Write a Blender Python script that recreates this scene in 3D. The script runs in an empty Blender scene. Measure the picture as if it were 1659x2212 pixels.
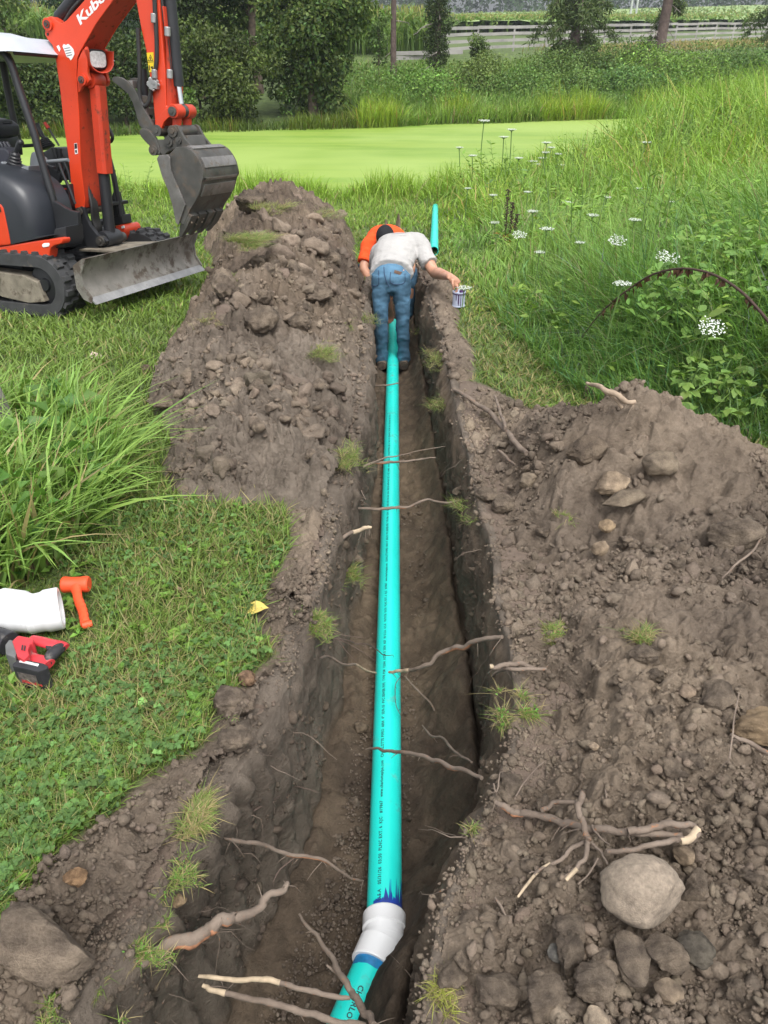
import bpy, bmesh, math, random
import numpy as np
from mathutils import Vector, Matrix
random.seed(7)
RNG = np.random.default_rng(11)
C = bpy.context.scene.collection
S = bpy.context.scene

# ---------------------------------------------------------------- camera
PITCH = math.radians(32.4); HC = 1.55
cam = bpy.data.objects.new('camera', bpy.data.cameras.new('camera'))
C.objects.link(cam); S.camera = cam
cam.location = (0, 0, HC); cam.rotation_euler = (math.pi/2-PITCH, 0, 0)
cam.data.sensor_fit = 'VERTICAL'; cam.data.sensor_height = 36.0
cam.data.lens = 36.0*1923/2560; cam.data.clip_start = 0.05; cam.data.clip_end = 2000
# ---------------------------------------------------------------- sky, sun, exposure (overcast daylight)
SUN_EL, SUN_AZ = math.radians(62), math.radians(160)
w = bpy.data.worlds.new("World"); S.world = w; w.use_nodes = True
nt = w.node_tree; bg = nt.nodes['Background']
sky = nt.nodes.new('ShaderNodeTexSky'); sky.sky_type = 'NISHITA'; sky.sun_disc = False
sky.sun_elevation = SUN_EL; sky.sun_rotation = SUN_AZ; sky.dust_density = 4.0; sky.air_density = 1.0; sky.ozone_density = 1.0
hs = nt.nodes.new('ShaderNodeHueSaturation'); hs.inputs['Saturation'].default_value = 0.18
nt.links.new(sky.outputs[0], hs.inputs['Color']); nt.links.new(hs.outputs[0], bg.inputs[0])
bg.inputs[1].default_value = 0.15
sun = bpy.data.objects.new('sun', bpy.data.lights.new('sun', 'SUN')); C.objects.link(sun)
sun.data.energy = 1.4; sun.data.angle = math.radians(35); sun.data.color = (1, .97, .92)
sun.rotation_euler = (math.pi/2-SUN_EL, 0, math.pi-SUN_AZ)
S.view_settings.view_transform = 'Standard'; S.view_settings.look = 'None'
S.view_settings.exposure = 0.90; S.view_settings.gamma = 1
try:
    S.cycles.use_denoising = True
    S.cycles.max_bounces = 6; S.cycles.diffuse_bounces = 3; S.cycles.transparent_max_bounces = 6
except Exception: pass

# ---------------------------------------------------------------- survey: image direction -> place on the ground
SF = 1661.6; SU, SV = 829.5, 1106.0
sP, cP = math.sin(PITCH), math.cos(PITCH)
def ray(u, v):
    a = (u-SU)/SF; b = -(v-SV)/SF
    return np.array([a, cP+b*sP, -sP+b*cP])
KY = [-6, 0, 4, 7, 10, 13, 16, 18.5, 20, 24]; KZ = [.25, 0, -.26, -.52, -.9, -1.25, -1.58, -1.72, -2.0, -2.2]
def G1(y): return np.interp(y, KY, KZ)
def at(u, v, dz=0.0, fn=G1):
    d = ray(u, v); lo, hi = 0.1, 80.0
    for _ in range(50):
        m = (lo+hi)/2
        if HC+m*d[2]-(fn(m*d[1])+dz) > 0: lo = m
        else: hi = m
    return np.array([hi*d[0], hi*d[1], HC+hi*d[2]])
def aty(u, v, Y):
    d = ray(u, v); t = Y/d[1]
    return np.array([t*d[0], Y, HC+t*d[2]])
def poly_at(pts): return [tuple(at(u, v)[:2]) for u, v in pts]

# ---------------------------------------------------------------- noise
def _h(ix, iy, s):
    h = (ix.astype(np.int64)*374761393+iy.astype(np.int64)*668265263+s*974711) & 0xffffffff
    h = ((h ^ (h >> 13))*1274126177) & 0xffffffff
    h = (h ^ (h >> 16)) & 0xffffffff
    return h/4294967295.0
def vn(x, y, s=0):
    ix, iy = np.floor(x), np.floor(y); fx, fy = x-ix, y-iy
    fx = fx*fx*fx*(fx*(fx*6-15)+10); fy = fy*fy*fy*(fy*(fy*6-15)+10)
    a, b, c, d = _h(ix, iy, s), _h(ix+1, iy, s), _h(ix, iy+1, s), _h(ix+1, iy+1, s)
    return (a+(b-a)*fx)*(1-fy)+(c+(d-c)*fx)*fy
def fbm(x, y, o=4, s=0, g=.5):
    t = 0; A = 1; n = 0
    x = np.asarray(x, float); y = np.asarray(y, float)
    for i in range(o):
        t = t+A*(vn(x*2**i, y*2**i, s+i*17)-.5)*2; n += A; A *= g
    return t/n
def wor(x, y, s=0):
    x = np.asarray(x, float); y = np.asarray(y, float)
    ix, iy = np.floor(x), np.floor(y); best = np.full(x.shape, 9.0); rid = np.zeros(x.shape)
    for dx in (-1, 0, 1):
        for dy in (-1, 0, 1):
            cx, cy = ix+dx, iy+dy
            px = cx+_h(cx, cy, s); py = cy+_h(cx, cy, s+91)
            d = np.hypot(px-x, py-y); m = d < best
            best = np.where(m, d, best); rid = np.where(m, _h(cx, cy, s+177), rid)
    return best, rid
def domes(x, y, size, s, fill=.8):
    d, r = wor(x/size, y/size, s)
    R = .25+.45*r
    return size*.6*np.sqrt(np.maximum(0, R*R-d*d))*(r < fill)
def sdist(x, y, poly):
    x = np.asarray(x, float); y = np.asarray(y, float)
    d = np.full(x.shape, 1e9); ins = np.zeros(x.shape, bool); n = len(poly)
    for i in range(n):
        x1, y1 = poly[i]; x2, y2 = poly[(i+1) % n]
        ex, ey = x2-x1, y2-y1; L = ex*ex+ey*ey+1e-12
        t = np.clip(((x-x1)*ex+(y-y1)*ey)/L, 0, 1)
        d = np.minimum(d, np.hypot(x-x1-t*ex, y-y1-t*ey))
        c = ((y1 > y) != (y2 > y)) & (x < (x2-x1)*(y-y1)/(y2-y1+1e-12)+x1)
        ins ^= c
    return np.where(ins, d, -d)
def smooth(a, b, t):
    t = np.clip((t-a)/(b-a), 0, 1); return t*t*(3-2*t)

# ---------------------------------------------------------------- objects, names, labels
def tag(o, label=None, cat=None, group=None, kind=None):
    if label: o['label'] = label
    if cat: o['category'] = cat
    if group: o['group'] = group
    if kind: o['kind'] = kind
    return o
def link(name, me, mat=None, parent=None, loc=None):
    o = bpy.data.objects.new(name, me); C.objects.link(o)
    if mat is not None and me is not None and hasattr(me, 'materials') and not me.materials: me.materials.append(mat)
    if parent is not None: o.parent = parent
    if loc is not None: o.location = loc
    return o
def empty(name, loc=(0, 0, 0), rz=0, label=None, cat=None, group=None):
    o = bpy.data.objects.new(name, None); C.objects.link(o); o.location = loc; o.rotation_euler = (0, 0, rz)
    o.empty_display_size = .1
    return tag(o, label, cat, group)
def np_mesh(name, V, F, smooth_=False, col=None):
    """V (n,3); F: list of index arrays, each (m,k)"""
    me = bpy.data.meshes.new(name); V = np.asarray(V, np.float32)
    if not isinstance(F, (list, tuple)): F = [F]
    F = [np.asarray(f, np.int32) for f in F if len(f)]
    nl = sum(f.size for f in F); npol = sum(len(f) for f in F)
    me.vertices.add(len(V)); me.vertices.foreach_set('co', V.ravel())
    me.loops.add(nl); me.loops.foreach_set('vertex_index', np.concatenate([f.ravel() for f in F]))
    me.polygons.add(npol)
    tot = np.concatenate([np.full(len(f), f.shape[1], np.int32) for f in F])
    st = np.concatenate([[0], np.cumsum(tot)[:-1]]).astype(np.int32)
    me.polygons.foreach_set('loop_start', st); me.polygons.foreach_set('loop_total', tot)
    if smooth_: me.polygons.foreach_set('use_smooth', np.ones(npol, bool))
    me.update(calc_edges=True)
    if col is not None:
        a = me.color_attributes.new('col', 'FLOAT_COLOR', 'POINT')
        c = np.ones((len(V), 4), np.float32); c[:, :3] = col
        a.data.foreach_set('color', c.ravel())
    return me
def bm_mesh(name, bm, ang=35, bevel=0, seg=2):
    bmesh.ops.remove_doubles(bm, verts=bm.verts, dist=1e-5)
    bmesh.ops.recalc_face_normals(bm, faces=bm.faces)
    if bevel:
        ed = [e for e in bm.edges if len(e.link_faces) == 2 and e.calc_face_angle(0) > math.radians(40)]
        try: bmesh.ops.bevel(bm, geom=ed, offset=bevel, segments=seg, profile=.5, affect='EDGES', clamp_overlap=True)
        except Exception: pass
    me = bpy.data.meshes.new(name); bm.to_mesh(me); bm.free()
    me.polygons.foreach_set('use_smooth', np.ones(len(me.polygons), bool))
    me.set_sharp_from_angle(angle=math.radians(ang))
    return me
def part(name, bm, mat, parent=None, ang=35, bevel=0, label=None, cat=None, group=None):
    o = link(name, bm_mesh(name, bm, ang, bevel), mat, parent)
    if bevel: o.modifiers.new('even_normals', 'WEIGHTED_NORMAL').keep_sharp = True
    return tag(o, label, cat, group)
# ---- shapes into a bmesh
def add_box(bm, c, s, M=None):
    vs = []
    for k in range(8):
        p = Vector(((-.5, .5)[k & 1]*s[0], (-.5, .5)[k >> 1 & 1]*s[1], (-.5, .5)[k >> 2 & 1]*s[2]))
        if M is not None: p = M @ p
        vs.append(bm.verts.new(p+Vector(c)))
    for f in ((0, 1, 3, 2), (4, 6, 7, 5), (0, 4, 5, 1), (2, 3, 7, 6), (0, 2, 6, 4), (1, 5, 7, 3)):
        bm.faces.new([vs[i] for i in f])
    return bm
def add_prism(bm, pts0, pts1):
    """two matching outlines (lists of 3D points) joined by walls"""
    a = [bm.verts.new(Vector(p)) for p in pts0]; b = [bm.verts.new(Vector(p)) for p in pts1]
    n = len(a); fs = [bm.faces.new(a[::-1]), bm.faces.new(b)]
    for i in range(n):
        j = (i+1) % n; bm.faces.new((a[i], a[j], b[j], b[i]))
    return bm
def frames(P):
    P = [Vector(p) for p in P]; n = len(P); T = []
    for i in range(n):
        t = P[min(i+1, n-1)]-P[max(i-1, 0)]
        T.append(t.normalized() if t.length > 1e-9 else Vector((0, 0, 1)))
    u = T[0].orthogonal().normalized(); U = []
    for t in T:
        u = (u-t*u.dot(t))
        u = u.normalized() if u.length > 1e-6 else t.orthogonal().normalized()
        U.append(u.copy())
    return P, T, U
def add_tube(bm, P, R, n=10, cap=True, ref=None, flat=1.0):
    P, T, U = frames(P)
    if not hasattr(R, '__len__'): R = [R]*len(P)
    rings = []
    for p, t, u, r in zip(P, T, U, R):
        if ref is not None:
            u = Vector(ref)-t*Vector(ref).dot(t); u.normalize()
        v = t.cross(u); ra, rb = (r if hasattr(r, '__len__') else (r, r*flat))
        rings.append([bm.verts.new(p+u*ra*math.cos(2*math.pi*k/n)+v*rb*math.sin(2*math.pi*k/n)) for k in range(n)])
    for a, b in zip(rings[:-1], rings[1:]):
        for k in range(n): bm.faces.new((a[k], a[(k+1) % n], b[(k+1) % n], b[k]))
    if cap: bm.faces.new(rings[0][::-1]); bm.faces.new(rings[-1])
    return rings
def add_lathe(bm, prof, o, ax, n=24, close=False):
    """prof: list of (r, h) along axis ax from o"""
    ax = Vector(ax).normalized(); u = ax.orthogonal().normalized(); v = ax.cross(u); o = Vector(o); rings = []
    for r, h in prof:
        rings.append([bm.verts.new(o+ax*h+(u*math.cos(2*math.pi*k/n)+v*math.sin(2*math.pi*k/n))*max(r, 1e-5)) for k in range(n)])
    pr = list(zip(rings[:-1], rings[1:]))
    if close: pr.append((rings[-1], rings[0]))
    for a, b in pr:
        for k in range(n): bm.faces.new((a[k], a[(k+1) % n], b[(k+1) % n], b[k]))
    if not close: bm.faces.new(rings[0][::-1]); bm.faces.new(rings[-1])
def add_ball(bm, c, r, sx=1, sy=1, sz=1, sub=2, M=None):
    g = bmesh.ops.create_icosphere(bm, subdivisions=sub, radius=1)
    for v in g['verts']:
        p = Vector((v.co.x*r*sx, v.co.y*r*sy, v.co.z*r*sz))
        if M is not None: p = M @ p
        v.co = p+Vector(c)
def curve_pts(P, n=8):
    """Catmull-Rom through the given points"""
    P = [np.array(p, float) for p in P]; Q = [2*P[0]-P[1]]+P+[2*P[-1]-P[-2]]; out = []
    for i in range(1, len(Q)-2):
        for k in range(n):
            t = k/n; a, b, c, d = Q[i-1:i+3]
            out.append(.5*((2*b)+(-a+c)*t+(2*a-5*b+4*c-d)*t*t+(-a+3*b-3*c+d)*t**3))
    out.append(P[-1]); return out
def text_mesh(s, size=1.0, bold=0.0, spacing=1.0):
    """flat lettering: vertices (x, y) and faces, from Blender's built-in font"""
    cu = bpy.data.curves.new('lettering', 'FONT'); cu.body = s; cu.size = size; cu.offset = bold; cu.space_character = spacing
    cu.resolution_u = 2
    o = bpy.data.objects.new('lettering', cu); C.objects.link(o)
    me = bpy.data.meshes.new_from_object(o.evaluated_get(bpy.context.evaluated_depsgraph_get()))
    V = np.array([v.co[:] for v in me.vertices]); F = [list(p.vertices) for p in me.polygons]
    bpy.data.objects.remove(o); bpy.data.curves.remove(cu); bpy.data.meshes.remove(me)
    return V, F

# ---------------------------------------------------------------- materials
def lin(r, g, b):
    f = lambda c: (c/255/12.92 if c/255 <= .04045 else ((c/255+.055)/1.055)**2.4)
    return (f(r), f(g), f(b))
def newmat(name):
    m = bpy.data.materials.new(name); m.use_nodes = True
    return m, m.node_tree, m.node_tree.nodes['Principled BSDF']
def node(t, ty, **kw):
    n = t.nodes.new(ty)
    for k, v in kw.items(): setattr(n, k, v)
    return n
def noise(t, scale, detail=4, rough=.55, dist=0, vec=None):
    n = node(t, 'ShaderNodeTexNoise'); n.inputs['Scale'].default_value = scale; n.inputs['Detail'].default_value = detail
    n.inputs['Roughness'].default_value = rough; n.inputs['Distortion'].default_value = dist
    t.links.new(vec if vec is not None else coords(t), n.inputs['Vector']); return n
def coords(t):
    for n in t.nodes:
        if n.type == 'TEX_COORD': return n.outputs['Object']
    return node(t, 'ShaderNodeTexCoord').outputs['Object']
def mixc(t, fac, a, b, mode='MIX'):
    n = node(t, 'ShaderNodeMix', data_type='RGBA', blend_type=mode)
    for s, v in ((n.inputs[0], fac), (n.inputs[6], a), (n.inputs[7], b)):
        if hasattr(v, 'is_output'): t.links.new(v, s)
        elif hasattr(v, '__len__'): s.default_value = (*v[:3], 1)
        else: s.default_value = v
    return n.outputs[2]
def ramp(t, fac, a, b):
    n = node(t, 'ShaderNodeMapRange'); n.inputs[1].default_value = a; n.inputs[2].default_value = b
    t.links.new(fac, n.inputs[0]); return n.outputs[0]
def bump(t, bs, h, strength=.3, dist=.01):
    b = node(t, 'ShaderNodeBump'); b.inputs['Strength'].default_value = strength; b.inputs['Distance'].default_value = dist
    t.links.new(h, b.inputs['Height']); t.links.new(b.outputs[0], bs.inputs['Normal'])
def mat(name, c, rough=.6, var=.15, scale=6, metal=0, spec=.5, dirt=None, damt=.45, dscale=5, bmp=0, bscale=60, bdist=.004, coat=0):
    m, t, b = newmat(name)
    n = noise(t, scale)
    c1 = tuple(max(0, x*(1-var)) for x in c); c2 = tuple(min(1, x*(1+var)) for x in c)
    out = mixc(t, ramp(t, n.outputs[0], .3, .7), c1, c2)
    if dirt is not None:
        d = noise(t, dscale, 8, .65); f = ramp(t, d.outputs[0], 1-damt, 1-damt+.12)
        out = mixc(t, f, out, dirt)
        r = node(t, 'ShaderNodeMix'); t.links.new(f, r.inputs[0]); r.inputs[2].default_value = rough; r.inputs[3].default_value = .9
        t.links.new(r.outputs[0], b.inputs['Roughness'])
    else:
        r = node(t, 'ShaderNodeMapRange'); t.links.new(n.outputs[0], r.inputs[0])
        r.inputs[3].default_value = max(.02, rough-.08); r.inputs[4].default_value = min(1, rough+.08)
        t.links.new(r.outputs[0], b.inputs['Roughness'])
    t.links.new(out, b.inputs['Base Color'])
    b.inputs['Metallic'].default_value = metal; b.inputs['Specular IOR Level'].default_value = spec
    b.inputs['Coat Weight'].default_value = coat
    if bmp: bump(t, b, noise(t, bscale, 6).outputs[0], bmp, bdist)
    return m
def leafmat(name, trans=.3, rough=.55, spec=.3):
    m, t, b = newmat(name)
    a = node(t, 'ShaderNodeAttribute', attribute_name='col')
    t.links.new(a.outputs['Color'], b.inputs['Base Color'])
    b.inputs['Roughness'].default_value = rough; b.inputs['Specular IOR Level'].default_value = spec
    tr = node(t, 'ShaderNodeBsdfTranslucent')
    t.links.new(mixc(t, 1.0, a.outputs['Color'], (1.0, 1.1, .6), 'MULTIPLY'), tr.inputs[0])
    mx = node(t, 'ShaderNodeMixShader'); mx.inputs[0].default_value = trans
    t.links.new(b.outputs[0], mx.inputs[1]); t.links.new(tr.outputs[0], mx.inputs[2])
    t.links.new(mx.outputs[0], t.nodes['Material Output'].inputs[0])
    return m
def soilmat(name, dry, wet, bs=.9, attr=False, dry2=None, wet2=None):
    m, t, b = newmat(name)
    n1 = noise(t, 1.6, 5, .6); n2 = noise(t, 14, 8, .7); n3 = noise(t, 120, 8, .75)
    f = node(t, 'ShaderNodeMath', operation='ADD'); t.links.new(n1.outputs[0], f.inputs[0]); t.links.new(n2.outputs[0], f.inputs[1])
    c = mixc(t, ramp(t, f.outputs[0], .72, 1.28), wet, dry)
    c = mixc(t, ramp(t, n3.outputs[0], .35, .75), c, mixc(t, 1.0, c, (1.45, 1.42, 1.4), 'MULTIPLY'))
    n0 = noise(t, .75, 3); c = mixc(t, ramp(t, n0.outputs[0], .38, .62), mixc(t, 1.0, c, (.72, .70, .69), 'MULTIPLY'), mixc(t, 1.0, c, (1.20, 1.16, 1.08), 'MULTIPLY'))
    if name == 'damp_soil':
        ml = node(t, 'ShaderNodeMapping'); ml.inputs['Scale'].default_value = (1, 1, 9); t.links.new(coords(t), ml.inputs[0]); nl = noise(t, 1.7, 5, .65, .5, ml.outputs[0]); c = mixc(t, ramp(t, nl.outputs[0], .35, .65), mixc(t, 1.0, c, (.74, .72, .70), 'MULTIPLY'), mixc(t, 1.0, c, (1.18, 1.14, 1.06), 'MULTIPLY'))
    if dry2 is not None:
        c2 = mixc(t, ramp(t, f.outputs[0], .72, 1.28), wet2, dry2); a = node(t, 'ShaderNodeAttribute', attribute_name='col'); c = mixc(t, a.outputs['Fac'], c, c2)
    if attr:
        a = node(t, 'ShaderNodeAttribute', attribute_name='col'); c = mixc(t, 1.0, c, a.outputs['Color'], 'MULTIPLY')
    t.links.new(c, b.inputs['Base Color']); b.inputs['Roughness'].default_value = .95; b.inputs['Specular IOR Level'].default_value = .15
    h = node(t, 'ShaderNodeMath', operation='MULTIPLY_ADD'); t.links.new(n3.outputs[0], h.inputs[0]); h.inputs[1].default_value = .35
    t.links.new(n2.outputs[0], h.inputs[2]); bump(t, b, h.outputs[0], bs, .035)
    return m
DRY, WET = (.248, .206, .166), (.098, .079, .063)
M_SOIL = soilmat('loose_soil', DRY, WET)
M_TRENCH = soilmat('damp_soil', (.158, .129, .101), (.070, .056, .044), .9, False, DRY, WET)
M_CLOD = soilmat('soil_clod', (.255, .213, .173), (.112, .091, .073), .8, True)
M_STONE = soilmat('field_stone', (.22, .185, .145), (.12, .098, .076), .5, True)
M_LEAF = leafmat('leaf_green')
M_GRASS = leafmat('grass_green', .35, .5, .35)
M_BARK = mat('bark', (.11, .085, .065), .9, .4, 9, spec=.2, bmp=.8, bscale=22, bdist=.03)
# ================================================================ terrain
TRY = [.2, .5, .76, .94, 1.08, 1.26, 1.41, 1.61, 1.85, 2.1, 2.4, 2.7, 3.0, 4.0, 5.0, 6.7, 9, 11, 12.6]
TRL = [-.80, -.66, -.55, -.46, -.42, -.36, -.31, -.27, -.22, -.21, -.20, -.17, -.12, -.09, -.07, -.12, -.12, -.1, .0]
TRR = [-.04, .00, .04, .08, .14, .24, .30, .345, .358, .362, .364, .364, .366, .385, .385, .36, .34, .32, .25]
def XL(y): return np.interp(y, TRY, TRL)
def XR(y): return np.interp(y, TRY, TRR)
def floorz(y): return np.interp(y, [0, 8, 11, 12.6], [-.68, -1.24, -1.28, -1.12])
def lipL(y): return XL(y)+.035*fbm(np.asarray(y)*3.1, np.asarray(y)*0+3.3, 4, 5)
def lipR(y): return XR(y)+.030*fbm(np.asarray(y)*3.3, np.asarray(y)*0+8.3, 4, 9)
HEAP_L = poly_at([(620, 1096), (500, 1092), (385, 1078), (345, 1020), (372, 960), (335, 900), (318, 850), (345, 790), (372, 740), (420, 680), (450, 620)]) + \
    [(-1.78, 8.0), (-2.05, 9.4), (-2.45, 10.6), (-2.6, 11.8), (-2.5, 13.2), (-1.8, 14.2), (-1.05, 14.2), (-.62, 13.4), (-.45, 12.0), (-.38, 10.6), (-.34, 9.2),
     (-.22, 8.2), (-.14, 6.7), (-.10, 5.0), (-.12, 4.0), (-.16, 3.0), (-.2, 2.68)]
HEAP_R = [(.40, 4.6), (.62, 4.35), (.78, 4.0), (.92, 3.72), (1.1, 3.62), (1.35, 3.52), (1.6, 3.4), (1.85, 3.25), (2.2, 3.1), (2.8, 2.9), (3.6, 2.2), (3.6, -1.6),
          (-.05, -1.6), (-.04, .2), (.0, .5), (.04, .76), (.09, .94), (.15, 1.08), (.25, 1.26), (.31, 1.41), (.37, 1.61), (.39, 2.0), (.39, 2.5), (.385, 3.2), (.395, 4.0)]
BERM_R = [(.37, 4.4), (.55, 4.45), (.62, 5.0), (.56, 5.6), (.62, 6.2), (.66, 7.2), (.62, 8.2), (.5, 9.2), (.35, 9.6), (.345, 8.8), (.36, 6.7), (.385, 5.2)]
STRIP = poly_at([(620, 1092), (628, 1180), (572, 1290), (548, 1350), (598, 1412), (528, 1470), (470, 1530), (440, 1612), (292, 1690), (240, 1760), (132, 1830), (80, 1890), (18, 1980)]) + \
    [(-.95, .8), (-1.1, .45), (-1.2, -1.4), (-.8, -1.4), (-.8, .2), (-.66, .5), (-.55, .76), (-.46, .94), (-.36, 1.26), (-.27, 1.61), (-.22, 1.85), (-.20, 2.4), (-.17, 2.7)]
def hL(x, y):
    d = sdist(x, y, HEAP_L)+.10*fbm(x*2.2, y*2.2, 3, 21)*smooth(.02, .25, sdist(x, y, HEAP_L))
    cap = np.interp(y, [2.6, 3.2, 4, 5, 6.5, 8, 10, 12, 13.2, 14.3], [.10, .20, .36, .50, .60, .68, .74, .74, .62, .35])
    cap = cap*(1+.45*fbm(x*1.3+3, y*1.3, 4, 31))
    h = cap*(1-np.exp(-np.maximum(d, 0)*1.6/cap))
    return np.where(d > 0, h, -.03+d*.3)
def hR(x, y):
    d = sdist(x, y, HEAP_R)
    h = .10*smooth(.06, .4, d)+.31*np.exp(-((x-1.10)/.42)**2-((y-2.95)/.40)**2)+.09*np.exp(-((x-1.75)/.40)**2-((y-2.75)/.35)**2) \
        + .15*np.exp(-((x-1.9)/.6)**2-((y-1.7)/.8)**2)+.08*np.exp(-((x-.62)/.25)**2-((y-3.3)/.5)**2)+.06*np.exp(-((x-.75)/.3)**2-((y-1.5)/.5)**2)
    h = h*smooth(.03, .32, d)*(1+.25*fbm(x*1.7, y*1.7+9, 3, 41))
    return np.where(d > 0, h, -.03+d*.3)
def hB(x, y):
    d = sdist(x, y, BERM_R)
    return np.where(d > 0, .06*smooth(0, .10, d)*(1+.4*fbm(x*4, y*2, 2, 51)), -.03+d*.3)
def hS(x, y):
    d = sdist(x, y, STRIP)
    h = .075*smooth(0, .13, d)*(1+.7*fbm(x*5, y*5, 3, 61))
    return np.where(d > 0, h, -.02+d*.3)
def lumps(x, y, k=1.0):
    """the crumbly relief of turned earth"""
    wx = x+.02*fbm(x*9, y*9, 2, 71); wy = y+.02*fbm(x*9+5, y*9, 2, 72)
    return k*(-.04+.04*np.abs(fbm(x*3+7, y*3, 4, 80))+.055*fbm(x*4.0, y*4.0, 5, 73, .58)+domes(wx, wy, .17, 77, .4)*.75+domes(wx, wy, .10, 74, .6)*.9+domes(wx, wy, .052, 75, .85)*1.0+domes(wx, wy, .026, 76, .9)*1.0+.010*fbm(x*38, y*38, 3, 78, .6)+.035*np.abs(fbm(x*7+3, y*7, 3, 79)))
def yshore(x): return 18.5+1.25*np.maximum(0, x-.8)+.35*fbm(np.asarray(x)*.5, np.asarray(x)*0, 3, 81)
def yfar(x): return 32.6+.30*np.asarray(x)+.5*fbm(np.asarray(x)*.4, np.asarray(x)*0+4, 3, 83)
def G(x, y):
    x = np.asarray(x, float); y = np.asarray(y, float)
    s = yshore(x); yn = np.where(y < 13, y, 13+(y-13)*5.5/np.maximum(s-13, .5))
    z = np.interp(yn, KY, KZ)
    far = yfar(x); f = y-far
    zf = np.interp(f, [-3, 0, 2.5, 8, 20, 60, 110, 200, 320, 420], [-2.3, -1.8, -1.5, -1.05, .0, .45, .8, 1.5, 2.8, 4.5])+.030*np.maximum(x, -60)*smooth(50, 300, f)
    z = np.where(y > (s+far)/2, zf, z)
    z = z+.45*1.7*smooth(4, 9, x)*smooth(12, 18, y)*(y < (s+far)/2)*smooth(0, 3, s-y)
    ripple = .02*fbm(x*1.5, y*1.5, 3, 85)*np.clip(y/4, .3, 1)
    return z+ripple
PONDZ = -1.75

def rows_to(v0, v1, step):
    return np.array([at(SU, v)[1] for v in np.arange(v0, v1, -step)])
def fan(ys, amax, na, amin=None):
    a = np.linspace(-amax if amin is None else amin, amax, na)
    Y = np.repeat(ys[:, None], na, 1); X = a[None, :]*np.maximum(Y*.52+.42, .68)
    return X, Y
def grid_mesh(name, X, Y, Z, keep=None, smooth_=True, col=None):
    r, c = X.shape; idx = np.arange(r*c).reshape(r, c)
    q = np.stack([idx[:-1, :-1], idx[:-1, 1:], idx[1:, 1:], idx[1:, :-1]], -1)
    if keep is not None:
        k = keep[:-1, :-1] & keep[:-1, 1:] & keep[1:, 1:] & keep[1:, :-1]; q = q[k]
    q = q.reshape(-1, 4); V = np.stack([X.ravel(), Y.ravel(), Z.ravel()], 1)
    used = np.unique(q); mp = np.zeros(len(V), np.int32); mp[used] = np.arange(len(used))
    return np_mesh(name, V[used], mp[q], smooth_, None if col is None else col.reshape(-1, 3)[used])

ys_near = rows_to(2420, 372, 3.0); ys_near = np.concatenate([[-9, -6, -4, -3, -2, -1.5, -1, -.6, -.3, 0.05, .2, .35], ys_near[ys_near > .4]])
ys_far = np.concatenate([np.arange(ys_near[-1]+.3, 60, .35), np.geomspace(60.5, 700, 50)])
X, Y = fan(np.concatenate([ys_near, ys_far]), 3.4, 620)
Z = G(X, Y)
# keep the ground out of the trench; a little below the heaps
inT = (X > XL(Y)-.05) & (X < XR(Y)+.05) & (Y < 12.6)
dirt = np.maximum.reduce([smooth(-.05, .05, sdist(X, Y, p)) for p in (HEAP_L, HEAP_R, BERM_R, STRIP)])
dirt = np.maximum(dirt, smooth(.16, .05, np.abs(X-np.clip(X, XL(Y), XR(Y))))*(Y < 13)*(1-dirt))
m, t, b = newmat('lawn_ground')
n1 = noise(t, 3, 5); n2 = noise(t, 40, 6, .7)
g = mixc(t, ramp(t, n1.outputs[0], .35, .65), (.055, .085, .022), (.10, .145, .038))
g = mixc(t, ramp(t, n2.outputs[0], .6, .85), g, (.12, .11, .05))
sl = mixc(t, n2.outputs[0], (.08, .058, .044), (.20, .15, .115))
aa = node(t, 'ShaderNodeAttribute', attribute_name='col')
fx = node(t, 'ShaderNodeMath', operation='ADD'); t.links.new(aa.outputs['Fac'], fx.inputs[0]); t.links.new(n2.outputs[0], fx.inputs[1])
t.links.new(mixc(t, ramp(t, fx.outputs[0], .75, 1.2), g, sl), b.inputs['Base Color']); b.inputs['Roughness'].default_value = .95
bump(t, b, n2.outputs[0], .6, .03)
o = link('ground', grid_mesh('ground', X, Y, Z, ~inT, True, np.repeat(dirt[..., None], 3, 2)), m); tag(o, kind='structure')

def surf(x, y, k=1.0):
    z = G(x, y)
    return z+np.maximum.reduce([np.where(sdist(x, y, p) > 0, f(x, y)+lumps(x, y, k_)*smooth(-.02, .12, sdist(x, y, p)), 0) for p, f, k_ in ((HEAP_L, hL, 1.55), (HEAP_R, hR, 1.0), (BERM_R, hB, .9), (STRIP, hS, .9))])
# ---- the trench: one sheet down the left wall, across the floor, up the right wall
ty = np.concatenate([np.arange(-1.6, .4, .03), np.arange(.4, 3.2, .012), np.arange(3.2, 7, .022), np.arange(7, 12.7, .04)])
q = np.concatenate([np.linspace(-.18, 0, 10), np.linspace(.03, 1, 42), np.linspace(1.03, 2, 40), np.linspace(2.03, 3, 42), np.linspace(3.02, 3.18, 10)])
TY = np.repeat(ty[:, None], len(q), 1); Q = np.repeat(q[None, :], len(ty), 0)
l, r, fz = lipL(TY), lipR(TY), floorz(TY)
def _clip(a): return np.clip(a, 0, 1)
wl, fl, wr = _clip(Q), _clip(Q-1), _clip(Q-2)
under = .05
TX = np.where(Q < 0, l+Q*.55, np.where(Q <= 1, l+under*np.sin(wl*2.6)*-.5+.03*wl, np.where(Q <= 2, l+.03+(r-l-.05)*fl, np.where(Q <= 3, r-.02+.02*wr, r+(Q-3)*.55))))
zl = surf(l-.01, TY); zr = surf(r+.01, TY)
lipb = lambda e: .022*np.exp(-(e/.05)**2)
FL = surf(TX, TY)
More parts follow.
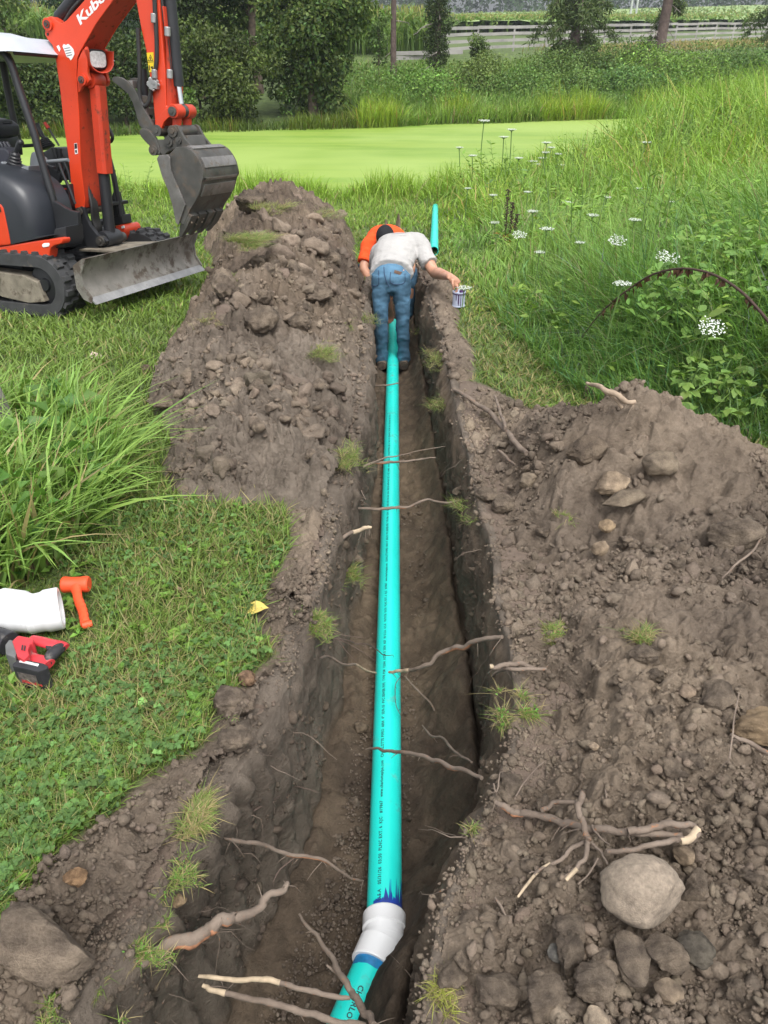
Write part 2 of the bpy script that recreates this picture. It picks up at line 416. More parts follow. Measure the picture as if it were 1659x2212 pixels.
TZ = np.where(Q < 0, FL+.004-.05*smooth(-.03, -.18, Q), np.where(Q <= 1, zl+.012*(1-wl)+(fz-zl)*wl**1.06, np.where(Q <= 2, fz-.02*np.sin(fl*math.pi), np.where(Q <= 3, fz+(zr-fz)*wr, FL+.004-.05*smooth(3.03, 3.18, Q)))))
side = np.where(Q < 1.0, smooth(0, .12, wl)*smooth(1, .9, wl), np.where(Q > 2, smooth(0, .1, wr)*smooth(1, .88, wr), 0))
sgn = np.where(Q < 1.5, 1, -1)
TX = TX+sgn*side*(.035*fbm(TY*2.5, TZ*2.5+7*sgn, 4, 91)+.022*fbm(TY*9, TZ*7, 4, 92, .6)+.5*domes(TY, TZ+20*sgn, .09, 93, .35)+.35*domes(TY, TZ*1.3, .04, 94, .4))
rnd = .075*(1+.8*fbm(TY*3.3, TY*0+1.7, 3, 96)); TX = TX-rnd*np.where(Q <= 1, smooth(.14, 0, wl)**1.5, 0)*(Q >= 0)*.35+.4*rnd*np.where((Q >= 2) & (Q <= 3), smooth(.72, 1, wr)**1.5, 0); TX = TX-np.where(Q < 0, rnd*.35, 0)+np.where(Q > 3, rnd*.4, 0)
TX = TX+sgn*side*.010*np.sign(np.sin(TY*2*math.pi/.11+6*fbm(TY*1.3, TZ*0, 2, 99)))*smooth(.35, .65, vn(TY*1.2, TZ*.6, 98))
fm = smooth(.9, 1.06, Q)*smooth(2.1, 1.94, Q)
TZ = TZ+fm*lumps(TX*1.0, TY, .85)
# crumbled soil banked against both feet of the walls
TZ = TZ+fm*(.05*np.exp(-(fl/.12)**2)+(.15+.07*smooth(2.9, 2.2, TY)+.12*smooth(1.7, 1.2, TY))*np.exp(-((1-fl)/(.22+.06*smooth(2.9, 2.2, TY)))**2))*(1+.6*fbm(TY*4, TX*4, 3, 95))

o = link('trench', grid_mesh('trench', TX, TY, TZ, None, True, np.repeat(np.clip(np.maximum(smooth(.10, -.01, Q), smooth(2.90, 3.01, Q))+.75*smooth(.98, .9, Q)*(Q < 1.2)+.3*smooth(2.1, 2.3, Q), 0, 1)[..., None], 3, 2)), M_TRENCH); tag(o, kind='structure')

# ---- spoil heaps
def heap(name, poly, hf, v0, v1, step, amin, amax, na, k, label, soil=M_SOIL):
    ys = rows_to(v0, v1, step); ys = np.concatenate([np.arange(-1.6, ys[0], .03), ys]) if v0 > 2000 else ys; X, Y = fan(ys, amax, na, amin); X0, Y0 = X, Y
    d = sdist(X, Y, poly); Z = G(X, Y)+hf(X, Y)+lumps(X, Y, k)*smooth(-.02, .12, d)
    jx = smooth(.0, .15, d)*.030; X = X0+jx*fbm(X0*11, Y0*11, 4, 801); Y = Y0+jx*fbm(X0*11+9, Y0*11, 4, 802); Z = Z+jx*.4*fbm(X0*24, Y0*24, 3, 803)
    o = link(name, grid_mesh(name, X, Y, Z, (d > -.05) & ((X < lipL(Y)-.08) | (X > lipR(Y)+.05) | (Y > 12.6)), True, np.repeat(smooth(5.6, 4.0, Y+.8*fbm(X*2, Y*2, 3, 88))[..., None], 3, 2)), soil); tag(o, label, 'dirt heap'); return o
M_SOIL_L = soilmat('ridge_soil', (.190, .154, .122), (.076, .060, .047), .9, False, DRY, WET)
heap('spoil_heap', HEAP_L, hL, 1130, 410, 1.1, -1.0, .05, 520, 1.55, 'long ridge of dark brown dug soil left of the trench', M_SOIL_L)
heap('spoil_heap', HEAP_R, hR, 2440, 840, 1.5, -.1, 3.2, 960, 1.0, 'broad stony heap of grey-brown soil filling the lower right beside the boulder')
heap('spoil_heap', BERM_R, hB, 900, 540, 1.6, 0.04, .3, 130, .9, 'narrow low berm of soil along the right lip of the trench beside the standing man')
heap('spoil_heap', STRIP, hS, 2440, 1085, 2.4, -1.5, .05, 420, .9, 'thin spread of crumbly soil between clover lawn and near left lip')
def soilz(x, y):
    x = np.asarray(x, float); y = np.asarray(y, float); z = G(x, y)
    h = np.maximum.reduce([np.where(sdist(x, y, p) > 0, f(x, y)+lumps(x, y, k), 0) for p, f, k in ((HEAP_L, hL, 1.55), (HEAP_R, hR, 1.0), (BERM_R, hB, .9), (STRIP, hS, .9))])
    inT = (x > lipL(y)+.02) & (x < lipR(y)-.02) & (y < 12.6)
    return np.where(inT, floorz(y)+lumps(x, y, .85), z+h)
def isdirt(x, y, pad=0.0):
    m = np.zeros(np.shape(x), bool)
    for p in (HEAP_L, HEAP_R, BERM_R, STRIP): m |= sdist(x, y, p) > pad
    return m | ((x > XL(y)-.02) & (x < XR(y)+.02) & (y < 12.8))

# ---- pond under duckweed
m, t, b = newmat('duckweed')
mp = node(t, 'ShaderNodeMapping'); mp.inputs['Scale'].default_value = (.16, 1.7, 1); t.links.new(coords(t), mp.inputs[0])
n1 = noise(t, 1.0, 6, .6, .6, mp.outputs[0]); n2 = noise(t, 60, 3); n3 = noise(t, .16, 3)
c = mixc(t, ramp(t, n1.outputs[0], .40, .60), (.140, .25, .024), (.215, .315, .044))
c = mixc(t, ramp(t, n3.outputs[0], .4, .62), c, (.26, .365, .078))
c = mixc(t, ramp(t, n2.outputs[0], .62, .8), c, (.12, .22, .02))
t.links.new(c, b.inputs['Base Color']); b.inputs['Roughness'].default_value = .62; b.inputs['Specular IOR Level'].default_value = .5
bump(t, b, n2.outputs[0], .25, .01)
xs = np.linspace(-45, 40, 120); ys = np.linspace(16, 52, 60); PX, PY = np.meshgrid(xs, ys)
o = link('pond', grid_mesh('pond', PX, PY, PX*0+PONDZ+.004*fbm(PX*2, PY*2, 2, 97), None, True), m); tag(o, kind='structure')
M_TCLOD = soilmat('wall_clod', (.165, .136, .108), (.078, .062, .049), .8, True)
# ================================================================ clods and stones
def ico(sub):
    bm = bmesh.new(); bmesh.ops.create_icosphere(bm, subdivisions=sub, radius=1)
    V = np.array([v.co[:] for v in bm.verts]); F = np.array([[v.index for v in f.verts] for f in bm.faces]); bm.free(); return V, F
def n3(V, f, s):
    return (fbm(V[:, 0]*f+s, V[:, 1]*f+V[:, 2]*f*.7, 3, s)+fbm(V[:, 1]*f+s, V[:, 2]*f-V[:, 0]*f*.6, 3, s+5)+fbm(V[:, 2]*f+s, V[:, 0]*f+V[:, 1]*f*.5, 3, s+9))/1.5
def rockV(sub, s, amp=.35, f=1.3, flat=.75, facets=7, fine=0):
    V, F = ico(sub); r = np.random.default_rng(s)
    for _ in range(facets):
        n = r.normal(size=3); n /= np.linalg.norm(n); d = V@n; k = r.uniform(.55, .85)
        V = V-np.outer(np.maximum(0, d-k), n)*.85
    V = V*(1+amp*n3(V, f, s))[:, None]
    if fine: V = V*(1+fine*n3(V, 5, s+50))[:, None]
    V[:, 0] *= r.uniform(.9, 1.3); V[:, 1] *= r.uniform(.8, 1.05); V[:, 2] *= flat*r.uniform(.85, 1.15)
    return V, F
def rotm(n, tilt=1.0):
    a = RNG.uniform(0, 2*math.pi, n); b = RNG.normal(0, .6*tilt, n); c = RNG.normal(0, .6*tilt, n); R = np.zeros((n, 3, 3))
    ca, sa, cb, sb, cc, sc = np.cos(a), np.sin(a), np.cos(b), np.sin(b), np.cos(c), np.sin(c)
    R[:, 0, 0] = ca*cb; R[:, 0, 1] = ca*sb*sc-sa*cc; R[:, 0, 2] = ca*sb*cc+sa*sc
    R[:, 1, 0] = sa*cb; R[:, 1, 1] = sa*sb*sc+ca*cc; R[:, 1, 2] = sa*sb*cc-ca*sc
    R[:, 2, 0] = -sb; R[:, 2, 1] = cb*sc; R[:, 2, 2] = cb*cc; return R
def crumbs(name, P, size, sub, mat_, seeds, amp=.5, hue=.07):
    Vs, Fs, Cs, o = [], [], [], 0; which = RNG.integers(0, len(seeds), len(P))
    for k, s in enumerate(seeds):
        i = np.where(which == k)[0]
        if not len(i): continue
        V, F = rockV(sub, s, amp, fine=.18 if sub > 1 else 0); R = rotm(len(i))
        W = np.einsum('nij,vj->nvi', R, V)*size[i, None, None]+P[i][:, None, :]
        Vs.append(W.reshape(-1, 3)); Fs.append((F[None]+(np.arange(len(i))*len(V))[:, None, None]+o).reshape(-1, 3)); o += len(i)*len(V)
        tint = np.clip(RNG.normal(1, hue, (len(i), 1))+RNG.normal(0, .010, (len(i), 3)), .6, 1.6)
        Cs.append(np.repeat(tint, len(V), 0))
    me = np_mesh(name, np.concatenate(Vs), np.concatenate(Fs), sub > 1, np.concatenate(Cs))
    return link(name, me, mat_)
def scatter_dirt(n, vmin, vmax, umin=-150, umax=1820, test=None):
    """points spread over the bare soil, denser near the photographer"""
    u = RNG.uniform(umin, umax, n); v = RNG.uniform(vmin, vmax, n)
    d = np.stack([ray(a, b_) for a, b_ in zip(u, v)]); lo = np.full(n, .1); hi = np.full(n, 60.)
    for _ in range(40):
        m_ = (lo+hi)/2; f = HC+m_*d[:, 2]-G1(m_*d[:, 1]) > 0; lo = np.where(f, m_, lo); hi = np.where(f, hi, m_)
    x, y = hi*d[:, 0], hi*d[:, 1]; k = isdirt(x, y, .02)
    if test is not None: k &= test(x, y)
    return x[k], y[k]
inside_trench = lambda x, y: (x > XL(y)+.03) & (x < XR(y)-.03)
def pile(name, n, smin, smax, sub, seeds, test, label_kind='stuff', pw=2.2, v0=440, v1=2400, sink=.25, mat_=None):
    x, y = scatter_dirt(n, v0, v1, test=test); cl = vn(x*2.3, y*2.3, 301)+.5*vn(x*6, y*6, 302)
    k = RNG.uniform(.35, 1.15, len(x)) < cl; x, y = x[k], y[k]; e = np.minimum(np.abs(x-lipL(y)), np.abs(x-lipR(y))); k = (e > .024) | (y > 9); x, y = x[k], y[k]
    s = smin*(1-RNG.uniform(0, 1-(smin/smax)**pw, len(x)))**(-1/pw)
    dist = np.hypot(x, y); s = s*np.clip(dist/3.2, .75, 2.4)**.5
    z = soilz(x, y)+s*(.5-sink)
    o = crumbs(name, np.stack([x, y, z], 1), s, sub, mat_ or M_CLOD, seeds); return tag(o, kind=label_kind)
pile('soil_crumbs', 60000, .0035, .012, 1, [1, 2, 3, 4], None, v0=700)
pile('soil_crumbs', 10000, .009, .026, 1, [5, 6, 7, 8, 9], lambda x, y: ~inside_trench(x, y))
pile('soil_crumbs', 12000, .005, .018, 1, [5, 6, 7, 8, 9], inside_trench, v0=800, mat_=M_TCLOD)
pile('soil_crumbs', 1500, .03, .085, 3, [21, 22, 23, 24], lambda x, y: sdist(x, y, HEAP_L) > .1, v0=440, v1=1100, sink=.4)
pile('soil_crumbs', 8000, .012, .040, 2, [11, 12, 13, 14], lambda x, y: ~inside_trench(x, y) & (y > 1.9), v0=440, v1=1500, sink=.35)
pile('soil_crumbs', 42000, .005, .017, 1, [5, 6, 7, 8, 9], lambda x, y: ~inside_trench(x, y) & (y > 1.8), v0=480, v1=1500, sink=.3)
pile('soil_crumbs', 26000, .0028, .013, 1, [1, 2, 3, 4, 5], lambda x, y: (np.minimum(np.abs(x-lipL(y)), np.abs(x-lipR(y))) < .2) & ~inside_trench(x, y), v0=900, sink=.2)
CLODS = []
for s in range(10):
    V, F = rockV(4, 400+s, .42, 1.6, .66, 10, .24)
    CLODS.append(np_mesh('earth_clod', V, F, True, np.tile(np.clip(np.random.default_rng(s).normal(1, .1)+np.zeros(3), .75, 1.3), (len(V), 1))))
    CLODS[-1].materials.append(M_CLOD)
def clods(n, smin, smax, test, label, group, v0=440, v1=2400, cap=90):
    x, y = scatter_dirt(n*5, v0, v1, test=test); cl = vn(x*1.6+40, y*1.6, 303); k = RNG.uniform(.2, 1, len(x)) < cl; x, y = x[k][:min(n, cap)], y[k][:min(n, cap)]
    for a, b_ in zip(x, y):
        s = smin*(1-random.random()*(1-(smin/smax)**2))**-.5*min(1.7, max(.8, math.hypot(a, b_)/3))
        o = bpy.data.objects.new('earth_clod', random.choice(CLODS)); C.objects.link(o); o.location = (a, b_, float(soilz(a, b_))+s*.25)
        o.scale = (s, s, s); o.rotation_euler = (random.gauss(0, .5), random.gauss(0, .5), random.uniform(0, 6.3)); tag(o, label, 'clod', group)
onL = lambda x, y: sdist(x, y, HEAP_L) > .08
onR = lambda x, y: (sdist(x, y, HEAP_R) > .06) & (np.hypot(x-.56, y-1.0) > .2)
onS = lambda x, y: sdist(x, y, STRIP) > .03
clods(95, .028, .09, onL, 'brown earth clod lying loose on the long ridge of soil left of the trench', 'clods on the left spoil ridge', v0=460, v1=1100, cap=95)
clods(110, .020, .06, onR, 'grey-brown earth clod lying loose on the broad heap right of the trench', 'clods on the right spoil heap', v0=860, cap=110)
clods(30, .018, .035, inside_trench, 'dark clod fallen onto the trench floor beside the pipe', 'clods on the trench floor', v0=900, cap=30)
clods(26, .018, .04, onS, 'grey clod on the thin soil spread at the near left lip', 'clods on the near left lip', v0=1100, cap=26)

def wallcrumbs(n, smin, smax):
    w_ = ((Q > .08) & (Q < .95)) | ((Q > 2.05) & (Q < 2.92)); ii = np.where(w_.ravel())[0]; yy = TY.ravel()[ii]; p = 1/np.maximum(.4, yy)**1.2; ii = RNG.choice(ii, n, p=p/p.sum()); P = np.stack([TX.ravel()[ii], TY.ravel()[ii], TZ.ravel()[ii]], 1)
    k = vn(P[:, 1]*5, P[:, 2]*5, 811) > .42; P = P[k]; s = smin*(1-RNG.uniform(0, 1-(smin/smax)**2, len(P)))**-.5*np.clip(P[:, 1]/2.5, .8, 2.2)**.5
    tag(crumbs('wall_crumbs', P, s, 1, M_TCLOD, [1, 2, 3, 4, 5]), kind='stuff')
def lipcrumbs(n, smin, smax):
    ii = np.where(((Q > -.16) & (Q < .04)).ravel() | ((Q > 2.96) & (Q < 3.16)).ravel())[0]; yy = TY.ravel()[ii]; p = 1/np.maximum(.4, yy); ii = RNG.choice(ii, n, p=p/p.sum()); P = np.stack([TX.ravel()[ii], TY.ravel()[ii], TZ.ravel()[ii]], 1)+RNG.normal(0, .012, (n, 3))*np.array([1, 1, .1])
    k = vn(P[:, 1]*7, P[:, 0]*7, 813) > .33; P = P[k]; s = smin*(1-RNG.uniform(0, 1-(smin/smax)**2, len(P)))**-.5*np.clip(P[:, 1]/2.5, .8, 2.4)**.5
    tag(crumbs('lip_crumbs', P, s, 1, M_CLOD, [1, 2, 3, 4, 5]), kind='stuff')
lipcrumbs(14000, .0035, .020)
wallcrumbs(9000, .004, .018); wallcrumbs(900, .012, .035)
# ================================================================ grass, leaves
def blades(P, h, az, lean, bend, w, col, nseg=3, fold=0):
    """tapering ribbon blades; all arguments are arrays of length n"""
    n = len(P); t = np.linspace(0, 1, nseg+1); dx, dy = np.cos(az), np.sin(az)
    out = lean[:, None]*t+bend[:, None]*t**2.2
    up = t[None, :]-.42*np.minimum(bend, 1.6)[:, None]*t**2.6*.75
    cx = P[:, 0, None]+h[:, None]*out*dx[:, None]; cy = P[:, 1, None]+h[:, None]*out*dy[:, None]; cz = P[:, 2, None]+h[:, None]*up
    sa = az+math.pi/2+RNG.normal(0, .7, n); wx, wy = np.cos(sa), np.sin(sa)
    wt = w[:, None]*np.interp(t, [0, .25, .6, 1], [.6, 1, .8, 0])[None, :]
    L = np.stack([cx-wx[:, None]*wt, cy-wy[:, None]*wt, cz], -1); R = np.stack([cx+wx[:, None]*wt, cy+wy[:, None]*wt, cz+wt*.3], -1)
    k = nseg; V = np.empty((n, 2*k+1, 3)); V[:, 0:2*k:2] = L[:, :k]; V[:, 1:2*k:2] = R[:, :k]; V[:, 2*k] = L[:, k]
    base = (np.arange(n)*(2*k+1))[:, None]
    Q = np.concatenate([base+np.array([[2*i, 2*i+1, 2*i+3, 2*i+2]]) for i in range(k-1)], 0) if k > 1 else np.zeros((0, 4), int)
    T = base+np.array([[2*k-2, 2*k-1, 2*k]])
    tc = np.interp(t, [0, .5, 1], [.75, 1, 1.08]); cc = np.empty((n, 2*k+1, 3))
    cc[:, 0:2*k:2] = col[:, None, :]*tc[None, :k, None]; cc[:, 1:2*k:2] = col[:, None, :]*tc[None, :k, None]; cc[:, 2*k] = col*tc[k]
    return V.reshape(-1, 3), [Q, T], cc.reshape(-1, 3)
def merge(parts):
    V, C_, F4, F3, o = [], [], [], [], 0
    for v, f, c in parts:
        V.append(v); C_.append(c)
        for a in f:
            if len(a): (F4 if a.shape[1] == 4 else F3).append(a+o)
        o += len(v)
    return np.concatenate(V), [np.concatenate(a) for a in (F4, F3) if a], np.concatenate(C_)
def greens(n, base, spread=.18, yellow=.15, dry=0.0, drycol=(.38, .31, .15)):
    c = np.array(base)[None, :]*np.exp(RNG.normal(0, spread, (n, 1)))
    yl = RNG.uniform(0, yellow, (n, 1)); c = c*(1-yl)+np.array([.36, .40, .07])*yl
    d = RNG.uniform(0, 1, n) < dry; c[d] = np.array(drycol)*RNG.uniform(.6, 1.2, (d.sum(), 1)); return c
def leaves(P, N, D, L, W, col, fold=.25, ovate=False):
    """pointed leaves: P base, D direction of the midrib, N rough normal"""
    D = D/np.linalg.norm(D, axis=1)[:, None]; Sd = np.cross(D, N); Sd /= np.linalg.norm(Sd, axis=1)[:, None]+1e-9; U = np.cross(Sd, D)
    if ovate:
        up = U*(W*fold)[:, None]; st = lambda f, w_, k: P+D*(L*f)[:, None]+Sd*(W*w_)[:, None]+up*k-U*(L*.10*f*f)[:, None]
        V = np.stack([P, st(.22, .38, .7), st(.5, .48, .9), st(.78, .26, .6), st(1, 0, 0), st(.78, -.26, .6), st(.5, -.48, .9), st(.22, -.38, .7), st(.22, 0, 0), st(.5, 0, 0), st(.78, 0, 0)], 1); b = (np.arange(len(P))*11)[:, None]
        F4 = np.concatenate([b+np.array([q]) for q in ([8, 1, 2, 9], [9, 2, 3, 10], [7, 8, 9, 6], [6, 9, 10, 5])]); F3 = np.concatenate([b+np.array([q]) for q in ([0, 1, 8], [0, 8, 7], [10, 3, 4], [10, 4, 5])]); return V.reshape(-1, 3), [F4, F3], np.repeat(col, 11, 0)
    m_ = P+D*(L*.42)[:, None]; V = np.stack([P, m_+Sd*W[:, None]*.5+U*(W*fold)[:, None], P+D*L[:, None]-U*(L*.12)[:, None], m_-Sd*W[:, None]*.5+U*(W*fold)[:, None]], 1)
    b = (np.arange(len(P))*4)[:, None]; F = np.concatenate([b+np.array([[0, 1, 2]]), b+np.array([[0, 2, 3]])])
    return V.reshape(-1, 3), [F], np.repeat(col, 4, 0)
def rdir(n, up=.3):
    d = RNG.normal(size=(n, 3)); d /= np.linalg.norm(d, axis=1)[:, None]; d[:, 2] += up; return d/np.linalg.norm(d, axis=1)[:, None]
def scatter_ground(n, u0, u1, v0, v1, test):
    u = RNG.uniform(u0, u1, n); v = RNG.uniform(v0, v1, n); d = np.stack([(u-SU)/SF, cP-(v-SV)/SF*sP, -sP-(v-SV)/SF*cP], 1)
    lo = np.full(n, .1); hi = np.full(n, 80.)
    for _ in range(40):
        m_ = (lo+hi)/2; f = HC+m_*d[:, 2]-G1(m_*d[:, 1]) > 0; lo = np.where(f, m_, lo); hi = np.where(f, hi, m_)
    x, y = hi*d[:, 0], hi*d[:, 1]; k = test(x, y); return x[k], y[k]
ONSHORE = lambda x, y: y < yshore(x)+.1
MEADOW = poly_at([(905, 452), (955, 480), (985, 545), (1010, 590), (1055, 640), (1100, 712), (1170, 775), (1235, 835)]) + \
    [(1.25, 4.0), (1.6, 3.62), (1.95, 3.4), (2.4, 3.2), (4, 2.6), (9, 4), (40, 20), (40, 45), (14, 38), (9, 28.7), (5, 23.8), (2.5, 20.5), (1, 18.5), (.2, 16.5)]
CLUMP = poly_at([(-140, 930), (60, 925), (200, 930), (215, 985), (265, 1040), (245, 1110), (150, 1210), (50, 1270), (-140, 1300)])
TOOLS = poly_at([(-60, 1240), (90, 1225), (215, 1235), (230, 1360), (160, 1440), (120, 1500), (-60, 1500)])
def lawn_ok(x, y): return (~isdirt(x, y)) & ~((x > XL(y)-.07) & (x < XR(y)+.13) & (y < 10.5)) & ONSHORE(x, y) & (sdist(x, y, MEADOW) < 0)
# mown lawn and trodden path
x, y = scatter_ground(330000, -200, 1859, 396, 2420, lambda x, y: lawn_ok(x, y) & ((y > 2.4) | (RNG.uniform(0, 1, len(x)) < .8)))
x2, y2 = scatter_ground(110000, -1500, -200, 800, 2420, lambda x, y: lawn_ok(x, y)); x, y = np.concatenate([x, x2]), np.concatenate([y, y2])
n = len(x); D_ = np.hypot(x, y); far = np.clip(D_/6, .3, 2.5); path = smooth(-.1, .2, x)*smooth(9.5, 7, y)
patch = vn(x*1.3, y*1.3, 201)
h = RNG.uniform(.035, .085, n)*np.clip(.75+.07*D_, .7, 1.6)*(1-.25*path); P = np.stack([x, y, G(x, y)-.005], 1)
dryp = np.clip(.08+.30*path+.35*(vn(x*2.5, y*2.5, 203) > .58)*(y < 3)+.2*(y < 3), 0, .6)
c = greens(n, (.135, .220, .046), .24, .2); dm = RNG.uniform(0, 1, n) < dryp; c[dm] = np.array([.34, .30, .13])*RNG.uniform(.6, 1.15, (dm.sum(), 1))
c *= (.82+.36*patch)[:, None]*np.where(y < 3, .93, 1)[:, None]; h = np.where(sdist(x, y, TOOLS) > 0, h*np.where(RNG.uniform(0, 1, n) < .06, 1.0, .35), h); c[y > 6] *= np.array([1.08, 1.12, .95])
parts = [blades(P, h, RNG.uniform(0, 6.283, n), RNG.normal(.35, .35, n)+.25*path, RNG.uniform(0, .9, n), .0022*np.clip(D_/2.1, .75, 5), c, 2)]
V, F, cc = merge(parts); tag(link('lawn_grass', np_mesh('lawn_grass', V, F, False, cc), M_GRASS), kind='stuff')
# clover and low broadleaf plants in the near lawn
x, y = scatter_ground(22000, -200, 760, 1080, 2420, lambda x, y: lawn_ok(x, y)); k = (RNG.uniform(.15, .95, len(x)) < vn(x*2.6, y*2.6, 205)+.15*(y < 1.8)) & (sdist(x, y, TOOLS) < 0); x, y = x[k], y[k]
n = len(x); P = np.stack([x, y, G(x, y)+RNG.uniform(.012, .045, n)], 1); parts = []
s = RNG.uniform(.006, .0115, n); base = greens(n, (.080, .165, .048), .28, .12); az = RNG.uniform(0, 6.283, n)
for k in range(3):
    a = az+k*2.094; Dv = np.stack([np.cos(a), np.sin(a), RNG.normal(.05, .2, n)], 1); parts.append(leaves(P, np.tile([0, 0, 1.], (n, 1))+RNG.normal(0, .25, (n, 3)), Dv, s*1.5, s*1.7, base))
x, y = scatter_ground(900, -200, 760, 1080, 2420, lambda x, y: lawn_ok(x, y)); n = len(x)
for k in range(4):
    a = RNG.uniform(0, 6.283, n); s = RNG.uniform(.02, .045, n)
    parts.append(leaves(np.stack([x, y, G(x, y)+.02], 1), np.tile([0, 0, 1.], (n, 1))+RNG.normal(0, .2, (n, 3)), np.stack([np.cos(a), np.sin(a), RNG.uniform(.1, .7, n)], 1), s, s*.6, greens(n, (.11, .25, .04), .2, .3)))
V, F, cc = merge(parts); tag(link('clover', np_mesh('clover', V, F, False, cc), M_LEAF), kind='stuff')

# tall wild grass of the meadow
def meadow_h(x, y):
    d = sdist(x, y, MEADOW); return np.clip(.16+.55*smooth(0, 1.1, d)+.25*smooth(1, 4, d), .1, 1.0)*(.75+.5*vn(x*.9, y*.9, 211))*np.interp(y, [3, 8, 14, 20, 30], [.95, .95, 1.0, 1.1, 1.2])*(1+.35*smooth(3, 8, x))
x, y = scatter_ground(95000, 840, 2300, 215, 1120, lambda x, y: (sdist(x, y, MEADOW) > -.05) & (y < yshore(x)+.5) & (~isdirt(x, y)))
n = len(x); D_ = np.hypot(x, y); P = np.stack([x, y, G(x, y)-.01], 1); h = meadow_h(x, y)*RNG.uniform(.55, 1.2, n)
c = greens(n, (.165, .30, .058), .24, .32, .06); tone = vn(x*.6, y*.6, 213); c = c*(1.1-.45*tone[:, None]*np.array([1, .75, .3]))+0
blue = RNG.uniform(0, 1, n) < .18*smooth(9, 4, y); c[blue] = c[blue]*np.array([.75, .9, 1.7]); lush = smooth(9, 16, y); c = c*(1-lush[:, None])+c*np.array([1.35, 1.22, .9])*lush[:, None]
wind = 2.2+1.4*(vn(x*.8, y*.8, 215)-.5)*4
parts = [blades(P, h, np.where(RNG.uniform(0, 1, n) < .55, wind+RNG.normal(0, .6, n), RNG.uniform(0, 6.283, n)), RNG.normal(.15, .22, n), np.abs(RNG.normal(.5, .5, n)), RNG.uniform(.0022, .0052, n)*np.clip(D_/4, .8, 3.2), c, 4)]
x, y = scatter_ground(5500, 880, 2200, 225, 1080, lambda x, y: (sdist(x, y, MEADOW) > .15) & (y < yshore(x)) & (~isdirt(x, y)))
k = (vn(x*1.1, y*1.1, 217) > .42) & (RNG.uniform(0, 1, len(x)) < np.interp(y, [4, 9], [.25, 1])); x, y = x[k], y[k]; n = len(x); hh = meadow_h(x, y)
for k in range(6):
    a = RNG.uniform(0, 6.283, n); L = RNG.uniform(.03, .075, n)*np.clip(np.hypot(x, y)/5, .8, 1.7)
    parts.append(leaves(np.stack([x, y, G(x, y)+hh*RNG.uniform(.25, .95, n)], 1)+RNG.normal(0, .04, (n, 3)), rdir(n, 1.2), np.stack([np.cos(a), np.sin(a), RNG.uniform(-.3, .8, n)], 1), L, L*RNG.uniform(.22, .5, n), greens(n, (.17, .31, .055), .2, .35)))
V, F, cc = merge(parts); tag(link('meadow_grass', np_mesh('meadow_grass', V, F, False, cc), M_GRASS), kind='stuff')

# shore fringe of rank grass on the near side of the pond
xs = RNG.uniform(-14, 5, 9000); s_ = yshore(xs); x = xs; y = s_-np.abs(RNG.normal(0, .55, len(xs)))+.25; k = (sdist(x, y, HEAP_L) < 0) & (vn(x*.9, y*.3, 219) > .3); x, y = x[k], y[k]; n = len(x)
h = RNG.uniform(.2, .62, n)*(.4+vn(x*1.1, y*.2, 221)); c = greens(n, (.21, .37, .04), .2, .45, .04)
V, F, cc = blades(np.stack([x, y, np.maximum(G(x, y), PONDZ-.05)], 1), h, RNG.uniform(0, 6.283, n), RNG.normal(.1, .2, n), np.abs(RNG.normal(.4, .4, n)), RNG.uniform(.006, .012, n), c, 4)
tag(link('shore_grass', np_mesh('shore_grass', V, F, False, cc), M_GRASS), kind='stuff')

xs = RNG.uniform(-15, 4, 26000); s_ = yshore(xs); x = xs; y = s_-RNG.uniform(0, 1, len(xs))**1.5*5.5; k = (sdist(x, y, HEAP_L) < 0) & (sdist(x, y, MEADOW) < 0) & ((x < -1) | (y > 12.7)); x, y = x[k], y[k]; n = len(x); near = smooth(5, 0, yshore(x)-y)
h = RNG.uniform(.10, .24, n)*(.6+1.0*near)*(.5+vn(x*.8, y*.8, 231)); c = greens(n, (.19, .325, .05), .22, .4, .06)
V, F, cc = blades(np.stack([x, y, G(x, y)-.01], 1), h, RNG.uniform(0, 6.283, n), RNG.normal(.2, .25, n), np.abs(RNG.normal(.5, .4, n)), RNG.uniform(.005, .010, n), c, 3)
tag(link('bank_edge_grass', np_mesh('bank_edge_grass', V, F, False, cc), M_GRASS), kind='stuff')
# the tall arching clump at the left, around the old post
def clump(name, poly, n, hmin, hmax, col, w, label, cat, az=None, parts=()):
    x0, x1 = min(p[0] for p in poly), max(p[0] for p in poly); y0, y1 = min(p[1] for p in poly), max(p[1] for p in poly)
    x = RNG.uniform(x0, x1, n*3); y = RNG.uniform(y0, y1, n*3); pq = at(30, 968); k = (sdist(x, y, poly) > 0) & ((np.hypot(x-pq[0], y-pq[1]) > .2) & ~((np.abs(x-pq[0]-.03) < .12) & (y < pq[1]) & (y > pq[1]-.45))); x, y = x[k][:n], y[k][:n]; n = len(x)
    a = RNG.uniform(0, 6.283, n) if az is None else az+RNG.normal(0, 1.25, n)
    pt = [blades(np.stack([x, y, G(x, y)], 1), RNG.uniform(hmin, hmax, n), a, np.clip(RNG.normal(.22, .2, n), -.2, .6), np.clip(np.abs(RNG.normal(.45, .4, n)), 0, 1.0), RNG.uniform(.4, 1.4, n)*w, greens(n, col, .28, .25, .08), 6)]
    n2 = n//9; i = RNG.integers(0, n, n2); aa = RNG.uniform(0, 6.283, n2); L = RNG.uniform(.05, .13, n2)
    pt.append(leaves(np.stack([x[i], y[i], G(x[i], y[i])+RNG.uniform(.05, .3, n2)], 1), rdir(n2, 1.5), np.stack([np.cos(aa), np.sin(aa), RNG.uniform(-.2, .6, n2)], 1), L, L*.7, greens(n2, (.09, .22, .05), .2, .2)))
    V, F, cc = merge(pt); return tag(link(name, np_mesh(name, V, F, False, cc), M_GRASS), label, cat)
